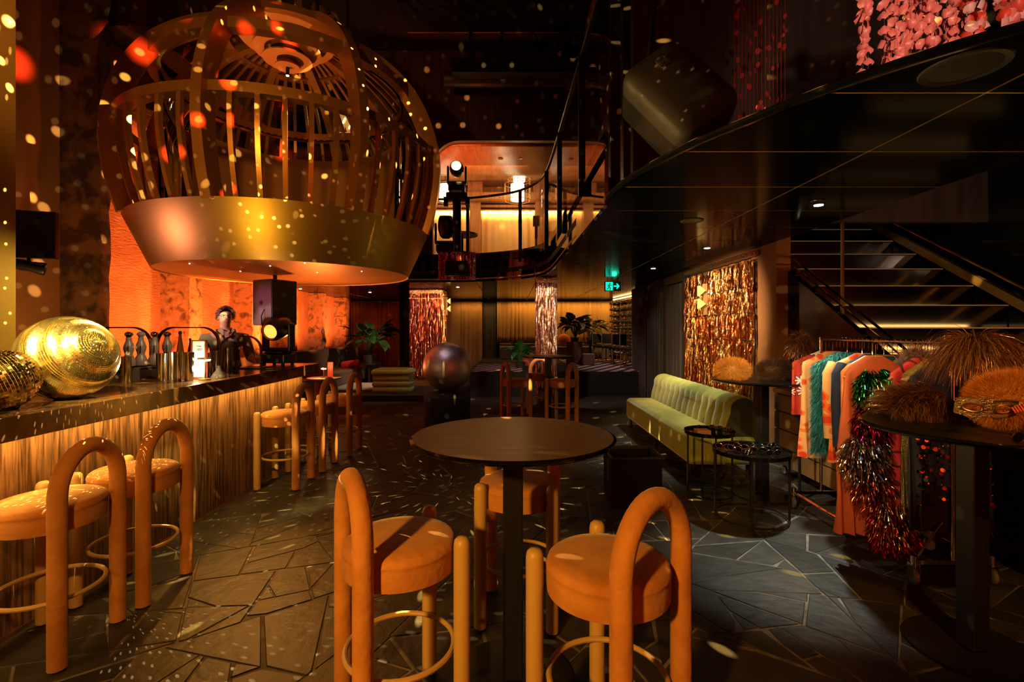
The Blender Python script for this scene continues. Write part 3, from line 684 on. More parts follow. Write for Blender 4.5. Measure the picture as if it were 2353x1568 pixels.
for px, Y, r, h, lab in ((372, 3.78, .040, .215, 'steel mixing tin at the end of the row by the bell bottles'), (391, 3.9, .046, .22, 'wider steel mixing tin second in the row'), (409, 3.74, .030, .23, 'narrow bright steel tin third in the row'), (424, 3.92, .038, .20, 'steel mixing tin fourth in the row'), (434, 3.76, .036, .225, 'steel mixing tin touching the menu frame'),
                         (482, 4.2, .034, .20, 'steel mixing tin just behind the small lamp'), (497, 4.35, .044, .21, 'wide steel mixing tin between lamp and bartender'), (524, 4.5, .047, .23, 'open steel mixing tin in front of the bartender')):
    p = P(px, 800, Y); tin((p.x, Y, 1.10), lab, r, h)
p = P(290, 800, 3.62); tin((p.x, 3.62, .90), 'tall steel tin half hidden behind the gold mirror ball', .034, .40)
p = P(458, 800, 3.98)
t = thing('menu_stand', 'framed paper menu standing upright beside the bar lamp', 'menu', (p.x, 3.98, 1.10), radians(-8))
redwood = mat('red_wood_frame', (.20, .045, .022), .4)
m_ = MB(); m_.b2(-.066, -.056, -.012, .012, 0, .315); m_.b2(.056, .066, -.012, .012, 0, .315); m_.b2(-.056, .056, -.012, .012, .305, .315); m_.b2(-.056, .056, -.012, .012, 0, .012); m_.build('frame', redwood, t, smooth=False)
m_ = MB(); m_.b2(-.056, .056, -.004, .004, .012, .305); paper_ = m_.build('paper', mat('menu_paper', (.78, .74, .66), .7), t, smooth=False)
m_ = MB()
for r_, (wd, z) in enumerate(((.044, .262), (.07, .240), (.060, .232))): m_.b2(-wd/2, wd/2, -.0052, -.0042, z, z+.004)
m_.build('print', ink, paper_, smooth=False)
def small_lamp(loc, label, col, k=1.0, e=30):
    t = thing('table_lamp', label, 'lamp', loc, 0)
    m_ = MB(); m_.lathe([(0, 0), (.043*k, 0), (.045*k, .006), (.043*k, .012), (.008*k, .016), (0, .016)], 28); m_.build('base', brassb, t)
    m_ = MB(); m_.lathe([(.011*k, .014), (.007*k, .05*k), (.006*k, .15*k), (0, .15*k)], 14); m_.build('stem', brassb, t)
    m_ = MB(); m_.lathe([(.006*k, .17*k), (.048*k, .166*k), (.050*k, .172*k), (.048*k, .178*k), (0, .18*k)], 28); m_.build('cap', brassb, t)
    m_ = MB(); m_.lathe([(.0065*k, .150*k), (.036*k, .152*k), (.041*k, .160*k), (.040*k, .166*k), (.006*k, .166*k)], 24); m_.build('lens', mat('lamp_lens', (1, .9, .7), emit=col, estr=e), t)
    return t
p = P(474, 800, 3.86); small_lamp((p.x, 3.84, 1.10), 'small brass table lamp shining on the bar counter', (1, .80, .42), 1.0, 55)
point('bar_lamp_light', (p.x-.03, 3.79, 1.19), 12, (1, .78, .42), .02)
# glassware and picks by the bartender
clear = mat('clear_glass', (.6, .5, .38), .03, trans=.9)
p = P(503, 800, 4.05); t = thing('syrup_flask', 'small bell shaped glass flask with dark cork beside the lamp', 'flask', (p.x, 4.05, 1.10))
m_ = MB(); m_.lathe([(0, .002), (.060, 0), (.062, .006), (.045, .035), (.022, .062), (.018, .075), (.022, .08), (.016, .082), (0, .082)], 24); m_.build('flask_body', clear, t)
m_ = MB(); m_.lathe([(0, .08), (.015, .08), (.017, .098), (0, .10)], 14); m_.build('cork', ink, t)
p = P(540, 800, 4.6); t = thing('pick_holder', 'little tub of copper cocktail picks on the counter', 'tub', (p.x, 4.6, 1.10))
m_ = MB(); m_.lathe([(0, 0), (.026, 0), (.028, .05), (.025, .05), (.023, .006), (0, .006)], 18); m_.build('tub', blackmetal, t)
for k in range(7):
    m_ = MB(); a = k*.9; m_.tube([(.012*cos(a), .012*sin(a), .008), (.03*cos(a)+.02, .03*sin(a), .105)], .0022, 5); m_.build('pick', brassb, t)
p = P(556, 800, 5.0); m_ = MB(); m_.b2(-.10, .10, -.13, .13, 0, .012); o = m_.build('bar_mat', rubber, smooth=False, bevel=.003); o.location = (-2.66, 5.05, 1.10); tag(o, 'flat black bar mat near the moving head light', 'mat')
# bronze gantry rails
bronze = mat('bronze_rail', (.10, .045, .018), .38, metal=.8)
def gantry(label, x0, x1, y, ztop, r, feet=(True, True), z0=(.9, .9)):
    t = thing('gantry_rail', label, 'rail', (0, 0, 0), 0, 'bronze rails over the work station'); m_ = MB()
    pts = []
    if feet[0]: pts += [(x0, y, z0[0]+.002), (x0, y, 1.12)]+[(x0+r-r*cos(a), y, ztop-r+r*sin(a)) for a in [pi/2*k/10 for k in range(11)]]
    else: pts += [(x0, y, ztop)]
    if feet[1]: pts += [(x1-r+r*sin(a), y, ztop-r+r*cos(a)) for a in [pi/2*k/10 for k in range(11)]]+[(x1, y, 1.12), (x1, y, z0[1]+.002)]
    else: pts += [(x1, y, ztop)]
    m_.flatbar(pts, lambda i: (0, 1, 0), .035, .012); m_.build('bent_bar', bronze, t); return t
a = P(352, 753, 4.55); g0 = P(210, 753, 4.55); gantry('bronze rail bending down behind the bell bottles', g0.x, a.x-.02, 4.55, a.z, .17, z0=(0, 0))
a = P(362, 753, 4.75); g0 = P(503, 753, 4.75); gantry('bronze rail arching towards the bartender', a.x, g0.x, 4.75, a.z, .16, z0=(0, 1.10))
a = P(508, 773, 4.95); g0 = P(600, 773, 4.95); gantry('lower bronze rail arching past the bartender', a.x, g0.x, 4.95, a.z, .14, z0=(.90, 1.10))

# ------------------------------------------------------------------ golden cage
cagegold = mat('cage_bronze_gold', (.50, .27, .085), .34, metal=.75, col2=(.42, .22, .07), scale=3)
bandgold = mat('cage_band_gold', (.58, .36, .13), .40, metal=1, aniso=.3)
copper = mat('copper_soffit', (.72, .34, .13), .4, metal=.35)
CX, CY = -2.89, 6.375
cage = thing('bird_cage_booth', 'giant golden bird cage hanging over the end of the bar', 'cage', (CX, CY, 2.21))
PROF = [(1.75, 2.775), (1.83, 3.05), (1.885, 3.35), (1.90, 3.6), (1.875, 3.87), (1.80, 4.15), (1.68, 4.42), (1.52, 4.66), (1.28, 4.90), (1.0, 5.10), (.72, 5.24), (.45, 5.33)]
def prof_d(n=5):
    return dense(PROF, n)
PD = [(r, z-2.21) for r, z in prof_d()]
def rib(a, z0, z1, w, d, rad=0):
    pts = [((r+rad)*cos(a), (r+rad)*sin(a), z) for r, z in PD if z0-1e-6 <= z+2.21 <= z1+1e-6]
    m_ = MB(); m_.flatbar(pts, lambda i: (-sin(a), cos(a), 0), w, d); return m_
for k in range(8):
    rib(radians(-90+45*k), 2.7, 5.4, .10, .22, -.06).build('arch', cagegold, cage, smooth=True, angle=30)
bar_mesh = rib(0, 2.7, 3.80, .046, .05, -.08).mesh('cage_bar', cagegold, True, 30)
top_mesh = rib(0, 3.76, 5.3, .042, .045, -.08).mesh('cage_upper_bar', cagegold, True, 30)
for k in range(48):
    a = radians(-90+7.5*k)
    if k % 6:
        o = bpy.data.objects.new('cage_bar', bar_mesh); o.rotation_euler = (0, 0, a); o.parent = cage; COL.objects.link(o)
        if sin(a) > -.12 or False:
            o = bpy.data.objects.new('upper_bar', top_mesh); o.rotation_euler = (0, 0, a); o.parent = cage; COL.objects.link(o)
def hoop(r, z, w, d):
    m_ = MB(); z -= 2.21; m_.lathe([(r-d/2, z-w/2), (r+d/2, z-w/2), (r+d/2, z+w/2), (r-d/2, z+w/2), (r-d/2, z-w/2)], 96); return m_
hoop(1.79, 3.79, .10, .12).build('ring', cagegold, cage, angle=30)
hoop(1.47, 4.58, .11, .13).build('ring', cagegold, cage, angle=30)
cr_ = hoop(.80, 5.20, .08, .16).build('crown_ring', cagegold, cage, angle=30)
for k in range(18):
    a = 2*pi*k/18; m_ = MB()
    pts = [(((.80-.30*(1-cos(t_))/2)*cos(a)), (.80-.30*(1-cos(t_))/2)*sin(a), 5.24-2.21+.26*sin(t_)) for t_ in [pi*i/10 for i in range(11)]]
    m_.flatbar(pts, lambda i: (-sin(a), cos(a), 0), .06, .03); m_.build('crown_loop', cagegold, cr_, angle=30)
# conical band, floor and lit underside
m_ = MB(); m_.lathe([(1.495, 0), (1.75, .565), (1.71, .575), (1.46, .03), (1.495, 0)], 112); m_.build('skirt_band', bandgold, cage, angle=30)
for k in range(8):
    a0 = radians(-90+45*k)+.004; a1 = radians(-90+45*(k+1))-.004
    m_ = MB(); m_.lathe([(0, .012), (1.485, .012), (1.485, .022), (0, .022)], 14, a0=a0, a1=a1); m_.build('soffit_panel', copper, cage, smooth=False)
m_ = MB(); m_.cyl((0, 0, 0), 1.47, .03, .05, 64); m_.build('deck', blackmatte, cage)
for k, (rr_, aa) in enumerate(((1.25, -120), (.9, -80), (1.3, -60), (1.1, -20), (.6, -140), (.5, -30))):
    m_ = MB(); m_.cyl((rr_*cos(radians(aa)), rr_*sin(radians(aa)), 0), .007, .008, .012, 10); m_.build('pin_light', ledcool, cage)
# seat shell, glass and hanging lamp inside
shell = mat('bench_tan', (.34, .18, .08), .7)
m_ = MB(); m_.lathe([(1.38, .5), (1.40, 1.95), (1.34, 1.97), (1.32, .5)], 40, a0=radians(5), a1=radians(175)); m_.build('bench_back', shell, cage, angle=50)
m_ = MB(); m_.lathe([(1.385, 1.15), (1.41, 1.15), (1.41, 1.17), (1.385, 1.17)], 40, a0=radians(5), a1=radians(175)); m_.build('bench_seam', blackmatte, cage)
m_ = MB(); m_.lathe([(1.42, .3), (1.42, 2.32)], 60, a0=radians(-30), a1=radians(210)); gs_ = m_.build('glass_screen', glass_m, cage)
m_ = MB(); m_.lathe([(1.405, 2.315), (1.435, 2.315), (1.435, 2.33), (1.405, 2.33), (1.405, 2.315)], 60, a0=radians(-30), a1=radians(210)); m_.build('glass_rim', blackmetal, gs_)
for a in (100, 60, 140, 20):
    a = radians(a); m_ = MB(); m_.box((1.45*cos(a), 1.45*sin(a), 1.2), (.05, .05, 1.5), a); m_.build('glass_post', blackmetal, cage, smooth=False)
lamp = thing('tiered_ceiling_lamp', 'round tiered copper lamp hanging in the top of the golden cage', 'lamp', (CX+.06, CY-.25, 5.02))
terra = mat('copper_paint', (.62, .29, .12), .5, metal=.2)
m_ = MB(); m_.lathe([(0, .12), (.56, .12), (.56, .15), (0, .15)], 72); m_.build('outer_disc', terra, lamp, angle=30)
m_ = MB(); m_.lathe([(.30, .12), (.30, .0), (.28, .0), (.28, .12)], 60); m_.build('drum', blackmatte, lamp)
m_ = MB(); m_.lathe([(0, -.015), (.40, -.015), (.40, .005), (0, .005)], 60); m_.build('middle_disc', terra, lamp, angle=30)
m_ = MB(); m_.lathe([(.20, -.015), (.20, -.11), (.18, -.11), (.18, -.015)], 48); m_.build('drum', blackmatte, lamp)
m_ = MB(); m_.lathe([(0, -.125), (.29, -.125), (.29, -.11), (0, -.11)], 60); m_.build('lower_disc', terra, lamp, angle=30)
m_ = MB(); m_.lathe([(0, -.21), (.15, -.21), (.15, -.198), (.09, -.125), (0, -.125)], 48); m_.build('lowest_disc', terra, lamp, angle=30)
m_ = MB(); m_.cyl((0, 0, 0), .022, -.31, -.20, 14); m_.build('lamp_tube', blackmetal, lamp)
m_ = MB(); m_.cyl((0, 0, 0), .018, -.316, -.31, 14); m_.build('lens', mat('warm_lens', (1, .8, .4), emit=(1, .75, .32), estr=30), lamp)
m_ = MB(); m_.cyl((0, 0, 0), .03, .13, .34, 12); m_.build('stem', blackmetal, lamp)
spot('cage_lamp_light', (CX-.02, CY-.28, 4.71), (CX, CY-.28, 2.5), 16, WARM, 100, .8, .03)
# hanging rods of the cage and the lamp
for k, (x, y) in enumerate(((.5, .5), (-.5, .5), (-.5, -.5), (.5, -.5))):
    m_ = MB(); m_.cyl((x*1.1, y*1.1, 0), .02, 5.24-2.21, 7.2-2.21, 8); m_.build('hanging_rod', blackmetal, cage)
m_ = MB(); m_.b2(-.65, .65, -.03, .03, 3.05, 3.11); m_.b2(-.03, .03, -.65, .65, 3.05, 3.11); m_.build('crown_brace', cagegold, cage, smooth=False)
# lights that model the cage: a pink profile spot, a stand-in for the gold ball's glow, the warm key
spot('cage_pink_spot', (-4.7, 4.25, 1.9), (-3.31, 4.8, 2.5), 30, (1, .42, .36), 60, .9, .2)
spot('ball_glow_on_cage', (-2.57, 3.25, 1.5), (-2.51, 4.8, 2.5), 42, (1, .60, .05), 74, .9, .25)
spot('cage_key', (-2.2, .2, 3.3), (-2.9, 5.0, 3.9), 430, (1, .42, .07), 50, .8, .1)
spot('cage_uplight', (-3.75, 5.9, 2.5), (-2.75, 6.15, 5.05), 240, (1, .32, .07), 60, .8, .05)
spot('cage_shell_light', (-2.6, 5.3, 2.4), (-2.9, 7.7, 3.3), 28, (1, .45, .12), 80, .8, .05)
spot('cage_under_wash', (-3.0, 7.6, .95), (-2.7, 6.4, 2.2), 130, (1, .28, .05), 130, 1, .05)
# niche window with lit bottles on the upper back wall behind the cage
wn = setting(bpy.data.objects.new('window_4', None), 'dark niche window with glowing bar shelves behind the cage'); COL.objects.link(wn)
nb = thing('lit_bar_display', 'small glowing back bar seen through the cage on the upper wall', 'bar display', (0, 0, 0))
q0 = P(640, 338, 9.85); q1 = P(868, 255, 9.85)
m_ = MB(); w_, h_ = q1.x-q0.x, q1.z-q0.z
m_.b2(q0.x-.05, q1.x+.05, 9.80, 9.9, q1.z, q1.z+.05); m_.b2(q0.x-.05, q1.x+.05, 9.80, 9.9, q0.z-.05, q0.z); m_.b2(q0.x-.05, q0.x, 9.80, 9.9, q0.z, q1.z); m_.b2(q1.x, q1.x+.05, 9.80, 9.9, q0.z, q1.z)
o = m_.build('frame', blackmetal, smooth=False); o.parent = wn
m_ = MB(); m_.b2(q0.x, q1.x, 9.885, 9.895, q0.z, q1.z); o = m_.build('pane', blackgloss, smooth=False); o.parent = wn
a_ = P(752, 300, 9.8); b_ = P(858, 256, 9.8)
m_ = MB(); m_.b2(a_.x, b_.x, 9.862, 9.88, a_.z-.02, b_.z); m_.build('shelf_back', mat('display_gold', (.55, .32, .08), .25, metal=.6, emit=(1, .5, .12), estr=.35), nb, smooth=False)
for k, (px, py) in enumerate(((763, 259), (818, 262), (786, 272), (800, 285), (845, 270))):
    c_ = P(px, py, 9.75); m_ = MB(); m_.tube([(c_.x-.02, 9.85, c_.z-.05), (c_.x+.03, 9.85, c_.z+.05)], .012, 6); m_.build('tube_lamp', mat('tube%d' % k, (1, .8, .5), emit=(1, .62, .25), estr=22), nb)
for k in range(9):
    x = a_.x+(b_.x-a_.x)*(k+.5)/9; m_ = MB(); hgt = .10+.05*((k*7) % 3); m_.lathe([(0, 0), (.022, 0), (.022, hgt*.6), (.008, hgt*.8), (.008, hgt), (0, hgt)], 8, (x, 9.84, a_.z-.01)); m_.build('bottle', amber_gl, nb)
# ------------------------------------------------------------------ stage lights and speakers
lensm = lambda nm, c_, e: mat(nm, c_, emit=c_, estr=e)
def moving_head(label, loc, rz, tilt, lens, group=None, k=1.0, hang=False):
    t = thing('moving_head_light', label, 'stage light', loc, rz, group); s = k
    m_ = MB(); m_.b2(-.13*s, .13*s, -.11*s, .11*s, .02*s, .11*s); m_.b2(-.10*s, .10*s, -.09*s, .09*s, .11*s, .135*s); m_.build('base', blackmetal, t, smooth=False, bevel=.012*s)
    for sx in (-1, 1):
        for sy in (-1, 1):
            m_ = MB(); m_.cyl((sx*.10*s, sy*.08*s, 0), .016*s, 0, .022*s, 10); m_.build('foot', rubber, t)
    m_ = MB(); m_.b2(-.155*s, -.125*s, -.05*s, .05*s, .15*s, .42*s); m_.b2(.125*s, .155*s, -.05*s, .05*s, .15*s, .42*s); m_.b2(-.155*s, .155*s, -.055*s, .055*s, .135*s, .175*s); m_.build('yoke', blackmetal, t, smooth=False, bevel=.014*s)
    R = Matrix.Rotation(tilt, 3, 'X'); c_ = Vector((0, 0, .37*s))
    hd = MB(); hd.lathe([(0, -.16*s), (.05*s, -.155*s), (.085*s, -.12*s), (.108*s, -.04*s), (.112*s, .05*s), (.100*s, .12*s), (.088*s, .15*s), (.078*s, .152*s), (.072*s, .135*s), (0, .135*s)], 30, c_, R); hd_ = hd.build('lamp_head', blackmetal, t)
    le = MB(); le.lathe([(0, .140*s), (.062*s, .138*s), (.068*s, .136*s)], 26, c_, R); le.build('lens', lens, hd_)
    return t
p = P(640, 842, 5.55)
moving_head('black moving head with glowing orange lens on the bar end', (p.x, 5.55, 1.10), radians(-8), radians(105), lensm('orange_lens', (1, .14, .02), 6), 'moving head stage lights', 1.13)
p = P(1050, 540, 9.62)
mast = thing('light_mast', 'black mast on the balcony carrying the glowing stage light', 'mast', (p.x, 9.62, 3.03))
m_ = MB(); m_.cyl((0, 0, 0), .085, 0, 1.05, 20); m_.build('pole', blackmetal, mast)
m_ = MB(); m_.b2(-.21, .21, -.07, .07, 1.02, 1.18); m_.b2(-.26, -.17, -.05, .05, .92, 1.1); m_.b2(.17, .26, -.05, .05, .92, 1.1); m_.build('clamp', blackmetal, mast, smooth=False, bevel=.01)
m_ = MB(); m_.cyl((0, 0, 0), .2, 0.0, .012, 20); m_.build('foot_plate', blackmetal, mast)
moving_head('moving head glowing warm yellow on top of the balcony mast', (p.x, 9.62, 4.21), radians(2), radians(84), lensm('yellow_lens', (1, .72, .25), 40), 'moving head stage lights', 1.25)
p = P(1021, 577, 9.55)
moving_head('dark moving head standing upright on the balcony edge', (p.x, 9.78, 3.03), radians(5), radians(6), lensm('dark_lens', (.02, .02, .02), 0), 'moving head stage lights', 1.45)
p = P(1050, 618, 9.3)
pj = thing('hanging_projector', 'black projector box hanging before the mirrored balcony edge', 'projector', (p.x, 9.35, p.z))
m_ = MB(); m_.b2(-.21, .21, -.16, .16, -.14, .14); m_.b2(.14, .24, -.12, .12, -.15, .09); m_.build('body', blackgloss, pj, smooth=False, bevel=.012)
m_ = MB(); m_.b2(-.02, .02, .10, .50, .02, .05); m_.b2(-.06, .06, .46, .5, -.06, .12); m_.build('wall_arm', blackmetal, pj, smooth=False)
def line_speaker(label, c, sx, sy, sz, rz, facemat, sidemat):
    t = thing('loudspeaker', label, 'speaker', c, rz)
    m_ = MB(); m_.b2(-sx/2, sx/2, -sy/2, sy/2, 0, sz); m_.build('cabinet', sidemat, t, smooth=False, bevel=.012)
    m_ = MB(); m_.b2(-sx/2+.012, sx/2-.012, -sy/2-.012, -sy/2, .012, sz-.012); m_.build('grille', facemat, t, smooth=False, bevel=.004)
    return t
purplebox = mat('painted_box', (.20, .14, .15), .55, col2=(.16, .11, .12), scale=3)
p = P(632, 748, 6.3)
sp_ = line_speaker('tall grey and black loudspeaker hanging under the golden cage', (p.x, 6.3, p.z), .38, .36, .58, radians(62), blackmetal, purplebox)
m_ = MB(); m_.cyl((0, 0, 0), .025, .58, 2.209-p.z, 10); m_.build('bracket', blackmetal, sp_)
m_ = MB(); m_.b2(-.192, -.188, -.02, .03, .26, .31); m_.build('handle_recess', ink, sp_, smooth=False)
m_ = MB(); m_.tube([(-.19, -.06, .2), (-.24, -.07, .12), (-.22, -.05, .0), (-.10, 0, -.04), (0, 0, .01)], .006, 6); m_.build('cable', rubber, sp_)
spot('speaker_purple_spot', (-4.5, 3.5, 1.9), (p.x+.02, 6.2, p.z+.3), 150, (1, .32, .55), 10, .8, .05)
p = P(82, 597, 4.9)
mon = thing('monitor_screen', 'black angled screen fixed on the recess wall', 'screen', (P(80, 540, 4.75).x, 4.75, P(80, 540, 4.75).z))
m_ = MB(); m_.box((0, 0, 0), (.36, .07, .46), radians(18)); m_.build('screen_case', blackgloss, mon, smooth=False, bevel=.008)
m_ = MB(); m_.tube([(0, .03, 0), (-.35, .4, 0), (-.79, .62, 0)], .025, 8); m_.build('wall_arm', blackmetal, mon)
ms = thing('spot_lamp', 'small black spot lamp under the angled screen', 'spot lamp', P(66, 612, 4.75))
R = Vector((.80, .62, -.2)).to_track_quat('Z', 'Y').to_matrix()
m_ = MB(); m_.lathe([(0, -.12), (.045, -.12), (.055, -.05), (.05, .02), (.065, .10), (.062, .12), (.055, .10), (0, .10)], 22, R=R); m_.build('can', blackmetal, ms)
m_ = MB(); m_.lathe([(0, .101), (.054, .101)], 20, R=R); m_.build('lens', lensm('pinkwhite_lens', (1, .75, .65), 1.2), ms)
m_ = MB(); m_.tube([(0, 0, .05), (-.02, .02, .16), (-.04, .05, .26)], .014, 8); m_.build('bracket', blackmetal, ms)
# big hung loudspeaker under the balcony nose with its metal badge
sp2 = thing('hung_loudspeaker', 'big black rounded loudspeaker with a square emblem hung above the balcony nose', 'speaker', P(1560, 205, 3.2)+Vector((0, 0, 0)))
R = Matrix.Rotation(radians(-36), 3, 'Y') @ Matrix.Rotation(radians(-18), 3, 'X')
gr = mat('speaker_grille', (.028, .022, .016), .55, bump=.3, bscale=160)
m_ = MB(); poly = [(-.17, -.24), (.17, -.24), (.19, -.1), (.17, .24), (-.17, .24)]
def capsule(hw, hh, n=8, rr=.10):
    out = []
    for cx_, cz_, a0 in ((hw-rr, hh-rr, 0), (-hw+rr, hh-rr, pi/2), (-hw+rr, -hh+rr, pi), (hw-rr, -hh+rr, 1.5*pi)):
        out += [(cx_+rr*cos(a0+pi/2*i/n), cz_+rr*sin(a0+pi/2*i/n)) for i in range(n+1)]
    return out
cp_ = capsule(.24, .34)
m_.prism3([R @ Vector((x, .10, z)) for x, z in cp_], R @ Vector((0, .22, 0))); m_.build('cabinet', blackmetal, sp2, angle=50, fix=True)
m_ = MB(); rows = []
for s_, y in ((1, .10), (1, .02), (.97, -.02), (.9, -.045), (.5, -.06), (.0, -.062)): rows.append([R @ Vector((x*s_, y, z*s_)) for x, z in cp_+cp_[:1]])
m_.sheet(rows); gr_ = m_.build('grille', gr, sp2, angle=60, fix=True)
bd = MB()
def bl(x0, z0, x1, z1, w=.0035):
    a = Vector((x0, z0)); b = Vector((x1, z1)); d = (b-a).normalized(); n_ = Vector((-d.y, d.x))*w
    bd.prism3([R @ Vector((p_.x*1.25+.02, -.062, p_.y*1.25+.20)) for p_ in (a+n_, b+n_, b-n_, a-n_)], R @ Vector((0, -.006, 0)))
for s_ in ((-.026, -.026, .026, -.026), (-.026, .026, .026, .026), (-.026, -.026, -.026, .026), (.026, -.026, .026, .026)): bl(*s_, w=.002)
for s_ in ((-.016, -.016, -.016, .014), (.016, -.016, .016, .014), (-.016, .014, 0, -.004), (.016, .014, 0, -.004)): bl(*s_)
bd.build('emblem', mat('gold_badge', (.8, .6, .25), .3, metal=1, emit=(1, .7, .2), estr=0), gr_, smooth=False, fix=True)
m_ = MB(); m_.tube([R @ Vector((0, .2, .1)), R @ Vector((.05, .25, .3))+Vector((0, .1, .15)), Vector((.25, .6, 3.4))], .02, 8); m_.build('bracket', blackmetal, sp2)
spot('badge_spot', (-.6, 1.6, 4.9), P(1545, 190, 3.2), 10, (1, .55, .15), 14, .8, .03)
# ------------------------------------------------------------------ bartender
skin_m = mat('skin', (.60, .33, .24), .55)
shirt_m = mat('grey_green_shirt', (.27, .23, .13), .8, col2=(.20, .17, .09), scale=9)
apron_m = mat('brown_apron', (.10, .055, .03), .8)
hair_m = mat('short_brown_hair', (.24, .15, .11), .7, bump=.5, bscale=60)
BX, BY = P(518, 706, 5.62).x, 5.62
man = thing('person', 'man in glasses, olive shirt and brown apron standing behind the bar', 'person', (BX, BY, 0), radians(38))
def skinned(name, nodes, edges, m_, parent, sub=2, root=0, loc=None):
    me = bpy.data.meshes.new(name); me.from_pydata([n[:3] for n in nodes], edges, []); me.materials.append(m_)
    o = bpy.data.objects.new(name, me); COL.objects.link(o); o.parent = parent
    sk = o.modifiers.new('skin', 'SKIN'); sk.use_smooth_shade = True; sk.branch_smoothing = .4
    if not me.skin_vertices: 
        bm = bmesh.new(); bm.from_mesh(me); bm.verts.layers.skin.verify(); bm.to_mesh(me); bm.free()
    for i, n in enumerate(nodes):
        d = me.skin_vertices[0].data[i]; r = n[3]; d.radius = r if isinstance(r, tuple) else (r, r); d.use_root = (i == root)
    s_ = o.modifiers.new('sub', 'SUBSURF'); s_.levels = sub; s_.render_levels = sub
    return o
# local frame: facing -Y; man's right arm at -X
N = [(0, 0, .96, (.15, .11)), (0, .005, 1.12, (.135, .10)), (0, .01, 1.28, (.165, .11)), (0, .012, 1.42, (.15, .085)), (0, .008, 1.50, (.062, .06)), (0, -.005, 1.555, (.058, .06)),
     (0, -.012, 1.60, (.066, .082)), (0, -.008, 1.66, (.076, .098)), (0, .002, 1.715, (.070, .090)),
     (-.19, .01, 1.405, .062), (-.245, .02, 1.17, .046), (-.20, -.16, 1.01, .036), (-.17, -.24, .985, .028),
     (.19, .01, 1.405, .062), (.255, -.01, 1.17, .046), (.24, -.22, 1.15, .036), (.235, -.30, 1.165, .028),
     (-.09, 0, .88, .095), (-.10, -.01, .50, .062), (-.10, .01, .09, .045), (-.11, -.13, .045, .04),
     (.09, 0, .88, .095), (.10, -.01, .50, .062), (.10, .01, .09, .045), (.11, -.13, .045, .04)]
E = [(0, 1), (1, 2), (2, 3), (3, 4), (4, 5), (5, 6), (6, 7), (7, 8), (3, 9), (9, 10), (10, 11), (11, 12), (3, 13), (13, 14), (14, 15), (15, 16), (0, 17), (17, 18), (18, 19), (19, 20), (0, 21), (21, 22), (22, 23), (23, 24)]
def hand(px, py, pz, sx, base):
    i0 = len(N); N.append((px, py-.05, pz, (.034, .018))); E.append((base, i0))
    for k in range(4):
        x = px+sx*(-.027+.018*k); L = (.062, .074, .07, .054)[k]; b = len(N)
        N.extend([(x, py-.085, pz-.002, .0095), (x, py-.085-L*.55, pz-.018, .0085), (x, py-.085-L*.8, pz-.048, .0075)]); E.extend([(i0, b), (b, b+1), (b+1, b+2)])
    b = len(N); N.extend([(px-sx*.045, py-.055, pz-.002, .011), (px-sx*.055, py-.095, pz-.02, .009)]); E.extend([(i0, b), (b, b+1)])
hand(-.165, -.25, .98, 1, 12); hand(.235, -.31, 1.17, -1, 16)
skinned('body', N, E, skin_m, man)
m_ = MB(); m_.tube([(0, -.088, 1.665), (0, -.106, 1.645), (0, -.116, 1.628), (0, -.100, 1.618)], [.008, .011, .014, .010], 8); m_.build('nose', skin_m, man)
for s in (-1, 1):
    m_ = MB(); m_.ell((s*.073, .005, 1.645), .010, .02, .031, 10, 8); m_.build('ear', skin_m, man)
    m_ = MB(); m_.ell((s*.028, -.088, 1.662), .011, .008, .007, 10, 8); m_.build('eye', mat('eye_%d' % s, (.05, .035, .03), .3), man)
m_ = MB(); m_.ell((0, -.093, 1.588), .022, .008, .006, 12, 6); m_.build('mouth', mat('lips', (.38, .14, .11), .5), man)
gl = MB()
for s in (-1, 1):
    gl.tube([(s*.031+.024*cos(a), -.103, 1.660+.018*sin(a)) for a in [2*pi*k/20 for k in range(20)]], .0022, 5, closed=True)
    gl.tube([(s*.055, -.10, 1.664), (s*.078, -.05, 1.665), (s*.078, .01, 1.66)], .0022, 5)
gl.tube([(-.008, -.105, 1.664), (.008, -.105, 1.664)], .0022, 5); gl.build('glasses', blackmetal, man)
# hair: a close cap with a raised fringe
hm = MB(); rows = []
for i in range(11):
    t_ = pi*.66*i/10; row = []
    for k in range(29):
        a = 2*pi*k/28; fr = max(0, -sin(a)); lim = 1-.60*fr; tt = t_*lim
        rr_ = 1.0+.05*sin(5*a+3*t_)*.3
        row.append((.083*rr_*sin(tt)*cos(a), .004+.107*rr_*sin(tt)*sin(a), 1.662+.104*rr_*cos(tt)+.016*fr*sin(tt)))
    rows.append(row)
hm.sheet(rows); hcap = hm.build('hair', hair_m, man, solid=.006)
def hair_s(rg):
    a = rg.uniform(0, 2*pi); fr = max(0, -sin(a)); t_ = pi*.64*sqrt(rg.random())*(1-.60*fr)
    d = (sin(t_)*cos(a), sin(t_)*sin(a), cos(t_)); return (.084*d[0], .004+.108*d[1], 1.662+.105*d[2]+.014*fr*sin(t_)), (d[0]+.2, d[1]-.6*d[2], d[2]*.8)
stuff(strands(hair_s, 1600, .034, .004, 12, droop=.5, spread=.35).build('hair_locks', ramp_island('brown_hair_locks', [lin(120, 88, 66), lin(88, 62, 46), lin(150, 112, 86)], .6, 0), hcap, smooth=False))
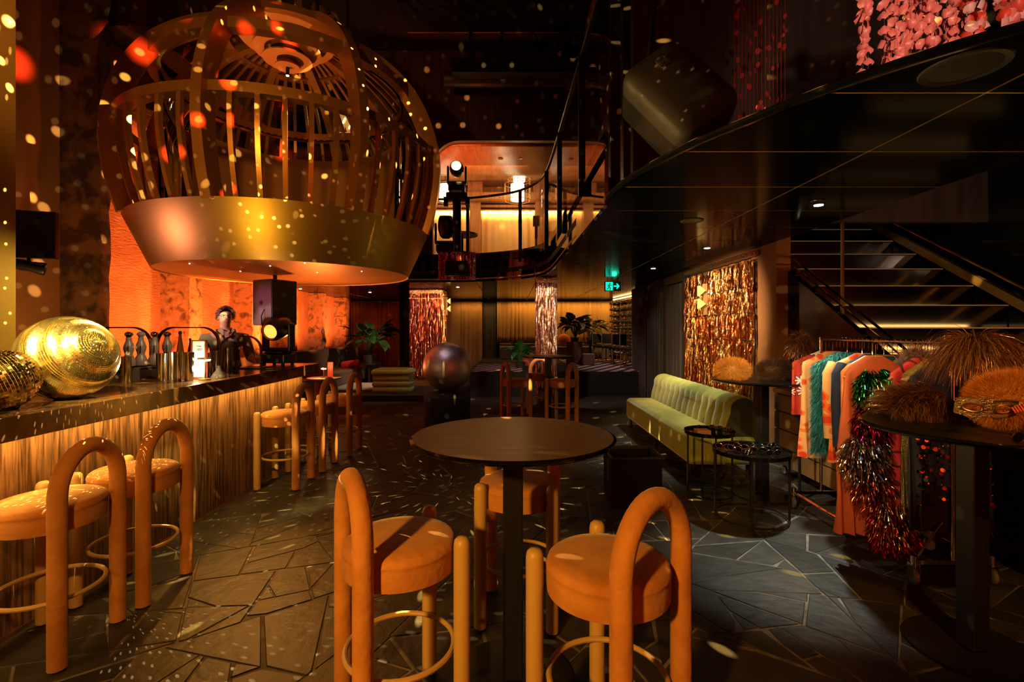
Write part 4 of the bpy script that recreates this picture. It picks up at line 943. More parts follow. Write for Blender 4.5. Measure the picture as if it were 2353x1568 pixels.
# shirt with sleeves to the forearm, collar, trousers and apron
skinned('shirt', [(0, 0, .95, (.168, .125)), (0, .005, 1.12, (.155, .118)), (0, .01, 1.28, (.182, .126)), (0, .012, 1.43, (.165, .098)), (0, .01, 1.49, (.075, .072)),
                  (-.20, .01, 1.41, .075), (-.25, .02, 1.17, .062), (-.222, -.08, 1.09, .058), (.20, .01, 1.41, .075), (.262, -.01, 1.17, .062), (.25, -.12, 1.155, .055)],
        [(0, 1), (1, 2), (2, 3), (3, 4), (3, 5), (5, 6), (6, 7), (3, 8), (8, 9), (9, 10)], shirt_m, man)
skinned('trousers', [(0, 0, .97, (.17, .125)), (-.095, 0, .86, .108), (-.10, -.01, .50, .08), (-.10, .01, .10, .065), (.095, 0, .86, .108), (.10, -.01, .50, .08), (.10, .01, .10, .065)],
        [(0, 1), (1, 2), (2, 3), (0, 4), (4, 5), (5, 6)], mat('dark_trousers', (.02, .018, .02), .8), man)
rows = []
for i in range(9):
    z = 1.37-.80*i/8; hw = .10+.07*min(1, i/3)
    rows.append([(hw*sin(u), -.012-(.135+.01*min(1, i/3))*cos(u*.9)*(1 if z < 1.3 else .9), z) for u in [-1.25+2.5*j/12 for j in range(13)]])
am = MB(); am.sheet(rows); am.build('apron', apron_m, man, solid=.008)
for s in (-1, 1):
    m_ = MB(); m_.flatbar([(s*.085, -.122, 1.36), (s*.09, -.10, 1.44), (s*.085, -.02, 1.505), (s*.06, .09, 1.46)], lambda i: (1, 0, 0), .028, .006); m_.build('apron_strap', mat('strap_%d' % s, (.05, .03, .02), .7), man)
    m_ = MB(); m_.prism3([(0, -.085, 1.44), (s*.035, -.105, 1.43), (s*.085, -.05, 1.49), (s*.06, -.02, 1.525), (s*.03, -.06, 1.50)], (0, -.008, .004)); m_.build('collar', mat('collar_%d' % s, (.38, .26, .13), .8), man, smooth=False, fix=True)
m_ = MB(); m_.prism3([(-.025, -.09, 1.48), (.025, -.09, 1.48), (.018, -.115, 1.40), (-.018, -.115, 1.40)], (0, -.006, 0)); m_.build('undershirt', mat('red_print_cloth', (.35, .03, .03), .7, col2=(.5, .42, .35), scale=60), man, smooth=False, fix=True)
spot('bartender_spot', (-4.6, 3.5, 2.35), (BX, BY, 1.6), 420, (1, .62, .55), 15, .6, .05)
# ------------------------------------------------------------------ far lounge
sofa_m = mat('grey_brown_leather', (.16, .13, .09), .5, col2=(.13, .10, .07), scale=4)
redv = mat('red_velvet', (.50, .015, .02), .6, sheen=.3)
sf_ = thing('long_sofa', 'long grey leather sofa along the orange wall', 'sofa', (-4.56, 12, 0))
m_ = MB(); m_.b2(-.42, .38, -3.0, 3.6, .10, .46); m_.build('seat', sofa_m, sf_, smooth=False, bevel=.03)
m_ = MB(); m_.box((-.44, .3, .70), (.16, 6.6, .58), R=Matrix.Rotation(radians(-8), 3, 'Y')); m_.build('backrest', sofa_m, sf_, smooth=False, bevel=.03)
m_ = MB(); m_.b2(-.35, .30, -2.9, 3.5, 0, .10); m_.build('plinth', blackmatte, sf_, smooth=False)
m_ = MB()
for k in range(1, 5): m_.b2(-.43, .385, -3.0+1.3*k-.004, -3.0+1.3*k+.004, .452, .4615)
m_.build('seam', blackmatte, sf_, smooth=False)
for k, (px, py, Y, lab) in enumerate(((727, 832, 10.6, 'round red bolster nearer the bar end on the long sofa'), (779, 828, 13.2, 'round red bolster farther along the long sofa'))):
    X = -4.38; m_ = MB(); m_.lathe([(0, -.24), (.085, -.235), (.10, -.20), (.10, .20), (.085, .235), (0, .24)], 24, R=Matrix.Rotation(radians(82), 3, 'Y'))
    o = m_.build('bolster_cushion', redv); o.location = (X, Y, .563); tag(o, lab, 'cushion', 'red bolsters on the long sofa')
litfloor_m = mat('lit_floor_cream', (.42, .36, .26), .95, bump=.3, bscale=60)  # pale slab for the lit floor, brightness put into its colour
m_ = MB(); m_.b2(-.62, .62, -1.1, .35, 0, .012); o = m_.build('lit_floor_patch', litfloor_m, smooth=False); o.location = (-3.52, 12.1, .131); tag(o, 'cream patch for the lit floor on the low plinth between sofa and green ottoman', 'lit_floor_patch')
# small cafe table with red menu and lamp
p = P(745, 868, 8.0); ct = thing('cafe_table', 'small round pale topped table past the bar end', 'table', (p.x, 8.0, 0))
zt = p.z
m_ = MB(); m_.lathe([(0, zt-.025), (.27, zt-.02), (.275, zt-.01), (.27, zt), (0, zt)], 40); m_.build('table_top', mat('pale_stone', (.50, .36, .20), .4), ct)
m_ = MB(); m_.cyl((0, 0, 0), .15, .02, zt-.02, 24); m_.build('pedestal', mat('brown_drum', (.20, .09, .035), .5), ct)
m_ = MB(); m_.cyl((0, 0, 0), .22, 0, .02, 28); m_.build('base_plate', blackmetal, ct)
rm = thing('red_menu', 'upright red menu card glowing beside the little table lamp', 'menu', (p.x+.08, 8.06, zt))
m_ = MB(); m_.b2(-.045, .045, -.008, .008, 0, .25); m_.build('card', mat('red_card', (.55, .06, .04), .5), rm, smooth=False)
small_lamp((p.x+.03, 7.9, zt), 'tiny brass lamp before the red menu on the pale table', (1, .6, .25), .95, 45)
point('cafe_lamp_light', (p.x+.03, 7.82, zt+.20), 5, (1, .45, .16), .02)
m_ = MB(); m_.lathe([(0, .35), (.24, .355), (.25, .37), (.24, .385), (0, .39)], 32); m_.cyl((0, 0, 0), .05, .02, .36, 14); m_.cyl((0, 0, 0), .17, 0, .02, 24)
o = m_.build('side_table', mat('brown_side_table', (.22, .09, .035), .5)); o.location = (p.x+.12, 7.2, 0.001); tag(o, 'low brown round side table beside the pale cafe table', 'table')
# low plinth, stacked green ottoman
m_ = MB(); m_.b2(-4.17, -1.55, 10.1, 11.9, 0.001, .13); m_.b2(-4.17, -2.6, 11.9, 12.5, .001, .13); tag(m_.build('low_plinth', blackmatte, smooth=False, bevel=.01), 'low black plinth under the green ottoman', 'plinth')
green = mat('moss_velvet', (.22, .20, .035), .75, sheen=.4, bump=.06, bscale=30)
ot = thing('stacked_ottoman', 'moss green ottoman of three stacked pads with wooden top', 'ottoman', (-2.62, 10.78, .131))
def pad(z0, z1, hw, hd, r=.22):
    pl = [(hw*cos(2*pi*k/48)/max(abs(cos(2*pi*k/48)), abs(sin(2*pi*k/48)))**.75, hd*sin(2*pi*k/48)/max(abs(cos(2*pi*k/48)), abs(sin(2*pi*k/48)))**.75) for k in range(48)]
    rows = []; h = (z1-z0)/2; zc = (z0+z1)/2
    for i in range(9):
        a = -pi/2+pi*i/8; rows.append([(x*(1-.09*(1-cos(a))), y*(1-.09*(1-cos(a))), zc+h*sin(a)) for x, y in pl+pl[:1]])
    m_ = MB(); m_.sheet(rows); m_.add([(x*.91, y*.91, z1) for x, y in pl], [tuple(range(48))]); m_.add([(x*.91, y*.91, z0) for x, y in pl], [tuple(range(48))[::-1]]); return m_
for k in range(3): pad(.125*k, .125*k+.135, .43, .34).build('pad', green, ot, angle=60)
pad(.385, .50, .45, .36).build('pad', green, ot, angle=60)
m_ = MB(); m_.b2(-.36, .30, -.27, .27, .498, .515); m_.build('wooden_tray', mat('tray_wood', (.30, .15, .04), .4), ot, smooth=False, bevel=.006)
# tinsel columns
def tinsel_sheet(p0, p1, z0, z1, n, w, seed, bands=0, off=.02, segs=26):
    rg = random.Random(seed); p0 = Vector((p0[0], p0[1], 0)); p1 = Vector((p1[0], p1[1], 0)); t = (p1-p0).normalized(); L = (p1-p0).length; nn = Vector((t.y, -t.x, 0)); m_ = MB()
    for _ in range(n):
        u = rg.uniform(0, L); ww = w*rg.uniform(.5, 1.3); d = rg.uniform(.0, off); a = rg.uniform(-.9, .9); zb = z0+rg.uniform(0, .06)*(z1-z0)*rg.random(); zt = z1-rg.uniform(0, .02); vv = []
        for k in range(segs+1):
            z = zt+(zb-zt)*k/segs; a += rg.uniform(-1.0, 1.0); a = max(-1.3, min(1.3, a)); u += rg.uniform(-.0025, .0025)
            c_ = p0+t*min(L, max(0, u))+nn*(d+rg.uniform(-.010, .014))+Vector((0, 0, z)); s_ = t*cos(a)+nn*sin(a)
            vv += [c_+s_*ww/2, c_-s_*ww/2]
        m_.add(vv, [(2*k, 2*k+1, 2*k+3, 2*k+2) for k in range(segs)])
    return m_
tin_gold = ramp_island('gold_tinsel', [lin(240, 190, 110), lin(200, 130, 60), lin(250, 220, 170), lin(170, 95, 45), lin(225, 160, 90), lin(205, 110, 60)], .22, 1, bump=.5, bscale=55)
tin_rust = ramp_island('rust_tinsel', [lin(215, 120, 70), lin(190, 80, 40), lin(235, 170, 120), lin(200, 95, 55), lin(220, 140, 100), lin(150, 60, 35), lin(170, 90, 120)], .24, 1, bump=.5, bscale=55)
tin_silver = ramp_island('champagne_tinsel', [lin(230, 200, 170), lin(250, 235, 215), lin(205, 150, 120), lin(225, 180, 150), lin(180, 130, 100)], .2, 1, bump=.5, bscale=55)
def tinsel_column(label, x0, x1, y0, y1, z0, z1, m1, m2, n, core=True):
    t = thing('tinsel_column', label, 'tinsel column', ((x0+x1)/2, (y0+y1)/2, 0)); cx, cyy = (x0+x1)/2, (y0+y1)/2
    m_ = MB(); m_.b2(x0-cx+.03, x1-cx-.03, y0-cyy+.03, y1-cyy-.03, .001, z1); m_.build('column_core', mat('core_%s' % label[:6], (.10, .045, .018), .4, metal=.3), t, smooth=False)
    for k, (a, b, nn_, mm, sd) in enumerate((((x0, y0), (x1, y0), n, m1, 1), ((x1, y0), (x1, y1), int(n*(y1-y0)/(x1-x0)), m2, 2), ((x0, y1), (x0, y0), int(n*(y1-y0)/(x1-x0)), m1, 3), ((x1, y1), (x0, y1), n//3, m2, 4))):
        stuff(tinsel_sheet((a[0]-cx, a[1]-cyy), (b[0]-cx, b[1]-cyy), z0, z1, int(nn_*1.3), .017, sd+n).build('tinsel', mm, t, smooth=False))
    m_ = MB(); m_.b2(x0-cx-.03, x1-cx+.03, y0-cyy-.03, y1-cyy+.03, z1-.10, z1-.02); m_.b2(x0-cx-.032, x1-cx+.032, y0-cyy-.032, y1-cyy+.032, z1-.23, z1-.215); m_.build('top_band', mat('foil_band_%d' % n, (.75, .5, .25), .25, metal=1, bump=.9, bscale=40), t, smooth=False)
    return t
tinsel_column('broad rust and gold tinsel column behind the green ottoman', -2.49, -1.72, 11.95, 12.75, .30, 2.49, tin_rust, tin_gold, 170)
tinsel_column('narrow champagne tinsel column behind the far high table', .49, .83, 9.2, 9.54, .12, 2.49, tin_silver, tin_silver, 90)
spot('tinsel_column_fill', (-1.0, 10.3, 2.46), (-2.1, 12.0, 1.5), 420, (1, .56, .30), 64, .6, .05)  # added for glints on the broad column, no fixture
spot('tinsel_column_pink', (-2.5, 9.95, 2.46), (-2.2, 12.0, 2.2), 9, (1, .16, .26), 60, .8, .05)
spot('narrow_tinsel_fill', (.2, 7.9, 2.46), (.66, 9.2, 1.5), 200, (1, .68, .46), 62, .6, .05)  # this and the next are added to make the narrow column sparkle
spot('narrow_tinsel_fill_low', (1.6, 7.6, 2.40), (.66, 9.2, 1.6), 150, (1, .7, .5), 50, .6, .05)
# far curtains, platform, banquette
strip_x('far_cove_light', -1.9, -.35, 16.15, 2.46, 9, (1, .50, .11), .05, (0, .25, -1), 150)
strip_x('far_cove_light', -.1, 4.0, 16.15, 2.46, 36, (1, .47, .08), .05, (0, .25, -1), 150)
for k, (px0, px1, z0, mm, lab, wv) in enumerate(((806, 868, .02, cur_red, 'rust curtain in the corner beyond the orange wall', .12), (868, 918, .02, cur_red, 'dark rust curtain behind the tall leafy plant', .14), (1012, 1060, .02, cur_tan, 'plain tan curtain panel beside the broad tinsel column', .5), (1060, 1108, .02, cur_tan, 'tan pleated curtain before the dark doorway', .16),
                                            (1142, 1240, 1.08, cur_brown, 'gold lit curtain between the doorway and the narrow tinsel column', .14), (1240, 1340, 1.08, cur_brown, 'gold lit curtain behind the tallest plant', .17), (1340, 1418, 1.08, cur_brown, 'gold lit curtain next to the wine rack', .14))):
    a = P(px0, 758, 16.4); b = P(px1, 758, 16.4); c_ = curtain((a.x, 16.42), (b.x, 16.42), z0, 2.47, .035, wv, seed=k)
    tag(c_.build('curtain', mm, solid=.006, angle=80), lab, 'curtain', 'curtains along the far back wall')
a = P(1110, 758, 16.5); b = P(1140, 758, 16.5); c_ = curtain((a.x, 16.52), (b.x, 16.52), .02, 2.4, .03, .13, seed=9); tag(c_.build('curtain', cur_black, solid=.006, angle=80), 'charcoal curtain filling the far doorway', 'curtain')
spot('rust_curtain_light', (-4.6, 15.2, .6), (-5.0, 16.3, 1.8), 18, ORANGE, 80, 1, .1)
m_ = MB(); m_.b2(-.95, 2.99, 10.95, 16.3, .001, .55); m_.b2(2.99, 5.2, 11.81, 16.3, .001, .55)
pf = tag(m_.build('dining_platform', blackmatte, smooth=False), 'raised black dining platform at the back of the room', 'platform')
striped = mat('striped_carpet', (.30, .22, .21), .9)
nt = striped.node_tree; n_ = nt.nodes; tc = n_.new('ShaderNodeTexCoord'); mp = n_.new('ShaderNodeMapping'); mp.inputs['Rotation'].default_value = (0, 0, radians(28)); wv_ = n_.new('ShaderNodeTexWave'); wv_.inputs['Scale'].default_value = 1.15; wv_.inputs['Distortion'].default_value = 1.6; wv_.inputs['Detail Scale'].default_value = .4
cr = n_.new('ShaderNodeValToRGB'); e_ = cr.color_ramp.elements; e_[0].color = (.012, .008, .012, 1); e_[1].position = .5; e_[1].color = (.55, .38, .36, 1); a_ = e_.new(.30); a_.color = (.05, .012, .05, 1); cr.color_ramp.interpolation = 'CONSTANT'
nt.links.new(tc.outputs['Object'], mp.inputs[0]); nt.links.new(mp.outputs[0], wv_.inputs[0]); nt.links.new(wv_.outputs[0], cr.inputs[0]); nt.links.new(cr.outputs[0], n_['Principled BSDF'].inputs['Base Color'])
m_ = MB(); m_.b2(1.5, 2.97, 10.97, 15.6, .551, .558); m_.b2(2.97, 4.9, 11.85, 15.6, .551, .558); tag(m_.build('striped_carpet', striped, smooth=False), 'pink and black striped carpet on the raised dining platform', 'carpet')
m_ = MB(); m_.b2(-.92, 0.25, 10.97, 13.6, .551, .558); tag(m_.build('striped_carpet', striped, smooth=False), 'striped carpet strip on the platform beside the mirror ball', 'carpet')
spot('carpet_light', (2.6, 12.6, 2.46), (2.6, 12.8, .55), 40, (1, .72, .66), 110, .7, .05)
spot('carpet_light_two', (-.4, 12.0, 2.46), (-.4, 12.2, .55), 14, (1, .75, .68), 90, .7, .05)
bq = thing('back_banquette', 'long grey banquette under the gold lit curtains', 'banquette', (2, 16.05, .55))
m_ = MB(); m_.b2(-2.4, 2.0, .05, .20, 0, .50); m_.build('backrest', sofa_m, bq, smooth=False, bevel=.02)
m_ = MB(); m_.b2(-2.4, 2.0, -.45, .05, 0, .40); m_.build('seat', sofa_m, bq, smooth=False, bevel=.03)
# plants
leaf_m = mat('glossy_leaf', (.035, .085, .022), .32, col2=(.05, .12, .035), scale=10, spec=.5)
leaf_b = mat('bright_leaf', (.03, .14, .035), .35)
leaf_o = mat('olive_leaf', (.09, .085, .03), .4)
def leaf(L, Wd, m_):
    mb = MB(); rows = []
    for i in range(8):
        s = i/7; w = Wd*sin(pi*min(1, s*1.02))**.7*(1-.35*s)*.5+.002; z = .22*L*sin(s*1.7)-.18*L*s*s
        rows.append([(-w, L*s, z+.18*w), (-w*.5, L*s, z+.03*w), (0, L*s, z-.12*w), (w*.5, L*s, z+.03*w), (w, L*s, z+.18*w)])
    mb.sheet(rows); return mb.mesh('leaf', m_, True, 180)
def plant(label, loc, h, n, L, Wd, lm, seed, pot, spread=.7):
    t = thing('potted_plant', label, 'plant', loc); rg = random.Random(seed); lm_ = leaf(L, Wd, lm)
    pr, ph = pot; m_ = MB(); m_.lathe([(0, 0), (pr*.75, 0), (pr, ph), (pr*.9, ph), (pr*.85, ph-.02), (0, ph-.02)], 24); m_.build('pot', mat('pot_%d' % seed, (.03, .03, .032), .4), t)
    for k in range(n):
        a = rg.uniform(0, 2*pi); el = rg.uniform(.15, 1.2); hh = h*(.45+.55*rg.random()); rad = spread*L*rg.uniform(.2, 1)
        tip = Vector((rad*cos(a), rad*sin(a), ph+hh))
        m_ = MB(); m_.tube([(0, 0, ph-.03), tip*.5+Vector((0, 0, ph*.5+.04)), tip], .006, 5); m_.build('stem', lm, t)
        o = bpy.data.objects.new('leaf', lm_); o.location = tip; o.rotation_euler = (rg.uniform(-.7, .7), rg.uniform(-.4, .4), a-pi/2+rg.uniform(-.5, .5)); s = rg.uniform(.7, 1.15); o.scale = (s, s, s); o.parent = t; COL.objects.link(o)
    return t
def side_stand(label, x, y, z0, h, r=.2):
    m_ = MB(); m_.cyl((0, 0, 0), r, h-.03, h, 28); m_.cyl((0, 0, 0), .04, .02, h-.03, 12); m_.cyl((0, 0, 0), r*.7, 0, .02, 24); o = m_.build('plant_stand', blackmetal); o.location = (x, y, z0); tag(o, label, 'stand')
q = P(848, 800, 12.8); side_stand('dark round stand under the broad leaved plant', q.x, 12.8, .001, .62, .28)
plant('broad leaved plant in a dark pot before the rust curtains', (q.x, 12.8, .622), .66, 34, .50, .34, leaf_m, 1, (.17, .22), .8)
spot('plant_spot', (q.x+.8, 11.2, 2.46), (q.x+.05, 12.7, 1.3), 34, (.95, 1, .85), 28, .6, .04)
q = P(1195, 800, 12.0); plant('bushy bright green plant behind the far high table', (q.x, 12.0, .551), .40, 34, .26, .18, leaf_b, 2, (.13, .16), .8)
spot('green_plant_spot', (q.x+.1, 11.2, 2.46), (q.x, 12.0, .9), 14, (.9, 1, .8), 24, .6, .04)
tw = mat('bark_wood', (.14, .07, .03), .8, col2=(.07, .035, .016), scale=6, stretch=(4, 4, .6), bump=.6)
q = P(1320, 830, 13.2); m_ = MB(); m_.lathe([(0, .0), (.22, 0), (.235, .2), (.21, .45), (.22, .62), (0, .62)], 28); o = m_.build('tree_stump_stand', tw); o.location = (q.x, 13.2, .551); tag(o, 'bark covered stump stand under the tallest plant', 'stand')
plant('tallest olive plant on a bark stump before gold curtains', (q.x+.02, 13.2, 1.172), .50, 40, .36, .22, leaf_o, 3, (.10, .12), .8)
q = P(1345, 790, 14.9); side_stand('dark stand behind the bark stump', q.x+.15, 14.9, .551, .55, .2)
plant('drooping olive plant right of the tallest plant', (q.x+.15, 14.9, 1.102), .5, 30, .40, .20, leaf_o, 5, (.12, .16), 1.0)
# chairs and tables on the platform
chm = mat('chair_wood', (.22, .12, .05), .45)
def chair(loc, rz, label):
    t = thing('dining_chair', label, 'chair', loc, rz, 'dark chairs on the dining platform')
    m_ = MB(); m_.b2(-.22, .22, -.22, .22, .42, .47); m_.build('seat', blackmatte, t, smooth=False, bevel=.015)
    m_ = MB(); m_.b2(-.22, .22, .19, .23, .55, .82); m_.build('backrest', blackmatte, t, smooth=False, bevel=.012)
    m_ = MB(); m_.tube([(-.22, .21, .5), (-.22, .21, .85), (.22, .21, .85), (.22, .21, .5)], .016, 8); m_.build('back_frame', chm, t)
    for sx in (-1, 1):
        for sy in (-1, 1):
            m_ = MB(); m_.cyl((sx*.2, sy*.2, 0), .016, 0, .52 if sy > 0 else .43, 8); m_.build('leg', chm, t)
    return t
for k, (px, Y, rz, lab) in enumerate(((1384, 14.2, .2, 'dark chair with pale wood frame nearest the tallest plant'), (1408, 13.6, .5, 'dark chair with pale wood frame in the middle of the row'), (1432, 12.9, .8, 'dark chair with pale wood frame below the wine rack'), (1450, 12.2, 1.0, 'dark chair with pale wood frame at the dark curtain edge'))):
    q = P(px, 800, Y); chair((q.x, Y, .559), rz, lab)
q = P(1322, 800, 14.9); m_ = MB(); m_.b2(-.16, .16, -.16, .16, .0, .30); o = m_.build('pink_cube_seat', mat('dusty_pink', (.30, .20, .17), .7), smooth=False, bevel=.02); o.location = (P(1351, 800, 13.0).x, 13.0, .559); tag(o, 'dusty pink cube seat on the striped carpet', 'seat')
orange_pad = mat('orange_cushion', (.55, .12, .035), .7)
def cushion(label, loc, rz, m1, w=.42):
    m_ = MB(); m_.ell((0, 0, w/2), w/2, .08, w/2, 16, 10); o = m_.build('cushion', m1); o.location = loc; o.rotation_euler = (-.3, 0, rz); tag(o, label, 'cushion', 'cushions on the far banquette'); return o
cushion('orange cushion leaning beside the narrow tinsel column', (P(1297, 800, 15.7).x, 15.78, .945), 0, orange_pad, .44)
cushion('red orange cushion beside the bright green plant', (P(1212, 800, 12.5).x, 12.5, .555), .3, orange_pad, .46)
# wine rack
wr = thing('wine_rack', 'tall wine rack of dark bottles glowing at the dining alcove', 'wine rack', (0, 0, 0))
rk = mat('rack_copper', (.52, .26, .10), .45, metal=.4)
a0 = P(1410, 758, 15.6); a1 = P(1462, 758, 13.4)
dirv = Vector((a1.x-a0.x, a1.y-a0.y, 0)); LL = dirv.length; dirv.normalize(); nrm_ = Vector((dirv.y, -dirv.x, 0)); nrm_ = nrm_ if nrm_.y < 0 else -nrm_
ang = atan2(dirv.y, dirv.x)
m_ = MB(); c_ = (a0+a1)/2-nrm_*.22; m_.box((c_.x, c_.y, 1.52), (LL, .03, 1.92), ang); m_.build('back_panel', rk, wr, smooth=False)
for k in range(7):
    c_ = a0+dirv*LL*k/6; m_ = MB(); m_.box((c_.x, c_.y, 1.52), (.025, .025, 1.92), ang); m_.build('upright', rk, wr, smooth=False)
m_ = MB(); m_.box(((a0+a1)/2).to_tuple()[:2]+(2.46,), (LL, .05, .03), ang); m_.build('light_bar', led, wr, smooth=False)
bott = MB(); Rb = Matrix((dirv, Vector((0, 0, 1)), nrm_)).transposed()
bott.lathe([(0, -.16), (.062, -.16), (.066, -.14), (.066, .05), (.028, .12), (.03, .19), (0, .19)], 12, R=Rb)
bmesh_ = bott.mesh('wine_bottle', mat('wine_bottle_glass', (.025, .018, .01), .2, spec=.9))
cnt = 0
for i in range(9):
    for k in range(5):
        c_ = a0+dirv*LL*(k+.5)/5; cnt += 1
        o = bpy.data.objects.new('wine_bottle', bmesh_); COL.objects.link(o); o.location = (c_.x, c_.y, .80+.19*i)
        tag(o, 'dark wine bottle lying in the tall rack with its neck outward', 'bottle', 'bottles in the wine rack')
for i in range(10):
    m_ = MB(); c_ = (a0+a1)/2; m_.box((c_.x, c_.y, .80+.19*i-.095), (LL, .02, .012), ang); m_.build('cross_rail', rk, wr, smooth=False)
spot('wine_rack_light', (2.75, 12.6, 2.45), ((a0.x+a1.x)/2, 14.5, 1.6), 130, (1, .62, .25), 70, .7, .05)
m_ = MB(); q = P(1412, 720, 15.9); m_.b2(q.x-.12, q.x+.35, 15.8, 16.1, 1.75, 1.79); m_.b2(q.x-.12, q.x+.35, 15.8, 16.1, 1.42, 1.46); m_.b2(q.x-.12, q.x-.09, 15.8, 16.1, 1.0, 2.45); tag(m_.build('glass_shelf', rk, smooth=False), 'small lit shelf unit between curtain and wine rack', 'shelf')
# wall sconces
def sconce(label, loc, rz):
    t = thing('wall_sconce', label, 'sconce', loc, rz)
    m_ = MB(); m_.prism3([(0, 0, .1), (.09, 0, .17), (.09, 0, .02)], (0, .1, 0)); m_.prism3([(0, 0, -.1), (.09, 0, -.17), (.09, 0, -.02)], (0, .1, 0)); m_.build('wing', mat('sconce_gold', (.8, .55, .15), .35, metal=.7, emit=(1, .62, .18), estr=.9), t, smooth=False, fix=True)
    m_ = MB(); m_.b2(-.03, .02, .02, .08, -.26, .2); m_.build('back_plate', mat('sconce_plate', (.25, .13, .05), .5), t, smooth=False)
q = P(1015, 702, 12.6); sconce('gold fan sconce at the side of the broad tinsel column', (-1.66, 12.35, q.z), 0)
# exit sign
ex = thing('exit_sign', 'green running man exit sign hung below the black ceiling', 'sign', (P(1408, 658, 9.6).x, 9.6, P(1408, 658, 9.6).z))
eg = mat('exit_green', (.02, .8, .5), emit=(.0, .85, .50), estr=1.6)
m_ = MB(); m_.b2(-.16, .16, 0, .03, -.095, .095); m_.build('case', blackmatte, ex, smooth=False)
m_ = MB(); m_.b2(-.14, .0, -.005, 0, -.08, .08); m_.build('green_panel', eg, ex, smooth=False)
m_ = MB()
def stick(pts, w=.012):
    for a, b in zip(pts[:-1], pts[1:]):
        a = Vector(a); b = Vector(b); d = (b-a).normalized(); n2 = Vector((-d.y, d.x))*w
        m_.prism3([(p_.x, -.006, p_.y) for p_ in (a+n2, b+n2, b-n2, a-n2)], (0, -.003, 0))
m_.cyl((0, 0, 0), .001, 0, .001, 4)
m_.prism3([(-.058+.014*cos(t_), -.006, .055+.014*sin(t_)) for t_ in [2*pi*k/12 for k in range(12)]], (0, -.003, 0))
stick([(-.065, .035), (-.078, -.015)], .013); stick([(-.066, .03), (-.035, .012), (-.02, .025)], .007); stick([(-.068, .032), (-.10, .018), (-.108, -.008)], .007)
stick([(-.078, -.015), (-.05, -.03), (-.055, -.065), (-.04, -.065)], .009); stick([(-.08, -.018), (-.092, -.05), (-.125, -.052)], .009)
m_.build('running_man', blackmatte, ex, smooth=False, fix=True)
m_ = MB(); stick([(.02, 0), (.10, 0)], .012); stick([(.075, .05), (.122, -.004)], .012); stick([(.075, -.05), (.122, .004)], .012); m_.build('arrow', eg, ex, smooth=False, fix=True)
m_ = MB(); m_.b2(-.10, -.09, .005, .015, .095, ZC-P(1408, 658, 9.6).z); m_.b2(.09, .10, .005, .015, .095, ZC-P(1408, 658, 9.6).z); m_.build('hanger', blackmetal, ex, smooth=False)
point('exit_glow', (P(1408, 658, 9.6).x, 9.45, P(1408, 658, 9.6).z+.05), .5, (.05, 1, .6), .05)
# ceiling downlights and round ceiling speakers
def downlight(px, py, lab):
    Y = F/(PY-py)*(ZC-H); x = (px-PX)*Y/F
    t = thing('downlight', lab, 'downlight', (x, Y, ZC), 0, 'ceiling downlights')
    m_ = MB(); m_.lathe([(.045, -.004), (.052, -.004), (.054, 0), (.045, .0)], 24); m_.build('trim_ring', blackmetal, t)
    m_ = MB(); m_.cyl((0, 0, 0), .034, -.006, -.001, 20); m_.build('lens', ledcool, t)
for px, py, lab in ((1881, 471, 'nearest lit downlight over the clothes rack'), (1625, 570, 'lit downlight above the green couch'), (1501, 617, 'lit downlight past the couch towards the exit sign'), (1052, 660, 'lit downlight at the far end near the broad tinsel column'), (1405, 664, 'tiny lit downlight beside the exit sign'), (850, 672, 'lit downlight by the orange wall'), (690, 664, 'tiny lit downlight next to the hung loudspeaker')): downlight(px, py, lab)
def ceil_speaker(px, py, r, lab):
    Y = F/(PY-py)*(ZC-H); x = (px-PX)*Y/F
    t = thing('ceiling_speaker', lab, 'ceiling speaker', (x, Y, ZC), 0, 'round ceiling speakers')
    m_ = MB(); m_.lathe([(r*.82, -.004), (r, -.007), (r*1.03, -.001), (r*.82, -.001)], 48); m_.build('rim', mat('dark_rim', (.03, .03, .028), .3), t)
    m_ = MB(); m_.lathe([(0, -.002), (r*.82, -.003), (r*.82, -.001), (0, -.001)], 48); m_.build('cover', mat('dark_cover', (.02, .022, .018), .35), t)
ceil_speaker(2215, 155, .135, 'biggest round ceiling speaker near the petal curtain'); ceil_speaker(1880, 462, .05, 'small round ceiling ring beside the nearest downlight'); ceil_speaker(1590, 507, .10, 'round ceiling speaker above the green couch')
# ------------------------------------------------------------------ balustrade of the balcony
bal = thing('balustrade', 'curved glass balustrade with black handrail on the balcony', 'balustrade', (0, 0, 0))
RL = dense([(-5.4, 9.78), (-1.5, 9.75), (-.75, 9.62), (-.05, 9.30), (.30, 8.92), (.50, 8.45), (.58, 7.9), (.62, 7.0), (.66, 5.2), (.69, 3.74), (.73, 3.2)], 6)
m_ = MB(); m_.tube([(x, y, 4.12) for x, y in RL], .024, 8); m_.build('handrail', blackmetal, bal)
gsh = MB(); gsh.sheet([[(x, y, 2.86) for x, y in RL], [(x, y, 4.06) for x, y in RL]]); gsh.build('glass_panel', glass_m, bal, angle=180)
for px, Y in ((1075, 9.62), (1196, 9.36), (1262, 8.55), (1290, 6.5), (1333, 4.85)):
    tx = (px-PX)/F; best = min(RL, key=lambda q_: abs(q_[0]/q_[1]-tx)+.02*abs(q_[1]-Y)); x, y = best
    m_ = MB(); m_.b2(x-.032, x+.032, y-.02, y+.02, 2.78, 4.12); m_.build('baluster', blackmetal, bal, smooth=False)
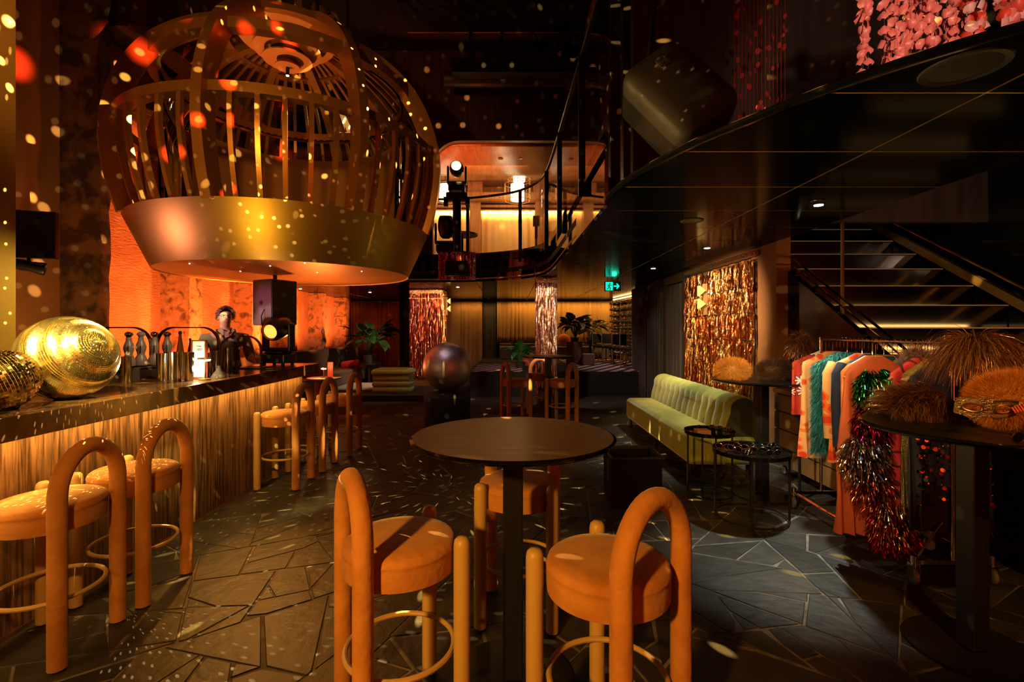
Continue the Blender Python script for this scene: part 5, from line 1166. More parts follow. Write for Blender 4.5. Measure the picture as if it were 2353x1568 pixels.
# lanterns of the balcony room
def lantern(label, px, py0, py1, Y, r):
    a = P(px, py0, Y); b = P(px, py1, Y)
    t = thing('cage_lantern', label, 'lantern', (a.x, Y, b.z), 0, 'wire lanterns in the balcony room'); h = a.z-b.z
    m_ = MB(); m_.lathe([(0, 0), (r*.52, 0), (r*.52, h), (0, h)], 24); m_.build('lamp_shade', mat('paper_shade', (1, .9, .7), emit=(1, .78, .45), estr=5.5), t)
    m_ = MB()
    for z in (0, h*.35, h): m_.tube([(r*cos(2*pi*k/28), r*sin(2*pi*k/28), z) for k in range(28)], .008, 5, closed=True)
    for k in range(16): a_ = 2*pi*k/16; m_.tube([(r*cos(a_), r*sin(a_), 0), (r*cos(a_), r*sin(a_), h)], .005, 4)
    m_.build('wire_cage', mat('wire_brass', (.5, .28, .1), .4, metal=.6), t)
    m_ = MB(); m_.cyl((0, 0, 0), .008, h, 5.5-b.z, 6); m_.build('cord', blackmetal, t)
lantern('wire lantern beside the golden cage edge', 1023, 425, 461, 12.4, .30); lantern('wire lantern glowing in the middle of the balcony room', 1189, 424, 461, 12.4, .33); lantern('smaller wire lantern hung higher behind the middle one', 1193, 400, 417, 12.7, .30)
for k, (x, y, z) in enumerate(((-1.7, 12.75, 4.55), (.15, 12.75, 4.55))): point('lantern_light', (x, y, z), 22, (1, .60, .24), .02)
# things in the balcony room
q = P(1062, 540, 11.2); m_ = MB(); m_.cyl((0, 0, 0), .36, -.02, .02, 40); m_.cyl((0, 0, 0), .03, -.95, -.02, 10); m_.cyl((0, 0, 0), .2, -.97, -.95, 24); o = m_.build('bar_table', blackmetal); o.location = (q.x, 11.2, q.z); tag(o, 'round dark table behind the balcony mast', 'table')
m_ = MB(); q = P(1232, 520, 10.6); m_.b2(-.07, .07, -.05, .05, 0, .22); m_.b2(-.03, .03, -.03, .03, -.26, 0); m_.cyl((0, 0, 0), .02, -.75, -.2, 8); o = m_.build('microphone_stand', blackmetal, smooth=False, bevel=.01); o.location = (q.x, 10.6, q.z); tag(o, 'black stand with a padded head behind the balcony glass', 'stand')
q = P(1245, 560, 10.9); ac = thing('balcony_seat', 'coral red seat at the balustrade corner', 'seat', (.95, 10.9, 2.7))
m_ = MB(); m_.box((-.1, 0, .45), (.5, .5, .12), .3); m_.build('cushion', mat('coral', (.65, .13, .05), .6), ac, smooth=False, bevel=.03)
m_ = MB(); m_.box((.1, .2, .75), (.5, .1, .6), .3); m_.build('backrest', mat('coral_b', (.65, .13, .05), .6), ac, smooth=False, bevel=.03)
m_ = MB(); m_.box((0, 0, .2), (.4, .4, .4), .3); m_.build('base', blackmetal, ac, smooth=False)
# ducts on the upper wall
m_ = MB(); a = P(1022, 182, 9.0); b = P(1310, 182, 9.0); m_.tube([a, b], .14, 18); duct = tag(m_.build('air_duct', mat('duct_brown', (.06, .035, .02), .45, metal=.3)), 'round brown air duct below the void ceiling', 'duct')
m_ = MB(); m_.tube([P(1300, 185, 9.0), P(1318, 185, 9.0)], .16, 18); [MB().cyl((x_, 9.0, 0), .01, 6.2, 7.199, 6).build('duct_strap', blackmetal, duct) for x_ in (-.7, .6)]
m_ = MB(); m_.tube([P(1300, 185, 9.0), P(1318, 185, 9.0)], .16, 18); m_.build('duct_collar', mat('duct_collar', (.12, .06, .03), .45), duct)
m_ = MB(); a = P(1040, 160, 8.7); b = P(1330, 160, 8.7); m_.b2(a.x, b.x, 8.55, 8.8, a.z-.12, a.z+.12)
for k in range(4): m_.b2(a.x+.3+k*.55, a.x+.36+k*.55, 8.6, 8.7, a.z, 6.925)
tag(m_.build('light_truss', blackmetal, smooth=False), 'black lighting bar hung under the void ceiling', 'truss')
# pink tinsel panel built in place of a reflection in the balcony mirror
pt = thing('tinsel_reflection_panel', 'pink tinsel panel standing in for a reflection in the mirrored balcony edge', 'tinsel panel', P(1050, 645, 9.6))
tin_pink = ramp_island('pink_tinsel', [lin(240, 120, 130), lin(250, 180, 180), lin(200, 70, 80), lin(255, 215, 205), lin(150, 60, 50)], .25, 1, bump=.6, bscale=60)
stuff(tinsel_sheet((-.36, .0), (.36, .0), 0.02, .56, 240, .03, 77, off=.04).build('tinsel', tin_pink, pt, smooth=False))
m_ = MB(); m_.b2(-.37, .37, .01, .03, .01, .57); m_.build('backing', mat('pink_back', (.35, .1, .1), .5), pt, smooth=False)
spot('pink_spot', (.3, 7.0, 2.2), P(1050, 615, 9.6), 40, (1, .45, .45), 14, .5, .05)
# ------------------------------------------------------------------ lounge side: couch, tinsel wall, curtains
couchv = mat('lime_green_velvet', (.28, .32, .065), .7, col2=(.20, .235, .045), scale=5, sheen=.5, bump=.1, bscale=24)
co = thing('green_couch', 'lime green velvet couch with a channel tufted back', 'couch', (2.12, 6.17, 0))
L2 = 1.33
def rounded(x0, x1, y0, y1, z0, z1, bev, name, m1, par, sub=False):
    m_ = MB(); m_.b2(x0, x1, y0, y1, z0, z1); o = m_.build(name, m1, par, smooth=True, angle=180); b = o.modifiers.new('bevel', 'BEVEL'); b.width = bev; b.segments = 5; b.limit_method = 'NONE'; return o
rounded(-.36, .34, -L2, L2, .14, .455, .065, 'seat', couchv, co)
nch = 14
for k in range(nch):
    y0 = -L2+.02+(2*L2-.04)*k/nch; y1 = y0+(2*L2-.04)/nch-.004; rows = []
    for j in range(7):
        u = j/6; y = y0+(y1-y0)*u; bul = .016*sin(pi*u)**.6; prof = []
        for (x, z) in [(.02, .42), (.04, .55), (.07, .66)]: prof.append((x-bul, y, z))
        for i in range(1, 10):
            a = pi-pi*i/10; prof.append((.20+(.13+bul)*cos(a), y, .70+(.115+bul)*sin(a)))
        prof += [(.33+bul, y, .6), (.34+bul, y, .16)]
        rows.append(prof)
    m_ = MB(); m_.sheet(rows); m_.build('back_channel', couchv, co, angle=180)
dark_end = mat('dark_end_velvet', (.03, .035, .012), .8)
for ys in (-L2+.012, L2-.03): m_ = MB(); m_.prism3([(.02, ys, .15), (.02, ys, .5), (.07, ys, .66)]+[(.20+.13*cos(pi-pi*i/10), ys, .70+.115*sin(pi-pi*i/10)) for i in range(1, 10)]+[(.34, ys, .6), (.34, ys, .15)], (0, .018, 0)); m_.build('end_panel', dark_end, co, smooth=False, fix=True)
for x in (-.3, .28):
    for y in (-L2+.1, L2-.1, 0):
        m_ = MB(); m_.cyl((x, y, 0), .018, .001, .145, 10); m_.build('leg', blackmetal, co)
# tinsel wall
tw_ = thing('tinsel_wall', 'wide gold tinsel curtain hung on the tan wall behind the green couch', 'tinsel curtain', (2.95, 7.0, 0))
for i, (z0, z1) in enumerate(((1.98, 2.36), (1.66, 2.02), (1.30, 1.70), (.95, 1.36), (.02, 1.02))):
    for part_, n in (('tinsel', 300 if z0 > .5 else 420),):
        stuff(tinsel_sheet((-.005-.004*i, 1.12), (-.005-.004*i, -1.12), z0, z1, int(n*1.25), .014, 31+i, off=.05, segs=7 if z0 > .5 else 16).build('tinsel_tier', tin_gold if i != 2 else ramp_island('mixed_tinsel', [lin(240, 190, 110), lin(225, 110, 50), lin(250, 220, 170), lin(190, 100, 45)], .22, 1, bump=.5, bscale=55), tw_, smooth=False))
    m_ = MB(); rows = []
    for j in range(40): rows.append([(-.05+.010*sin(j*2.1), 1.12-2.24*j/39, z1+.006*sin(j*1.3)+dz) for dz in (0, .016)])
    m_.sheet(rows); m_.build('tier_band', blackmetal, tw_, solid=.006)
m_ = MB(); m_.b2(-.06, .03, -1.14, 1.14, 2.40, 2.46); m_.build('head_rail', mat('foil_head', (.6, .4, .2), .25, metal=1, bump=.9, bscale=30), tw_, smooth=False)
sconce('gold fan sconce on the wide tinsel curtain', (2.86, 7.25, 1.98), radians(180))
# dark curtains and door frame beyond the couch
for k, (y0, y1, lab, mm) in enumerate(((8.25, 9.1, 'charcoal curtain inside the dark doorframe by the tinsel wall', cur_black), (9.35, 10.4, 'charcoal pleated curtain nearest the doorframe', cur_black), (10.4, 11.75, 'charcoal pleated curtain at the edge of the dining alcove', cur_black))):
    c_ = curtain((2.90, y1), (2.90, y0), .02, 2.30 if k == 0 else 2.47, .04, .17, seed=k+20); tag(c_.build('curtain', mm, solid=.006, angle=80), lab, 'curtain', 'charcoal curtains past the couch')
m_ = MB(); m_.b2(2.9, 3.0, 8.14, 8.24, 0.001, 2.47); m_.b2(2.9, 3.0, 9.15, 9.27, .001, 2.47); m_.b2(2.9, 3.0, 8.24, 9.15, 2.33, 2.47); setting(m_.build('door_1', mat('door_frame_brown', (.05, .028, .014), .6), smooth=False), 'dark doorframe next to the tinsel wall')
spot('curtain_glow', (2.0, 9.9, 2.45), (2.9, 9.9, .7), 9, (.9, .95, .85), 70, .8, .05)
# ------------------------------------------------------------------ stairs of black mirror with brass nosings
mirr = mat('black_mirror_riser', (.22, .18, .15), .14, metal=1)
stp = thing('mirror_staircase', 'black mirrored staircase with glowing brass nosings', 'staircase', (4.02, 4.37, 0))
nos = mat('brass_nosing', (.50, .32, .11), .4, metal=.7, emit=(1, .52, .14), estr=.06)
for j in range(-5, 8):
    y = .36*j; z = 1.52+.222*j
    m_ = MB(); m_.b2(-.82, .82, y+.012, y+.02, z-.222, z-.018); m_.build('riser', mirr, stp, smooth=False)
    m_ = MB(); m_.b2(-.82, .82, y, y+.37, z-.018, z-.004); m_.build('tread', blackgloss, stp, smooth=False)
    m_ = MB(); m_.b2(-.82, .82, y-.005, y+.004, z-.009, z+.001); m_.build('nosing', nos, stp, smooth=False)
for j in (-2, -1, 0):
    y = 4.37+.36*j; z = 1.52+.222*j; strip_x('stair_strip_light', 3.25, 4.8, y+.002, z+.02, 1.6 if j else 1.0, (1, .60, .2), .012, (0, 1, .1), 150)
for j in (1, 2): 
    y = 4.37+.36*j; z = 1.52+.222*j; strip_x('stair_strip_light', 3.25, 4.8, y+.002, z+.02, .3, (1, .60, .2), .012, (0, 1, .1), 150)
for sx, nm in ((-.86, 'stringer'), (.86, 'stringer')):
    m_ = MB(); k = .222/.36
    yb, yt = -1.8, 2.55
    m_.prism3([(sx-.03, yb, 0.001), (sx-.03, yb, 1.52+k*yb-.05), (sx-.03, yt, 1.52+k*yt-.05), (sx-.03, yt, .9), (sx-.03, yb+1.2, .001)], (.06, 0, 0)); m_.build(nm, blackgloss, stp, smooth=False, fix=True)
m_ = MB(); k = .222/.36; m_.prism3([(.84, -1.9, 1.52-k*1.9-.0), (.84, -1.9, 1.52-k*1.9+.10), (.84, 2.6, 1.52+k*2.6+.10), (.84, 2.6, 1.52+k*2.6)], (.05, 0, 0)); m_.build('skirting', mat('dark_brass_skirting', (.16, .10, .04), .4, metal=.4), stp, smooth=False, fix=True)
m_ = MB(); m_.tube([(-.84, -.9, 1.52-k*.9+.10), (-.84, 2.5, 1.52+k*2.5+.10)], .012, 8); m_.tube([(-.84, -.9, 1.52-k*.9+.02), (-.84, 2.5, 1.52+k*2.5+.02)], .008, 8); m_.build('handrail', chrome, stp)
m_ = MB(); m_.tube([(.80, -1.5, 1.52-k*1.5+.25), (.80, 2.6, 1.52+k*2.6+.25)], .014, 8); m_.build('handrail', brassb, stp)
for x in (.02,):
    m_ = MB(); m_.b2(x-.012, x+.012, -1.3, -1.26, .5, 2.6); m_.build('newel_post', blackmetal, stp, smooth=False)
m_ = MB(); m_.b2(-.84, -.82, .3, .325, 1.52, 2.75); m_.build('newel_post', mat('thin_brass_post', (.3, .2, .08), .35, metal=.8), stp, smooth=False)
# the room behind the camera that the mirrors reflect: an orange wash on the plaster, as on the bar side
spot('rear_wall_wash', (2.6, -1.4, .3), (3.2, -4.0, 1.6), 1900, ORANGE, 105, 1, .2)
m_ = MB(); m_.b2(3.05, 3.35, -3.98, -3.7, 0.001, 7.19); m_.b2(4.75, 5.0, -3.98, -3.7, 0.001, 7.19); o = m_.build('pilaster', rough_conc, wf, smooth=False)
pk = thing('pink_tinsel_curtain', 'pink topped silver tinsel curtain on the rear plaster wall', 'tinsel curtain', (2.35, -3.85, 0))
stuff(tinsel_sheet((.45, 0), (-.45, 0), 2.1, 2.6, 120, .03, 99, off=.05).build('tinsel', tin_pink, pk, smooth=False)); stuff(tinsel_sheet((.45, 0), (-.45, 0), .2, 2.15, 90, .02, 98, off=.05).build('tinsel', tin_silver, pk, smooth=False))
spot('rear_pink_spot', (2.2, -2.6, 3.3), (2.35, -3.9, 2.4), 40, (1, .12, .3), 40, .6, .05)
# ------------------------------------------------------------------ drawer cabinet
oak = mat('grey_oak', (.34, .20, .085), .55, col2=(.22, .125, .052), scale=3, stretch=(6, 1.2, .9), contrast=(.3, .7))
cab = thing('drawer_cabinet', 'rolling oak drawer cabinet behind the clothes rack', 'cabinet', (3.04, 4.2, 0))
m_ = MB(); m_.b2(-.23, .09, -1.0, .93, .10, .84); m_.build('body', mat('cabinet_dark', (.03, .02, .013), .6), cab, smooth=False)
m_ = MB(); m_.b2(-.27, .10, -1.02, .95, .84, .885); m_.build('top', oak, cab, smooth=False, bevel=.003)
for c_ in range(2):
    for r_ in range(4):
        y0 = -.99+.965*c_; m_ = MB(); m_.b2(-.262, -.24, y0+.004, y0+.955, .115+.182*r_, .115+.182*r_+.168); m_.build('drawer', oak, cab, smooth=False, bevel=.002)
for x in (-.2, .05):
    for y in (-.9, .85):
        m_ = MB(); m_.lathe([(0, -.012), (.035, -.012), (.04, -.006), (.04, .006), (.035, .012), (0, .012)], 20, (x, y, .042), Matrix.Rotation(pi/2, 3, 'Y')); m_.build('wheel', mat('pale_wheel_%d%d' % (x > 0, y > 0), (.45, .42, .36), .4), cab)
        m_ = MB(); m_.b2(x-.02, x+.02, y-.012, y+.012, .05, .10); m_.build('caster_fork', chrome, cab, smooth=False)
# ------------------------------------------------------------------ clothes rack
RX = 2.60
rack = thing('clothes_rack', 'chrome rolling clothes rack packed with costumes', 'clothes rack', (RX, 3.48, 0))
zr_ = 1.425; ya, yb_ = -.62, .60
m_ = MB(); m_.tube([(0, ya-.02, zr_), (0, yb_+.02, zr_)], .014, 12); m_.build('hanging_rail', chrome, rack)
for y in (ya, yb_):
    m_ = MB(); m_.cyl((0, y, 0), .017, 1.22, zr_+.012, 14); m_.cyl((0, y, 0), .012, .14, 1.22, 12); m_.build('post', chrome, rack)
    m_ = MB(); m_.b2(-.24, .24, y-.012, y+.012, .12, .145); m_.build('end_bar', chrome, rack, smooth=False)
m_ = MB(); m_.tube([(-.23, ya, .132), (-.23, yb_, .132)], .012, 8); m_.tube([(.23, ya, .132), (.23, yb_, .132)], .012, 8); m_.build('side_bar', chrome, rack)
m_ = MB(); m_.tube([(-.23, ya, .14), (-.06, ya, .36)], .008, 6); m_.tube([(.23, ya, .14), (.06, ya, .36)], .008, 6); m_.build('brace', chrome, rack)
for x in (-.23, .23):
    for y in (ya, yb_):
        m_ = MB(); m_.lathe([(0, -.014), (.042, -.014), (.049, -.008), (.049, .008), (.042, .014), (0, .014)], 24, (x, y, .051), Matrix.Rotation(pi/2, 3, 'Y') @ Matrix.Rotation(.3, 3, 'X')); wh_ = m_; m_ = MB(); m_.b2(x-.024, x-.018, y-.02, y+.02, .045, .125); m_.b2(x+.018, x+.024, y-.02, y+.02, .045, .125); m_.cyl((x, y, 0), .018, .105, .17, 12); ca_ = m_.build('caster', chrome, rack); wh_.build('wheel', mat('grey_wheel_%d%d' % (x > 0, y > 0), (.16, .155, .14), .4), ca_)
def mirror_rail_item(): pass
hwood = mat('hanger_wood', (.42, .20, .08), .4)
hprot = thing('clothes_hanger', 'proto', 'hanger', group='wooden hangers on the rail')
m_ = MB(); m_.tube([(0, 0, 1.30), (0, 0, 1.405)]+[(.018*sin(a)-.0, 0, 1.423-.018*cos(a)) for a in [pi*k/8*1.5+.0 for k in range(0, 9)]], .0025, 6); m_.build('hook', chrome, hprot)
m_ = MB(); m_.tube([(-.205, 0, 1.19), (-.14, 0, 1.235), (-.05, 0, 1.285), (0, 0, 1.30), (.05, 0, 1.285), (.14, 0, 1.235), (.205, 0, 1.19)], [.009, .012, .012, .010, .012, .012, .009], 10); m_.build('shoulder_bar', hwood, hprot)
hused = []
def hanger(y, rz, label, dx=0):
    if not hused: hprot.location = (RX+dx, y, 0); hprot.rotation_euler = (0, 0, rz); hprot['label'] = label; hused.append(1); return hprot
    return copy_tree(hprot, (RX+dx, y, 0), rz, label)
def garment(name, label, cat, y, zb, m1, hw=.235, th=.035, top=1.325, flare=.02, folds=7, seed=0, rz=0, sleeve=None, sleeveless=False, waist=0, wob=.018, zsh=1.235, dx=0):
    """a hanging garment lofted from shoulder line to hem"""
    t = thing(name, label, cat, (RX+dx, y, 0), rz, 'costumes on the rack'); rg = random.Random(seed); rows = []; nz = 22; nk = 40
    zs = [top-(top-zb)*((i/nz)**1.15) for i in range(nz+1)]; ph = rg.uniform(0, 6)
    for z in zs:
        s = (z-zb)/(top-zb); below = max(0, (zsh-z)/(zsh-zb))
        hwz = (.055+(hw-.055)*min(1, (top-z)/(top-zsh)))**1 if z > zsh else hw*(1-waist*sin(pi*min(1, below*1.6)))+flare*below
        thz = th*(.45+.55*min(1, (top-z)/(top-zsh))) if z > zsh else th*(1+.35*below)
        row = []
        for k in range(nk+1):
            a = 2*pi*k/nk; x = hwz*(abs(cos(a))**.75)*(1 if cos(a) >= 0 else -1); yy = thz*(abs(sin(a))**.8)*(1 if sin(a) >= 0 else -1)
            f_ = wob*below**.6*sin(folds*2*pi*(x/hw)*.5+ph+z*1.5)
            row.append((x+.006*below*sin(9*z+k), yy+f_, z))
        rows.append(row)
    m_ = MB(); m_.sheet(rows); m_.add(rows[0][:-1], [tuple(range(nk))]); m_.add(rows[-1][:-1], [tuple(range(nk))[::-1]]); m_.build('cloth', m1, t, angle=70)
    if sleeve:
        for sx in (-1, 1):
            m_ = MB(); m_.tube([(sx*(hw-.03), 0, zsh+.01), (sx*(hw+.012), -.008, zsh-.06), (sx*(hw+.022), -.012, zsh-.25), (sx*(hw+.012), -.014, sleeve)], [.045, .046, .042, .040], 14); m_.build('sleeve', m1, t, angle=70)
    return t
def spotted(name, base, c1, c2, scale, thr=.33, rough=.6):
    m_ = mat(name, base, rough); nt = m_.node_tree; n = nt.nodes; lk = nt.links
    tc = n.new('ShaderNodeTexCoord'); mp = n.new('ShaderNodeMapping'); mp.inputs['Scale'].default_value = (1, .35, 1); lk.new(tc.outputs['Object'], mp.inputs[0])
    vo = n.new('ShaderNodeTexVoronoi'); vo.inputs['Scale'].default_value = scale; vo.inputs['Randomness'].default_value = .55; lk.new(mp.outputs[0], vo.inputs[0])
    cr = n.new('ShaderNodeValToRGB'); cr.color_ramp.interpolation = 'CONSTANT'; e = cr.color_ramp.elements
    e[0].color = (*c1, 1); e[1].position = thr; e[1].color = (*c2, 1); a = e.new(thr*1.35); a.color = (*base, 1)
    lk.new(vo.outputs['Distance'], cr.inputs[0]); lk.new(cr.outputs[0], n['Principled BSDF'].inputs['Base Color']); return m_
daisy = mat('daisy_print', (.34, .03, .012), .7); nt = daisy.node_tree; n = nt.nodes; lk = nt.links
tc = n.new('ShaderNodeTexCoord'); mp = n.new('ShaderNodeMapping'); mp.inputs['Scale'].default_value = (1, .4, 1); lk.new(tc.outputs['Object'], mp.inputs[0])
vo = n.new('ShaderNodeTexVoronoi'); vo.inputs['Scale'].default_value = 8.5; vo.inputs['Randomness'].default_value = .5; lk.new(mp.outputs[0], vo.inputs[0])
sb = n.new('ShaderNodeVectorMath'); sb.operation = 'SUBTRACT'; vsc = n.new('ShaderNodeVectorMath'); vsc.operation = 'SCALE'; vsc.inputs['Scale'].default_value = 1
lk.new(mp.outputs[0], sb.inputs[0]); lk.new(vo.outputs['Position'], sb.inputs[1]); sx_ = n.new('ShaderNodeSeparateXYZ'); lk.new(sb.outputs[0], sx_.inputs[0])
at = n.new('ShaderNodeMath'); at.operation = 'ARCTAN2'; lk.new(sx_.outputs[2], at.inputs[0]); lk.new(sx_.outputs[0], at.inputs[1])
m8 = n.new('ShaderNodeMath'); m8.operation = 'MULTIPLY'; m8.inputs[1].default_value = 8; lk.new(at.outputs[0], m8.inputs[0]); cs = n.new('ShaderNodeMath'); cs.operation = 'COSINE'; lk.new(m8.outputs[0], cs.inputs[0])
ma = n.new('ShaderNodeMath'); ma.operation = 'MULTIPLY_ADD'; ma.inputs[1].default_value = -.09; lk.new(cs.outputs[0], ma.inputs[0]); lk.new(vo.outputs['Distance'], ma.inputs[2])
cr = n.new('ShaderNodeValToRGB'); cr.color_ramp.interpolation = 'CONSTANT'; e = cr.color_ramp.elements; e[0].color = (.75, .24, .03, 1); e[1].position = .12; e[1].color = (.80, .68, .55, 1); a = e.new(.40); a.color = (.08, .012, .01, 1); a = e.new(.48); a.color = (.42, .03, .012, 1)
lk.new(ma.outputs[0], cr.inputs[0]); lk.new(cr.outputs[0], n['Principled BSDF'].inputs['Base Color'])
orange_fl = spotted('orange_floral', (.78, .36, .12), (.70, .05, .015), (.80, .16, .02), 15)
orange_dot = spotted('orange_dot_print', (.82, .42, .13), (.75, .05, .012), (.85, .17, .02), 11, .40)
red_print = spotted('red_ring_print', (.50, .025, .015), (.55, .03, .02), (.07, .006, .008), 9, .36)
navy = mat('navy_wool', (.010, .017, .045), .8); satin = mat('bronze_satin', (.55, .24, .05), .28, metal=.55, bump=.3, bscale=7, bstretch=(2, 1, .3))
orange_sat = mat('orange_satin', (.72, .20, .035), .38, bump=.25, bscale=6, bstretch=(2, 1, .3)); rust = mat('rust_cloth', (.45, .085, .02), .55, bump=.25, bscale=6, bstretch=(2, 1, .3))
denim = mat('dark_denim', (.010, .014, .024), .8); goldseq = mat('gold_sequin', (.75, .50, .12), .3, metal=1, bump=1.0, bscale=180); darkcl = mat('black_cloth', (.012, .010, .010), .7)
GARM = [('daisy_vest', 'sleeveless red vest with daisy print at the far end of the rack', 'vest', 4.02, .80, daisy, dict(hw=.275, seed=1)),
        ('floral_shirt', 'orange and cream floral shirt behind the teal fur', 'shirt', 3.93, .47, orange_fl, dict(seed=2, hw=.25, th=.03)),
        ('print_shirt', 'orange dotted print shirt beside the teal fur coat', 'shirt', 3.60, .52, orange_dot, dict(seed=4, sleeve=.70)),
        ('navy_jacket', 'navy blue jacket next to the orange dotted shirt', 'jacket', 3.50, .62, navy, dict(seed=5, sleeve=.66, th=.03)),
        ('satin_shirt', 'bronze satin shirt hanging after the navy jacket', 'shirt', 3.39, .50, satin, dict(seed=6, sleeve=.60, folds=8, wob=.02)),
        ('long_dress', 'long orange satin dress reaching almost to the rack base', 'dress', 3.28, .245, orange_sat, dict(seed=7, flare=.0, folds=6, wob=.018, hw=.215, dx=-.16)),
        ('denim_jacket', 'dark denim jacket behind the green tinsel', 'jacket', 3.20, .70, denim, dict(seed=8, sleeve=.66, th=.028, dx=-.09)),
        ('rust_skirt_dress', 'rust red flared dress lowest on the rack', 'dress', 3.12, .20, rust, dict(seed=9, flare=.07, folds=6, wob=.025, hw=.20, dx=-.26)),
        ('ring_print_dress', 'red dress with dark ring print right of the tinsel', 'dress', 2.985, .42, red_print, dict(seed=10, hw=.19, th=.025, dx=-.08)),
        ('gold_sequin_dress', 'thin gold sequin dress at the near part of the rack', 'dress', 2.955, .36, goldseq, dict(seed=11, hw=.20, th=.018, dx=-.02)),
        ('black_sequin_dress', 'black dress scattered with copper and green sequins', 'dress', 2.91, .30, darkcl, dict(seed=12, hw=.24, th=.02, dx=.03)),
        ('black_coat', 'plain black coat between the denim jacket and the wooden hanger', 'coat', 3.06, .45, darkcl, dict(seed=13, hw=.2, th=.02, dx=.06))]
for nm, lab, cat, y, zb, mm, kw in GARM:
    dx = kw.get('dx', 0); g_ = garment(nm, lab, cat, y, zb, mm, **kw); hanger(y, 0, 'wooden hanger carrying the '+' '.join(nm.split('_')), dx)
    if nm == 'black_sequin_dress': seq = g_
teal_m = ramp_island('teal_fur', [lin(20, 110, 105), lin(12, 80, 78), lin(40, 140, 132), lin(8, 60, 60), lin(70, 160, 150)], .6, 0)
tf = thing('teal_fur_coat', 'long haired teal fur coat on the rack', 'coat', (RX, 3.76, 0), 0, 'costumes on the rack')
gt = garment('x', 'x', 'x', 3.76, .56, mat('teal_lining', (.008, .06, .06), .9), hw=.245, th=.055, seed=3)
for ch in list(gt.children): ch.parent = tf; ch.name = 'coat_lining'
bpy.data.objects.remove(gt)
def teal_s(rg):
    z = 1.33-.78*rg.random()**.95; hwz = .05+.20*min(1, (1.335-z)/.10) if z > 1.235 else .245
    a = rg.uniform(0, 2*pi); a = a if rg.random() < .4 else rg.choice([pi+rg.gauss(0, .7), -pi/2+rg.gauss(0, .8)])
    return (hwz*(abs(cos(a))**.75)*(1 if cos(a) >= 0 else -1), .055*sin(a), z), (cos(a), sin(a)*1.2, -.35)
stuff(strands(teal_s, 9000, .085, .0034, 5, droop=1.1, spread=.45, segs=3).build('teal_fur', teal_m, tf, smooth=False)); hanger(3.76, 0, 'wooden hanger under the teal fur coat')
bf_m = ramp_island('brown_fur', [lin(130, 85, 55), lin(95, 60, 38), lin(160, 115, 80), lin(70, 42, 25)], .6, 0)
bfur = thing('brown_fur_stole', 'soft brown fur stole hung behind the denim jacket', 'stole', (RX+.03, 3.16, 0), 0, 'costumes on the rack')
m_ = MB(); m_.tube([(-.17, 0, 1.17), (-.10, 0, 1.27), (0, 0, 1.33), (.10, 0, 1.28), (.17, 0, 1.15)], .045, 10); m_.build('stole_core', mat('fur_core', (.12, .07, .04), .9), bfur)
def bf_s(rg):
    u = rg.random(); x = -.17+.34*u; z = 1.33-.16*(abs(x)/.17)**1.5; a = rg.uniform(0, 2*pi); return (x, .045*cos(a), z+.045*sin(a)), (.2*(x/.17), cos(a), sin(a))
stuff(strands(bf_s, 3500, .055, .0028, 6, droop=.5, spread=.5).build('fur', bf_m, bfur, smooth=False)); hanger(3.16, 0, 'wooden hanger under the brown fur stole', .03)
# tinsel garments: short curled foil blades
def foil(name, label, cat, y, dx, zones, group='tinsel costumes on the rack'):
    t = thing(name, label, cat, (RX+dx, y, 0), 0, group)
    m_ = MB(); z1 = max(z[1] for z in zones); z0 = min(z[0] for z in zones); m_.b2(zones[0][8]-.05, zones[0][8]+.05, -.02, .02, z0+.08, z1-.03); m_.build('inner_cloth', darkcl, t, smooth=False, bevel=.02)
    for i, (a0_, a1_, hw, th, n, L, wd, mm, cxx) in enumerate(zones):
        def s_(rg, a0_=a0_, a1_=a1_, hw=hw, th=th, cxx=cxx):
            z = rg.uniform(a0_, a1_); a = rg.uniform(0, 2*pi); e = sqrt(max(.15, 1-((z-(a0_+a1_)/2)/((a1_-a0_)/2))**2*.75)); return (cxx+hw*e*cos(a), th*e*sin(a), z), (cos(a), sin(a)*1.4, -.15)
        stuff(strands(s_, n, L, wd, 40+i+int(y*10), droop=1.5, spread=.6, segs=3, flat=True).build('tinsel_fringe', mm, t, smooth=False))
    return t
ting = ramp_island('green_tinsel', [lin(30, 150, 80), lin(12, 100, 50), lin(90, 200, 130), lin(150, 190, 80), lin(8, 70, 38)], .2, 1)
tinm = ramp_island('magenta_tinsel', [lin(190, 20, 70), lin(140, 10, 45), lin(220, 50, 110), lin(110, 8, 60), lin(160, 20, 30)], .2, 1)
tins = ramp_island('silver_tinsel', [lin(210, 200, 190), lin(235, 215, 180), lin(160, 140, 115), lin(120, 130, 150), lin(215, 170, 110)], .2, 1)
tinc = ramp_island('copper_tinsel', [lin(230, 170, 90), lin(200, 120, 60), lin(160, 80, 40), lin(245, 215, 150), lin(170, 40, 40)], .2, 1)
foil('green_tinsel_top', 'bright green tinsel top on the rack before the wooden hanger', 'tinsel top', 3.08, -.30, [(1.01, 1.25, .095, .075, 1900, .085, .007, ting, 0)])
foil('magenta_tinsel_top', 'magenta tinsel top hanging below the green tinsel', 'tinsel top', 3.05, -.31, [(.82, 1.04, .11, .06, 900, .085, .006, tinm, 0)])
foil('silver_tinsel_jacket', 'silver and gold tinsel jacket below the magenta tinsel', 'tinsel jacket', 3.04, -.36, [(.58, .84, .135, .06, 1500, .08, .006, tins, -.01), (.44, .62, .10, .05, 700, .09, .006, tinc, .03)])
foil('copper_tinsel_skirt', 'long copper and red tinsel skirt lowest among the tinsel', 'tinsel skirt', 3.02, -.25, [(.20, .50, .10, .055, 1500, .10, .006, tinc, .01), (.14, .26, .11, .05, 500, .08, .006, tinm, .03)])
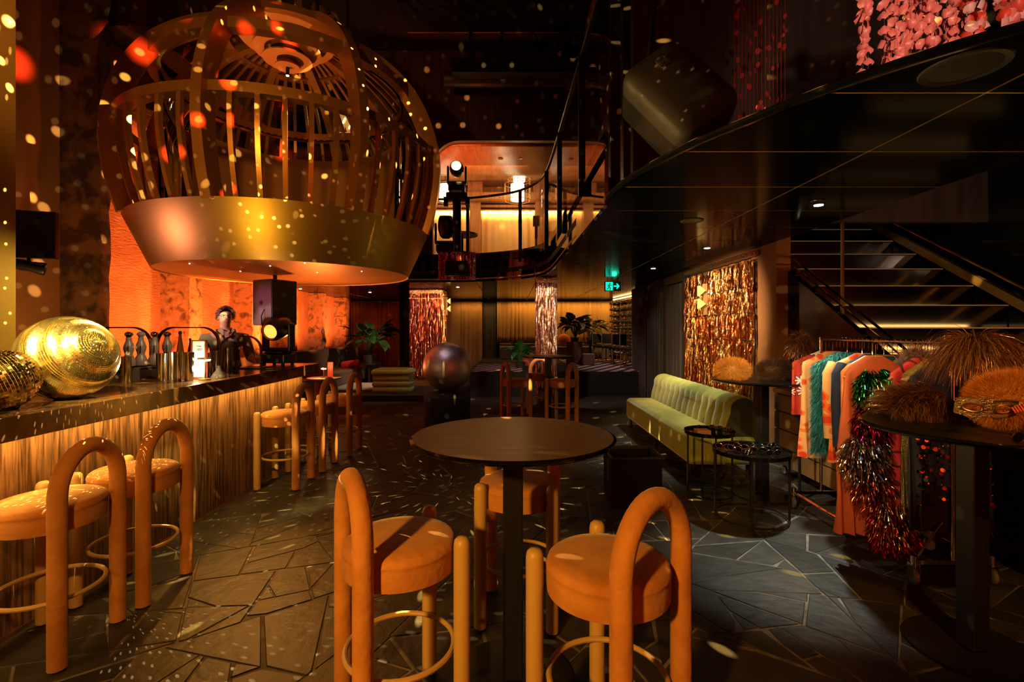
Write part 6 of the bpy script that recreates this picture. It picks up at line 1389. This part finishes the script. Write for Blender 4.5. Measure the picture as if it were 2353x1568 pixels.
dk = foil('dark_tinsel_skirt', 'dark red tinsel skirt in shadow below the wig table', 'tinsel skirt', 2.95, .16, [(.28, .42, .14, .04, 500, .07, .006, ramp_island('dark_tinsel', [lin(80, 30, 25), lin(50, 20, 18), lin(120, 60, 40)], .25, 1), 0)])
# sequins on the black dress
rgq = random.Random(8); sm = MB()
for _ in range(520):
    x = rgq.uniform(-.23, .23); z = rgq.uniform(.45, 1.10); r = rgq.choice([.004, .005, .007, .011, .013]); c_ = Vector((x, -.032-rgq.uniform(0, .01), z)); tl = rgq.uniform(-.7, .7); tl2 = rgq.uniform(-.7, .7)
    u = Vector((cos(tl), sin(tl)*.6, 0)).normalized(); w_ = Vector((0, sin(tl2)*.6, cos(tl2))).normalized(); n_ = 8
    sm.add([c_+u*r*cos(2*pi*k/n_)+w_*r*sin(2*pi*k/n_) for k in range(n_)], [tuple(range(n_))])
stuff(sm.build('sequins', ramp_island('copper_sequins', [lin(235, 150, 100), lin(200, 100, 60), lin(40, 120, 70), lin(250, 200, 150), lin(120, 50, 35)], .25, 1), seq, smooth=False))
# spare hangers without clothes
for k, (y, lab) in enumerate(((3.01, 'bare pale wooden hanger leaning in front of the green tinsel'), (2.90, 'bare dark hanger nearest the end post'))):
    h = hanger(y, (.35, -.2)[k], lab, (-.02, .02)[k])
# extra hooks bunched on the rail
hk = MB()
for k in range(26):
    y = -.58+1.14*(k+.5)/26; hk.tube([(.0, y, 1.36), (.0, y, 1.405)]+[(.018*sin(a), y+.004, 1.423-.018*cos(a)) for a in [pi*1.5*j/6 for j in range(7)]], .0022, 5)
stuff(hk.build('spare_hooks', chrome, rack))
# glitter wig on the far post
def hair_thing(name, label, cat, loc, shape, samp, n, L, wd, mm, corem, seed, droop, spread, segs=3, group=None, jit=.4):
    t = thing(name, label, cat, loc, 0, group); m_ = MB(); m_.ell(*shape); m_.build('wig_cap', corem, t)
    stuff(strands(samp, n, L, wd, seed, droop=droop, spread=spread, segs=segs, jit=jit).build('hair', mm, t, smooth=False)); return t
def ell_s(c, rx, ry, rz, lo=-.3):
    def f(rg):
        while True:
            d = Vector((rg.gauss(0, 1), rg.gauss(0, 1), rg.gauss(0, 1))).normalized()
            if d.z > lo: break
        return (c[0]+rx*d.x, c[1]+ry*d.y, c[2]+rz*d.z), (d.x/rx, d.y/ry, d.z/rz)
    return f
glit = ramp_island('auburn_glitter_hair', [lin(150, 88, 48), lin(115, 65, 34), lin(185, 115, 68), lin(90, 50, 28), lin(245, 190, 145)], .3, .7)
core_b = mat('wig_core_brown', (.07, .032, .012), .9)
st_ = thing('wig_stand', 'slim black wig stand at the far end of the rack', 'stand', (2.52, 4.25, 0))
m_ = MB(); m_.cyl((0, 0, 0), .012, .01, 1.26, 10); m_.cyl((0, 0, 0), .12, .001, .012, 24); m_.build('pole', blackmetal, st_)
hair_thing('glitter_wig', 'auburn glitter wig on a stand beyond the far rack post', 'wig', (2.52, 4.25, 1.26), ((0, 0, .10), .07, .07, .10), ell_s((0, 0, .10), .07, .07, .10, -.7), 2600, .09, .003, glit, core_b, 61, 1.6, .3)
# wigs on the far high table
afro_g = ramp_island('golden_afro_hair', [lin(205, 140, 50), lin(180, 115, 35), lin(225, 165, 75), lin(160, 95, 25)], .6, 0)
afro_d = ramp_island('dark_afro_hair', [lin(62, 36, 16), lin(42, 24, 10), lin(82, 50, 24)], .6, 0)
q = P(1683, 872, 4.38); hair_thing('afro_wig', 'golden curly wig on the high table by the couch', 'wig', (q.x, 4.38, 1.0502), ((0, 0, .085), .125, .12, .085), ell_s((0, 0, .085), .125, .12, .085, -.75), 15000, .05, .0015, afro_g, mat('afro_core_g', (.40, .20, .05), .95), 62, .1, 1.8, jit=.8, group='afro wigs')
q = P(1782, 872, 4.36); hair_thing('afro_wig', 'dark brown curly wig beside the golden wig on the high table', 'wig', (q.x, 4.36, 1.0502), ((0, 0, .085), .145, .12, .08), ell_s((0, 0, .085), .145, .12, .08, -.75), 14000, .05, .0015, afro_d, mat('afro_core_d', (.05, .028, .012), .95), 63, .1, 1.8, jit=.8, group='afro wigs')
# near high table: swept glitter wig, tall wig, orange afro, mask
def swept(rg):
    u = rg.uniform(-1, 1); v_ = rg.uniform(.02, pi-.02); x = .17*u; s_ = sqrt(max(.05, 1-u*u)); return (x, -.095*s_*cos(v_), .03+.105*s_*sin(v_)), (-.8-.3*u, -.8*cos(v_), .7*sin(v_))
hair_thing('glitter_wig', 'brown glitter wig swept flat on the near wig table', 'wig', (2.12, 2.50, 1.0502), ((0, 0, .055), .165, .095, .07), swept, 5200, .14, .0024, glit, core_b, 64, 1.0, .3, 4)
def tall(rg):
    t_ = rg.random(); a = rg.uniform(0, 2*pi); r = .03+.055*t_; return (r*cos(a), r*sin(a), .42-.12*t_), (.5*cos(a)+.1, .5*sin(a), .3)
tl = hair_thing('glitter_wig', 'tall glitter wig rising on a stand above the orange afro', 'wig', (2.36, 2.46, 1.0502), ((0, 0, .32), .075, .075, .10), tall, 5200, .26, .0026, glit, core_b, 65, 2.4, .22, 5, jit=.3)
m_ = MB(); m_.cyl((0, 0, 0), .035, .0, .30, 16); m_.cyl((0, 0, 0), .07, 0, .01, 20); m_.build('wig_post', blackmetal, tl)
afro_o = ramp_island('orange_afro_hair', [lin(205, 120, 30), lin(180, 95, 18), lin(222, 145, 50), lin(150, 75, 12)], .65, 0)
hair_thing('afro_wig', 'big fluffy orange wig nearest on the near wig table', 'wig', (2.29, 2.19, 1.0502), ((0, 0, .125), .19, .14, .125), ell_s((0, 0, .125), .19, .14, .125, -.85), 30000, .042, .0012, afro_o, mat('afro_core_o', (.45, .17, .03), .95), 66, .1, 1.9, jit=.8, group='afro wigs')
mk = thing('masquerade_mask', 'silver striped eye mask with a glittering handle lying against the orange wig', 'mask', (1.965, 2.03, 1.125), radians(-24)); mk.scale = (.86, .86, .86)
mkm = mat('mask_silver', (.55, .38, .22), .25, metal=.9, bump=.8, bscale=90, bstretch=(1, .05, 1.5))
def mpt(u, v): return Vector((.115*u, -.035-.02*v-.03*(1-u*u), .055+.055*v+.012*abs(u)))
rows = []; m_ = MB(); N_ = 28
def eye(u, v, cx): return ((u-cx)/.30)**2+((v-.05)/.36)**2
grid = [[mpt(-1+2*i/N_, (-1+2*j/14)*(1-.35*(abs(-1+2*i/N_))**2)*(1-.45*exp(-((-1+2*i/N_)/.18)**2)*(1 if j < 7 else 0))) for i in range(N_+1)] for j in range(15)]
for j in range(14):
    for i in range(N_):
        u = -1+2*(i+.5)/N_; v = -1+2*(j+.5)/14
        if eye(u, v, -.48) > 1 and eye(u, v, .48) > 1: m_.add([grid[j][i], grid[j][i+1], grid[j+1][i+1], grid[j+1][i]], [(0, 1, 2, 3)])
o = m_.build('mask_face', mkm, mk, solid=.004, angle=180)
for cx in (-.48, .48):
    m_ = MB(); m_.tube([mpt(cx+.31*cos(a), .05+.36*sin(a))+Vector((0, -.004, 0)) for a in [2*pi*k/24 for k in range(24)]], .0035, 6, closed=True); m_.build('eye_rim', brassb, mk)
for k in range(9):
    m_ = MB(); v = -.8+.2*k; m_.tube([mpt(-1+2*i/24, v*(1-.35*(abs(-1+2*i/24))**2)*(1-.45*exp(-((-1+2*i/24)/.18)**2)*(1 if v < 0 else 0)))+Vector((0, -.003, 0)) for i in range(25) if eye(-1+2*i/24, v, -.48) > 1 and eye(-1+2*i/24, v, .48) > 1 and (-1+2*i/24) > .0] or [(0, 0, 0), (0, 0, .01)], .0016, 4)
    if k % 2 == 0: m_.build('silver_ridge', mat('ridge%d' % k, (.6, .42, .28), .2, metal=1), mk)
m_ = MB(); m_.flatbar([(.09, -.06, .07), (.17, -.10, .115), (.27, -.10, .185)], lambda i: (.3, 0, .9), .026, .008); m_.build('handle', mkm, mk, smooth=False)
m_ = MB()
for k in range(24):
    f_ = k/23; c_ = Vector((.09+.18*f_, -.068-.04*min(1, f_*2), .062+.113*f_)); m_.box(c_, (.006, .004, .03), R=Matrix.Rotation(-.5, 3, 'Y'))
m_.build('handle_ribs', mat('rib_pink', (.7, .42, .34), .2, metal=1), mk, smooth=False)
# eyewear and chains
def shades(label, loc, rz, m1, w=.07):
    t = thing('sunglasses', label, 'sunglasses', loc, rz, 'party sunglasses'); m_ = MB()
    for s in (-1, 1):
        m_.tube([(s*.034+.028*cos(a), 0, .026+.021*sin(a)) for a in [2*pi*k/16 for k in range(16)]], .0028, 6, closed=True)
        m_.tube([(s*.062, .002, .032), (s*.066, .06, .030), (s*.064, .12, .018)], .0022, 5)
    m_.tube([(-.008, 0, .030), (0, -.003, .034), (.008, 0, .030)], .0026, 5); m_.build('frame', m1, t)
    m_ = MB()
    for s in (-1, 1): m_.add([(s*.034+.026*cos(a), .001, .026+.019*sin(a)) for a in [2*pi*k/16 for k in range(16)]], [tuple(range(16))])
    m_.build('lens', blackgloss, t, smooth=False); return t
redm = mat('copper_wire', (.6, .22, .10), .25, metal=1)
shades('thin copper framed glasses at the rim of the near wig table', (2.02, 1.905, 1.0503), .1, redm)
def chain(label, loc, n, seed):
    t = thing('glitter_chain', label, 'chain', loc, 0, 'glitter chains on the near wig table'); rg = random.Random(seed); m_ = MB()
    for k in range(n): x = -.05+.10*k/n; c_ = Vector((x, rg.uniform(-.012, .012), .005+rg.uniform(0, .008))); R = Matrix.Rotation(rg.uniform(0, 3), 3, 'X') @ Matrix.Rotation(rg.uniform(0, 3), 3, 'Z'); m_.tube([c_+R @ Vector((.006*cos(a), .006*sin(a), 0)) for a in [2*pi*j/8 for j in range(8)]], .0016, 4, closed=True)
    m_.build('links', redm, t)
chain('pile of copper chain below the orange wig, farther from the edge glasses', (2.29, 1.925, 1.0503), 46, 1); chain('pile of copper chain left of the other, next to the glasses', (2.155, 1.905, 1.0503), 40, 2)
# low tray tables with eyewear
def tray_table(label, x, y, z, r, rz):
    t = thing('tray_table', label, 'side table', (x, y, 0), rz, 'low black tray tables')
    m_ = MB(); m_.lathe([(0, z-.012), (r, z-.012), (r+.004, z+.022), (r-.002, z+.022), (r-.006, z), (0, z)], 48); m_.build('tray', blackgloss, t)
    for k in range(4):
        a = pi/4+pi/2*k; m_ = MB(); m_.cyl(((r-.02)*cos(a), (r-.02)*sin(a), 0), .0085, .001, z-.01, 8); m_.build('leg', blackmetal, t)
    m_ = MB(); m_.tube([((r-.02)*cos(2*pi*k/32), (r-.02)*sin(2*pi*k/32), .02) for k in range(32)], .007, 6, closed=True); m_.build('foot_ring', blackmetal, t)
tray_table('low black tray table full of dark sunglasses before the rack', 1.905, 3.86, .53, .285, .35)
tray_table('farther low tray table with sparkling eyewear at the couch end', 1.80, 4.42, .565, .215, .1)
FRN = ('black framed', 'copper framed', 'bronze framed', 'dark green framed', 'rose framed'); rgs = random.Random(4); fr = [mat('shade_frame_%d' % k, c_, .2, metal=m__) for k, (c_, m__) in enumerate((((.02, .02, .02), 0), ((.35, .16, .06), .8), ((.5, .35, .2), 1), ((.02, .025, .02), 0), ((.30, .10, .08), .6)))]
for k in range(11):
    a = 2.4*k; r = .225*sqrt((k+.5)/11); shades(FRN[k % 5]+' party sunglasses heaped on the nearer tray table', (1.905+r*cos(a), 3.86+r*sin(a)*.8, .531+.004*(k % 3)), rgs.uniform(-1.2, 1.2), fr[k % 5])
for k in range(6):
    a = 2.4*k; r = .16*sqrt((k+.5)/6); shades(FRN[(k+1) % 5]+' sunglasses lying on the farther tray table', (1.82+r*cos(a), 4.42+r*sin(a)*.8, .566+.004*(k % 3)), rgs.uniform(-1.2, 1.2), fr[(k+1) % 5])
bx = MB(); bx.b2(-.06, .06, -.05, .05, 0, .045); o = bx.build('clear_box', mat('pink_clear', (.35, .2, .22), .1, coat=.6), smooth=False, bevel=.004); o.location = (1.70, 4.33, .566); tag(o, 'small clear pinkish box on the farther tray table', 'box')
# dark tub on the floor
blacktub = mat('black_plastic', (.004, .0045, .004), .4, spec=.2)
tb2 = thing('open_tub', 'black open plastic tub on the floor behind the foreground table', 'tub', (1.05, 4.25, 0))
m_ = MB(); m_.b2(-.21, .21, -.19, -.17, .001, .42); m_.b2(-.21, .21, .17, .19, .001, .42); m_.b2(-.21, -.19, -.17, .17, .001, .42); m_.b2(.19, .21, -.17, .17, .001, .42); m_.b2(-.19, .19, -.17, .17, .001, .02); m_.build('tub_wall', blacktub, tb2, smooth=False, bevel=.006)
m_ = MB(); m_.tube([(-.22, -.20, .425), (.22, -.20, .425), (.22, .20, .425), (-.22, .20, .425)], .012, 6, closed=True); m_.build('rim', mat('tub_rim', (.02, .022, .018), .3), tb2)
# ------------------------------------------------------------------ petal curtain above the balcony edge
pc = thing('petal_curtain', 'pink and coral petal curtain hanging above the balcony edge', 'petal curtain', (3.1, 3.25, 2.70))
rgp = random.Random(21); pm = ramp_island('petal', [lin(250, 130, 110), lin(235, 85, 60), lin(245, 165, 150), lin(225, 70, 40), lin(250, 190, 170), lin(205, 95, 80)], .4, 0, spec=.5)
pms = []
for k in range(5):
    m_ = MB(); cup = rgp.uniform(.7, 1.5); rows = []
    for i in range(5):
        s_ = i/4; w_ = .034*sin(pi*(.12+.80*s_))**.7; rows.append([(w_*u, -cup*.02*(1-u*u)+.012*s_*s_, -.062*s_+.008*abs(u)*s_) for u in (-1, -.5, 0, .5, 1)])
    m_.sheet(rows); pms.append(m_)
pal = [mat('petal_%d' % k, c_, .38) for k, c_ in enumerate((lin(250, 130, 110), lin(238, 85, 60), lin(245, 165, 150), lin(228, 70, 40), lin(250, 190, 170), lin(205, 95, 80)))]
pmesh = [pms[k % 5].mesh('petal', pal[k % 6], True, 180) for k in range(30)]
cand = []
nst = 62
st_m = MB()
for k in range(nst):
    x = -.72+1.44*k/(nst-1)+rgp.uniform(-.008, .008); y = rgp.uniform(-.08, .08); st_m.tube([(x, y, 0), (x+.01, y, 1.9)], .0018, 4)
    z = .48+.08*rgp.random()
    while z < 1.12: cand.append((x, y, z)); z += rgp.uniform(.045, .11)
stuff(st_m.build('threads', mat('silver_thread', (.4, .36, .34), .3, metal=.7), pc))
bd_ = MB()
for x, y, z in cand: bd_.ell((x, y, z+.045), .0045, .0045, .0045, 6, 4)
stuff(bd_.build('beads', mat('clear_bead', (.8, .78, .75), .1, metal=.6), pc))
cand.sort(key=lambda c_: (max(0, c_[2]-1.12), -c_[0])); extra = MB()
for i, (x, y, z) in enumerate(cand):
    if i >= 298:
        R_ = Matrix.Rotation(rgp.uniform(-1.6, 1.6), 3, 'Z') @ Matrix.Rotation(rgp.uniform(-.7, .7), 3, 'X'); extra.add([R_ @ Vector(v_)+Vector((x, y, z+.04)) for v_ in pms[i % 5].v], pms[i % 5].f); continue
    o = bpy.data.objects.new('petal', pmesh[i % 30]); COL.objects.link(o); o.parent = pc; o.location = (x, y-.01, z+.04); o.rotation_euler = (rgp.uniform(-.7, .7), rgp.uniform(-.7, .7), rgp.uniform(-1.6, 1.6)); s_ = rgp.uniform(1.0, 1.45); o.scale = (s_, s_, s_)
if extra.v: stuff(extra.build('petals', pal[0], pc, angle=180))
spot('petal_spot', (1.6, .5, 2.95), (3.1, 3.25, 3.4), 230, (1, .74, .62), 50, .6, .08)
# a dim second petal strand curtain farther along the balcony
pd_ = thing('petal_strands', 'dim red petal strands hanging in the shade of the balcony', 'petal curtain', (2.35, 4.6, 2.72))
m_ = MB()
for k in range(14):
    x = -.24+.48*k/13; m_.tube([(x, 0, 0), (x, 0, 3.4)], .002, 4)
for k in range(150):
    x = rgp.uniform(-.24, .24); z = rgp.uniform(.1, 3.2); rr = rgp.uniform(.02, .035); a = rgp.uniform(0, 3); u = Vector((cos(a), sin(a), 0)); m_.add([Vector((x, 0, z))+u*rr*cos(2*pi*j/7)*.7+Vector((0, 0, 1))*rr*sin(2*pi*j/7) for j in range(7)], [tuple(range(7))])
stuff(m_.build('petals', mat('dim_red_petal', (.4, .03, .02), .5), pd_, smooth=False))
spot('dim_petal_spot', (1.0, 2.6, 3.3), (2.35, 4.6, 4.2), 7, (1, .2, .1), 40, .6, .05)
# ------------------------------------------------------------------ mirror-ball light patterns: added lamps in place of the balls' reflected dots
gobo('mirror_ball_dots', (-.6, 4.6, 4.6), 5200, 8.5, .115, None, 0, False, (1, .60, .15), .6, .31, .42)
gobo('pillar_dots', (-.9, 2.4, 3.7), 2600, 11, .15, (-5.2, 6.0, 2.6), 52, False, (1, .72, .26), .45, .53, .35)  # extra lamp added so the dark pillars show dots
gobo('red_ball_dots', (-1.6, 3.2, 3.0), 4200, 5, .24, (-5.3, 5.8, 4.6), 70, False, (1, .07, .02), .8, .83, .4)
gobo('gold_ball_dots', (-2.10, 2.62, 1.66), 330, 17, .16, None, 0, False, (1, .72, .30), .4, 1.7, .3)
gobo('void_dots', (-.6, 1.0, 2.2), 900, 26, .16, (-.2, 7.5, 6.5), 80, True, soft=.3, seed=2.2, keep=.55)
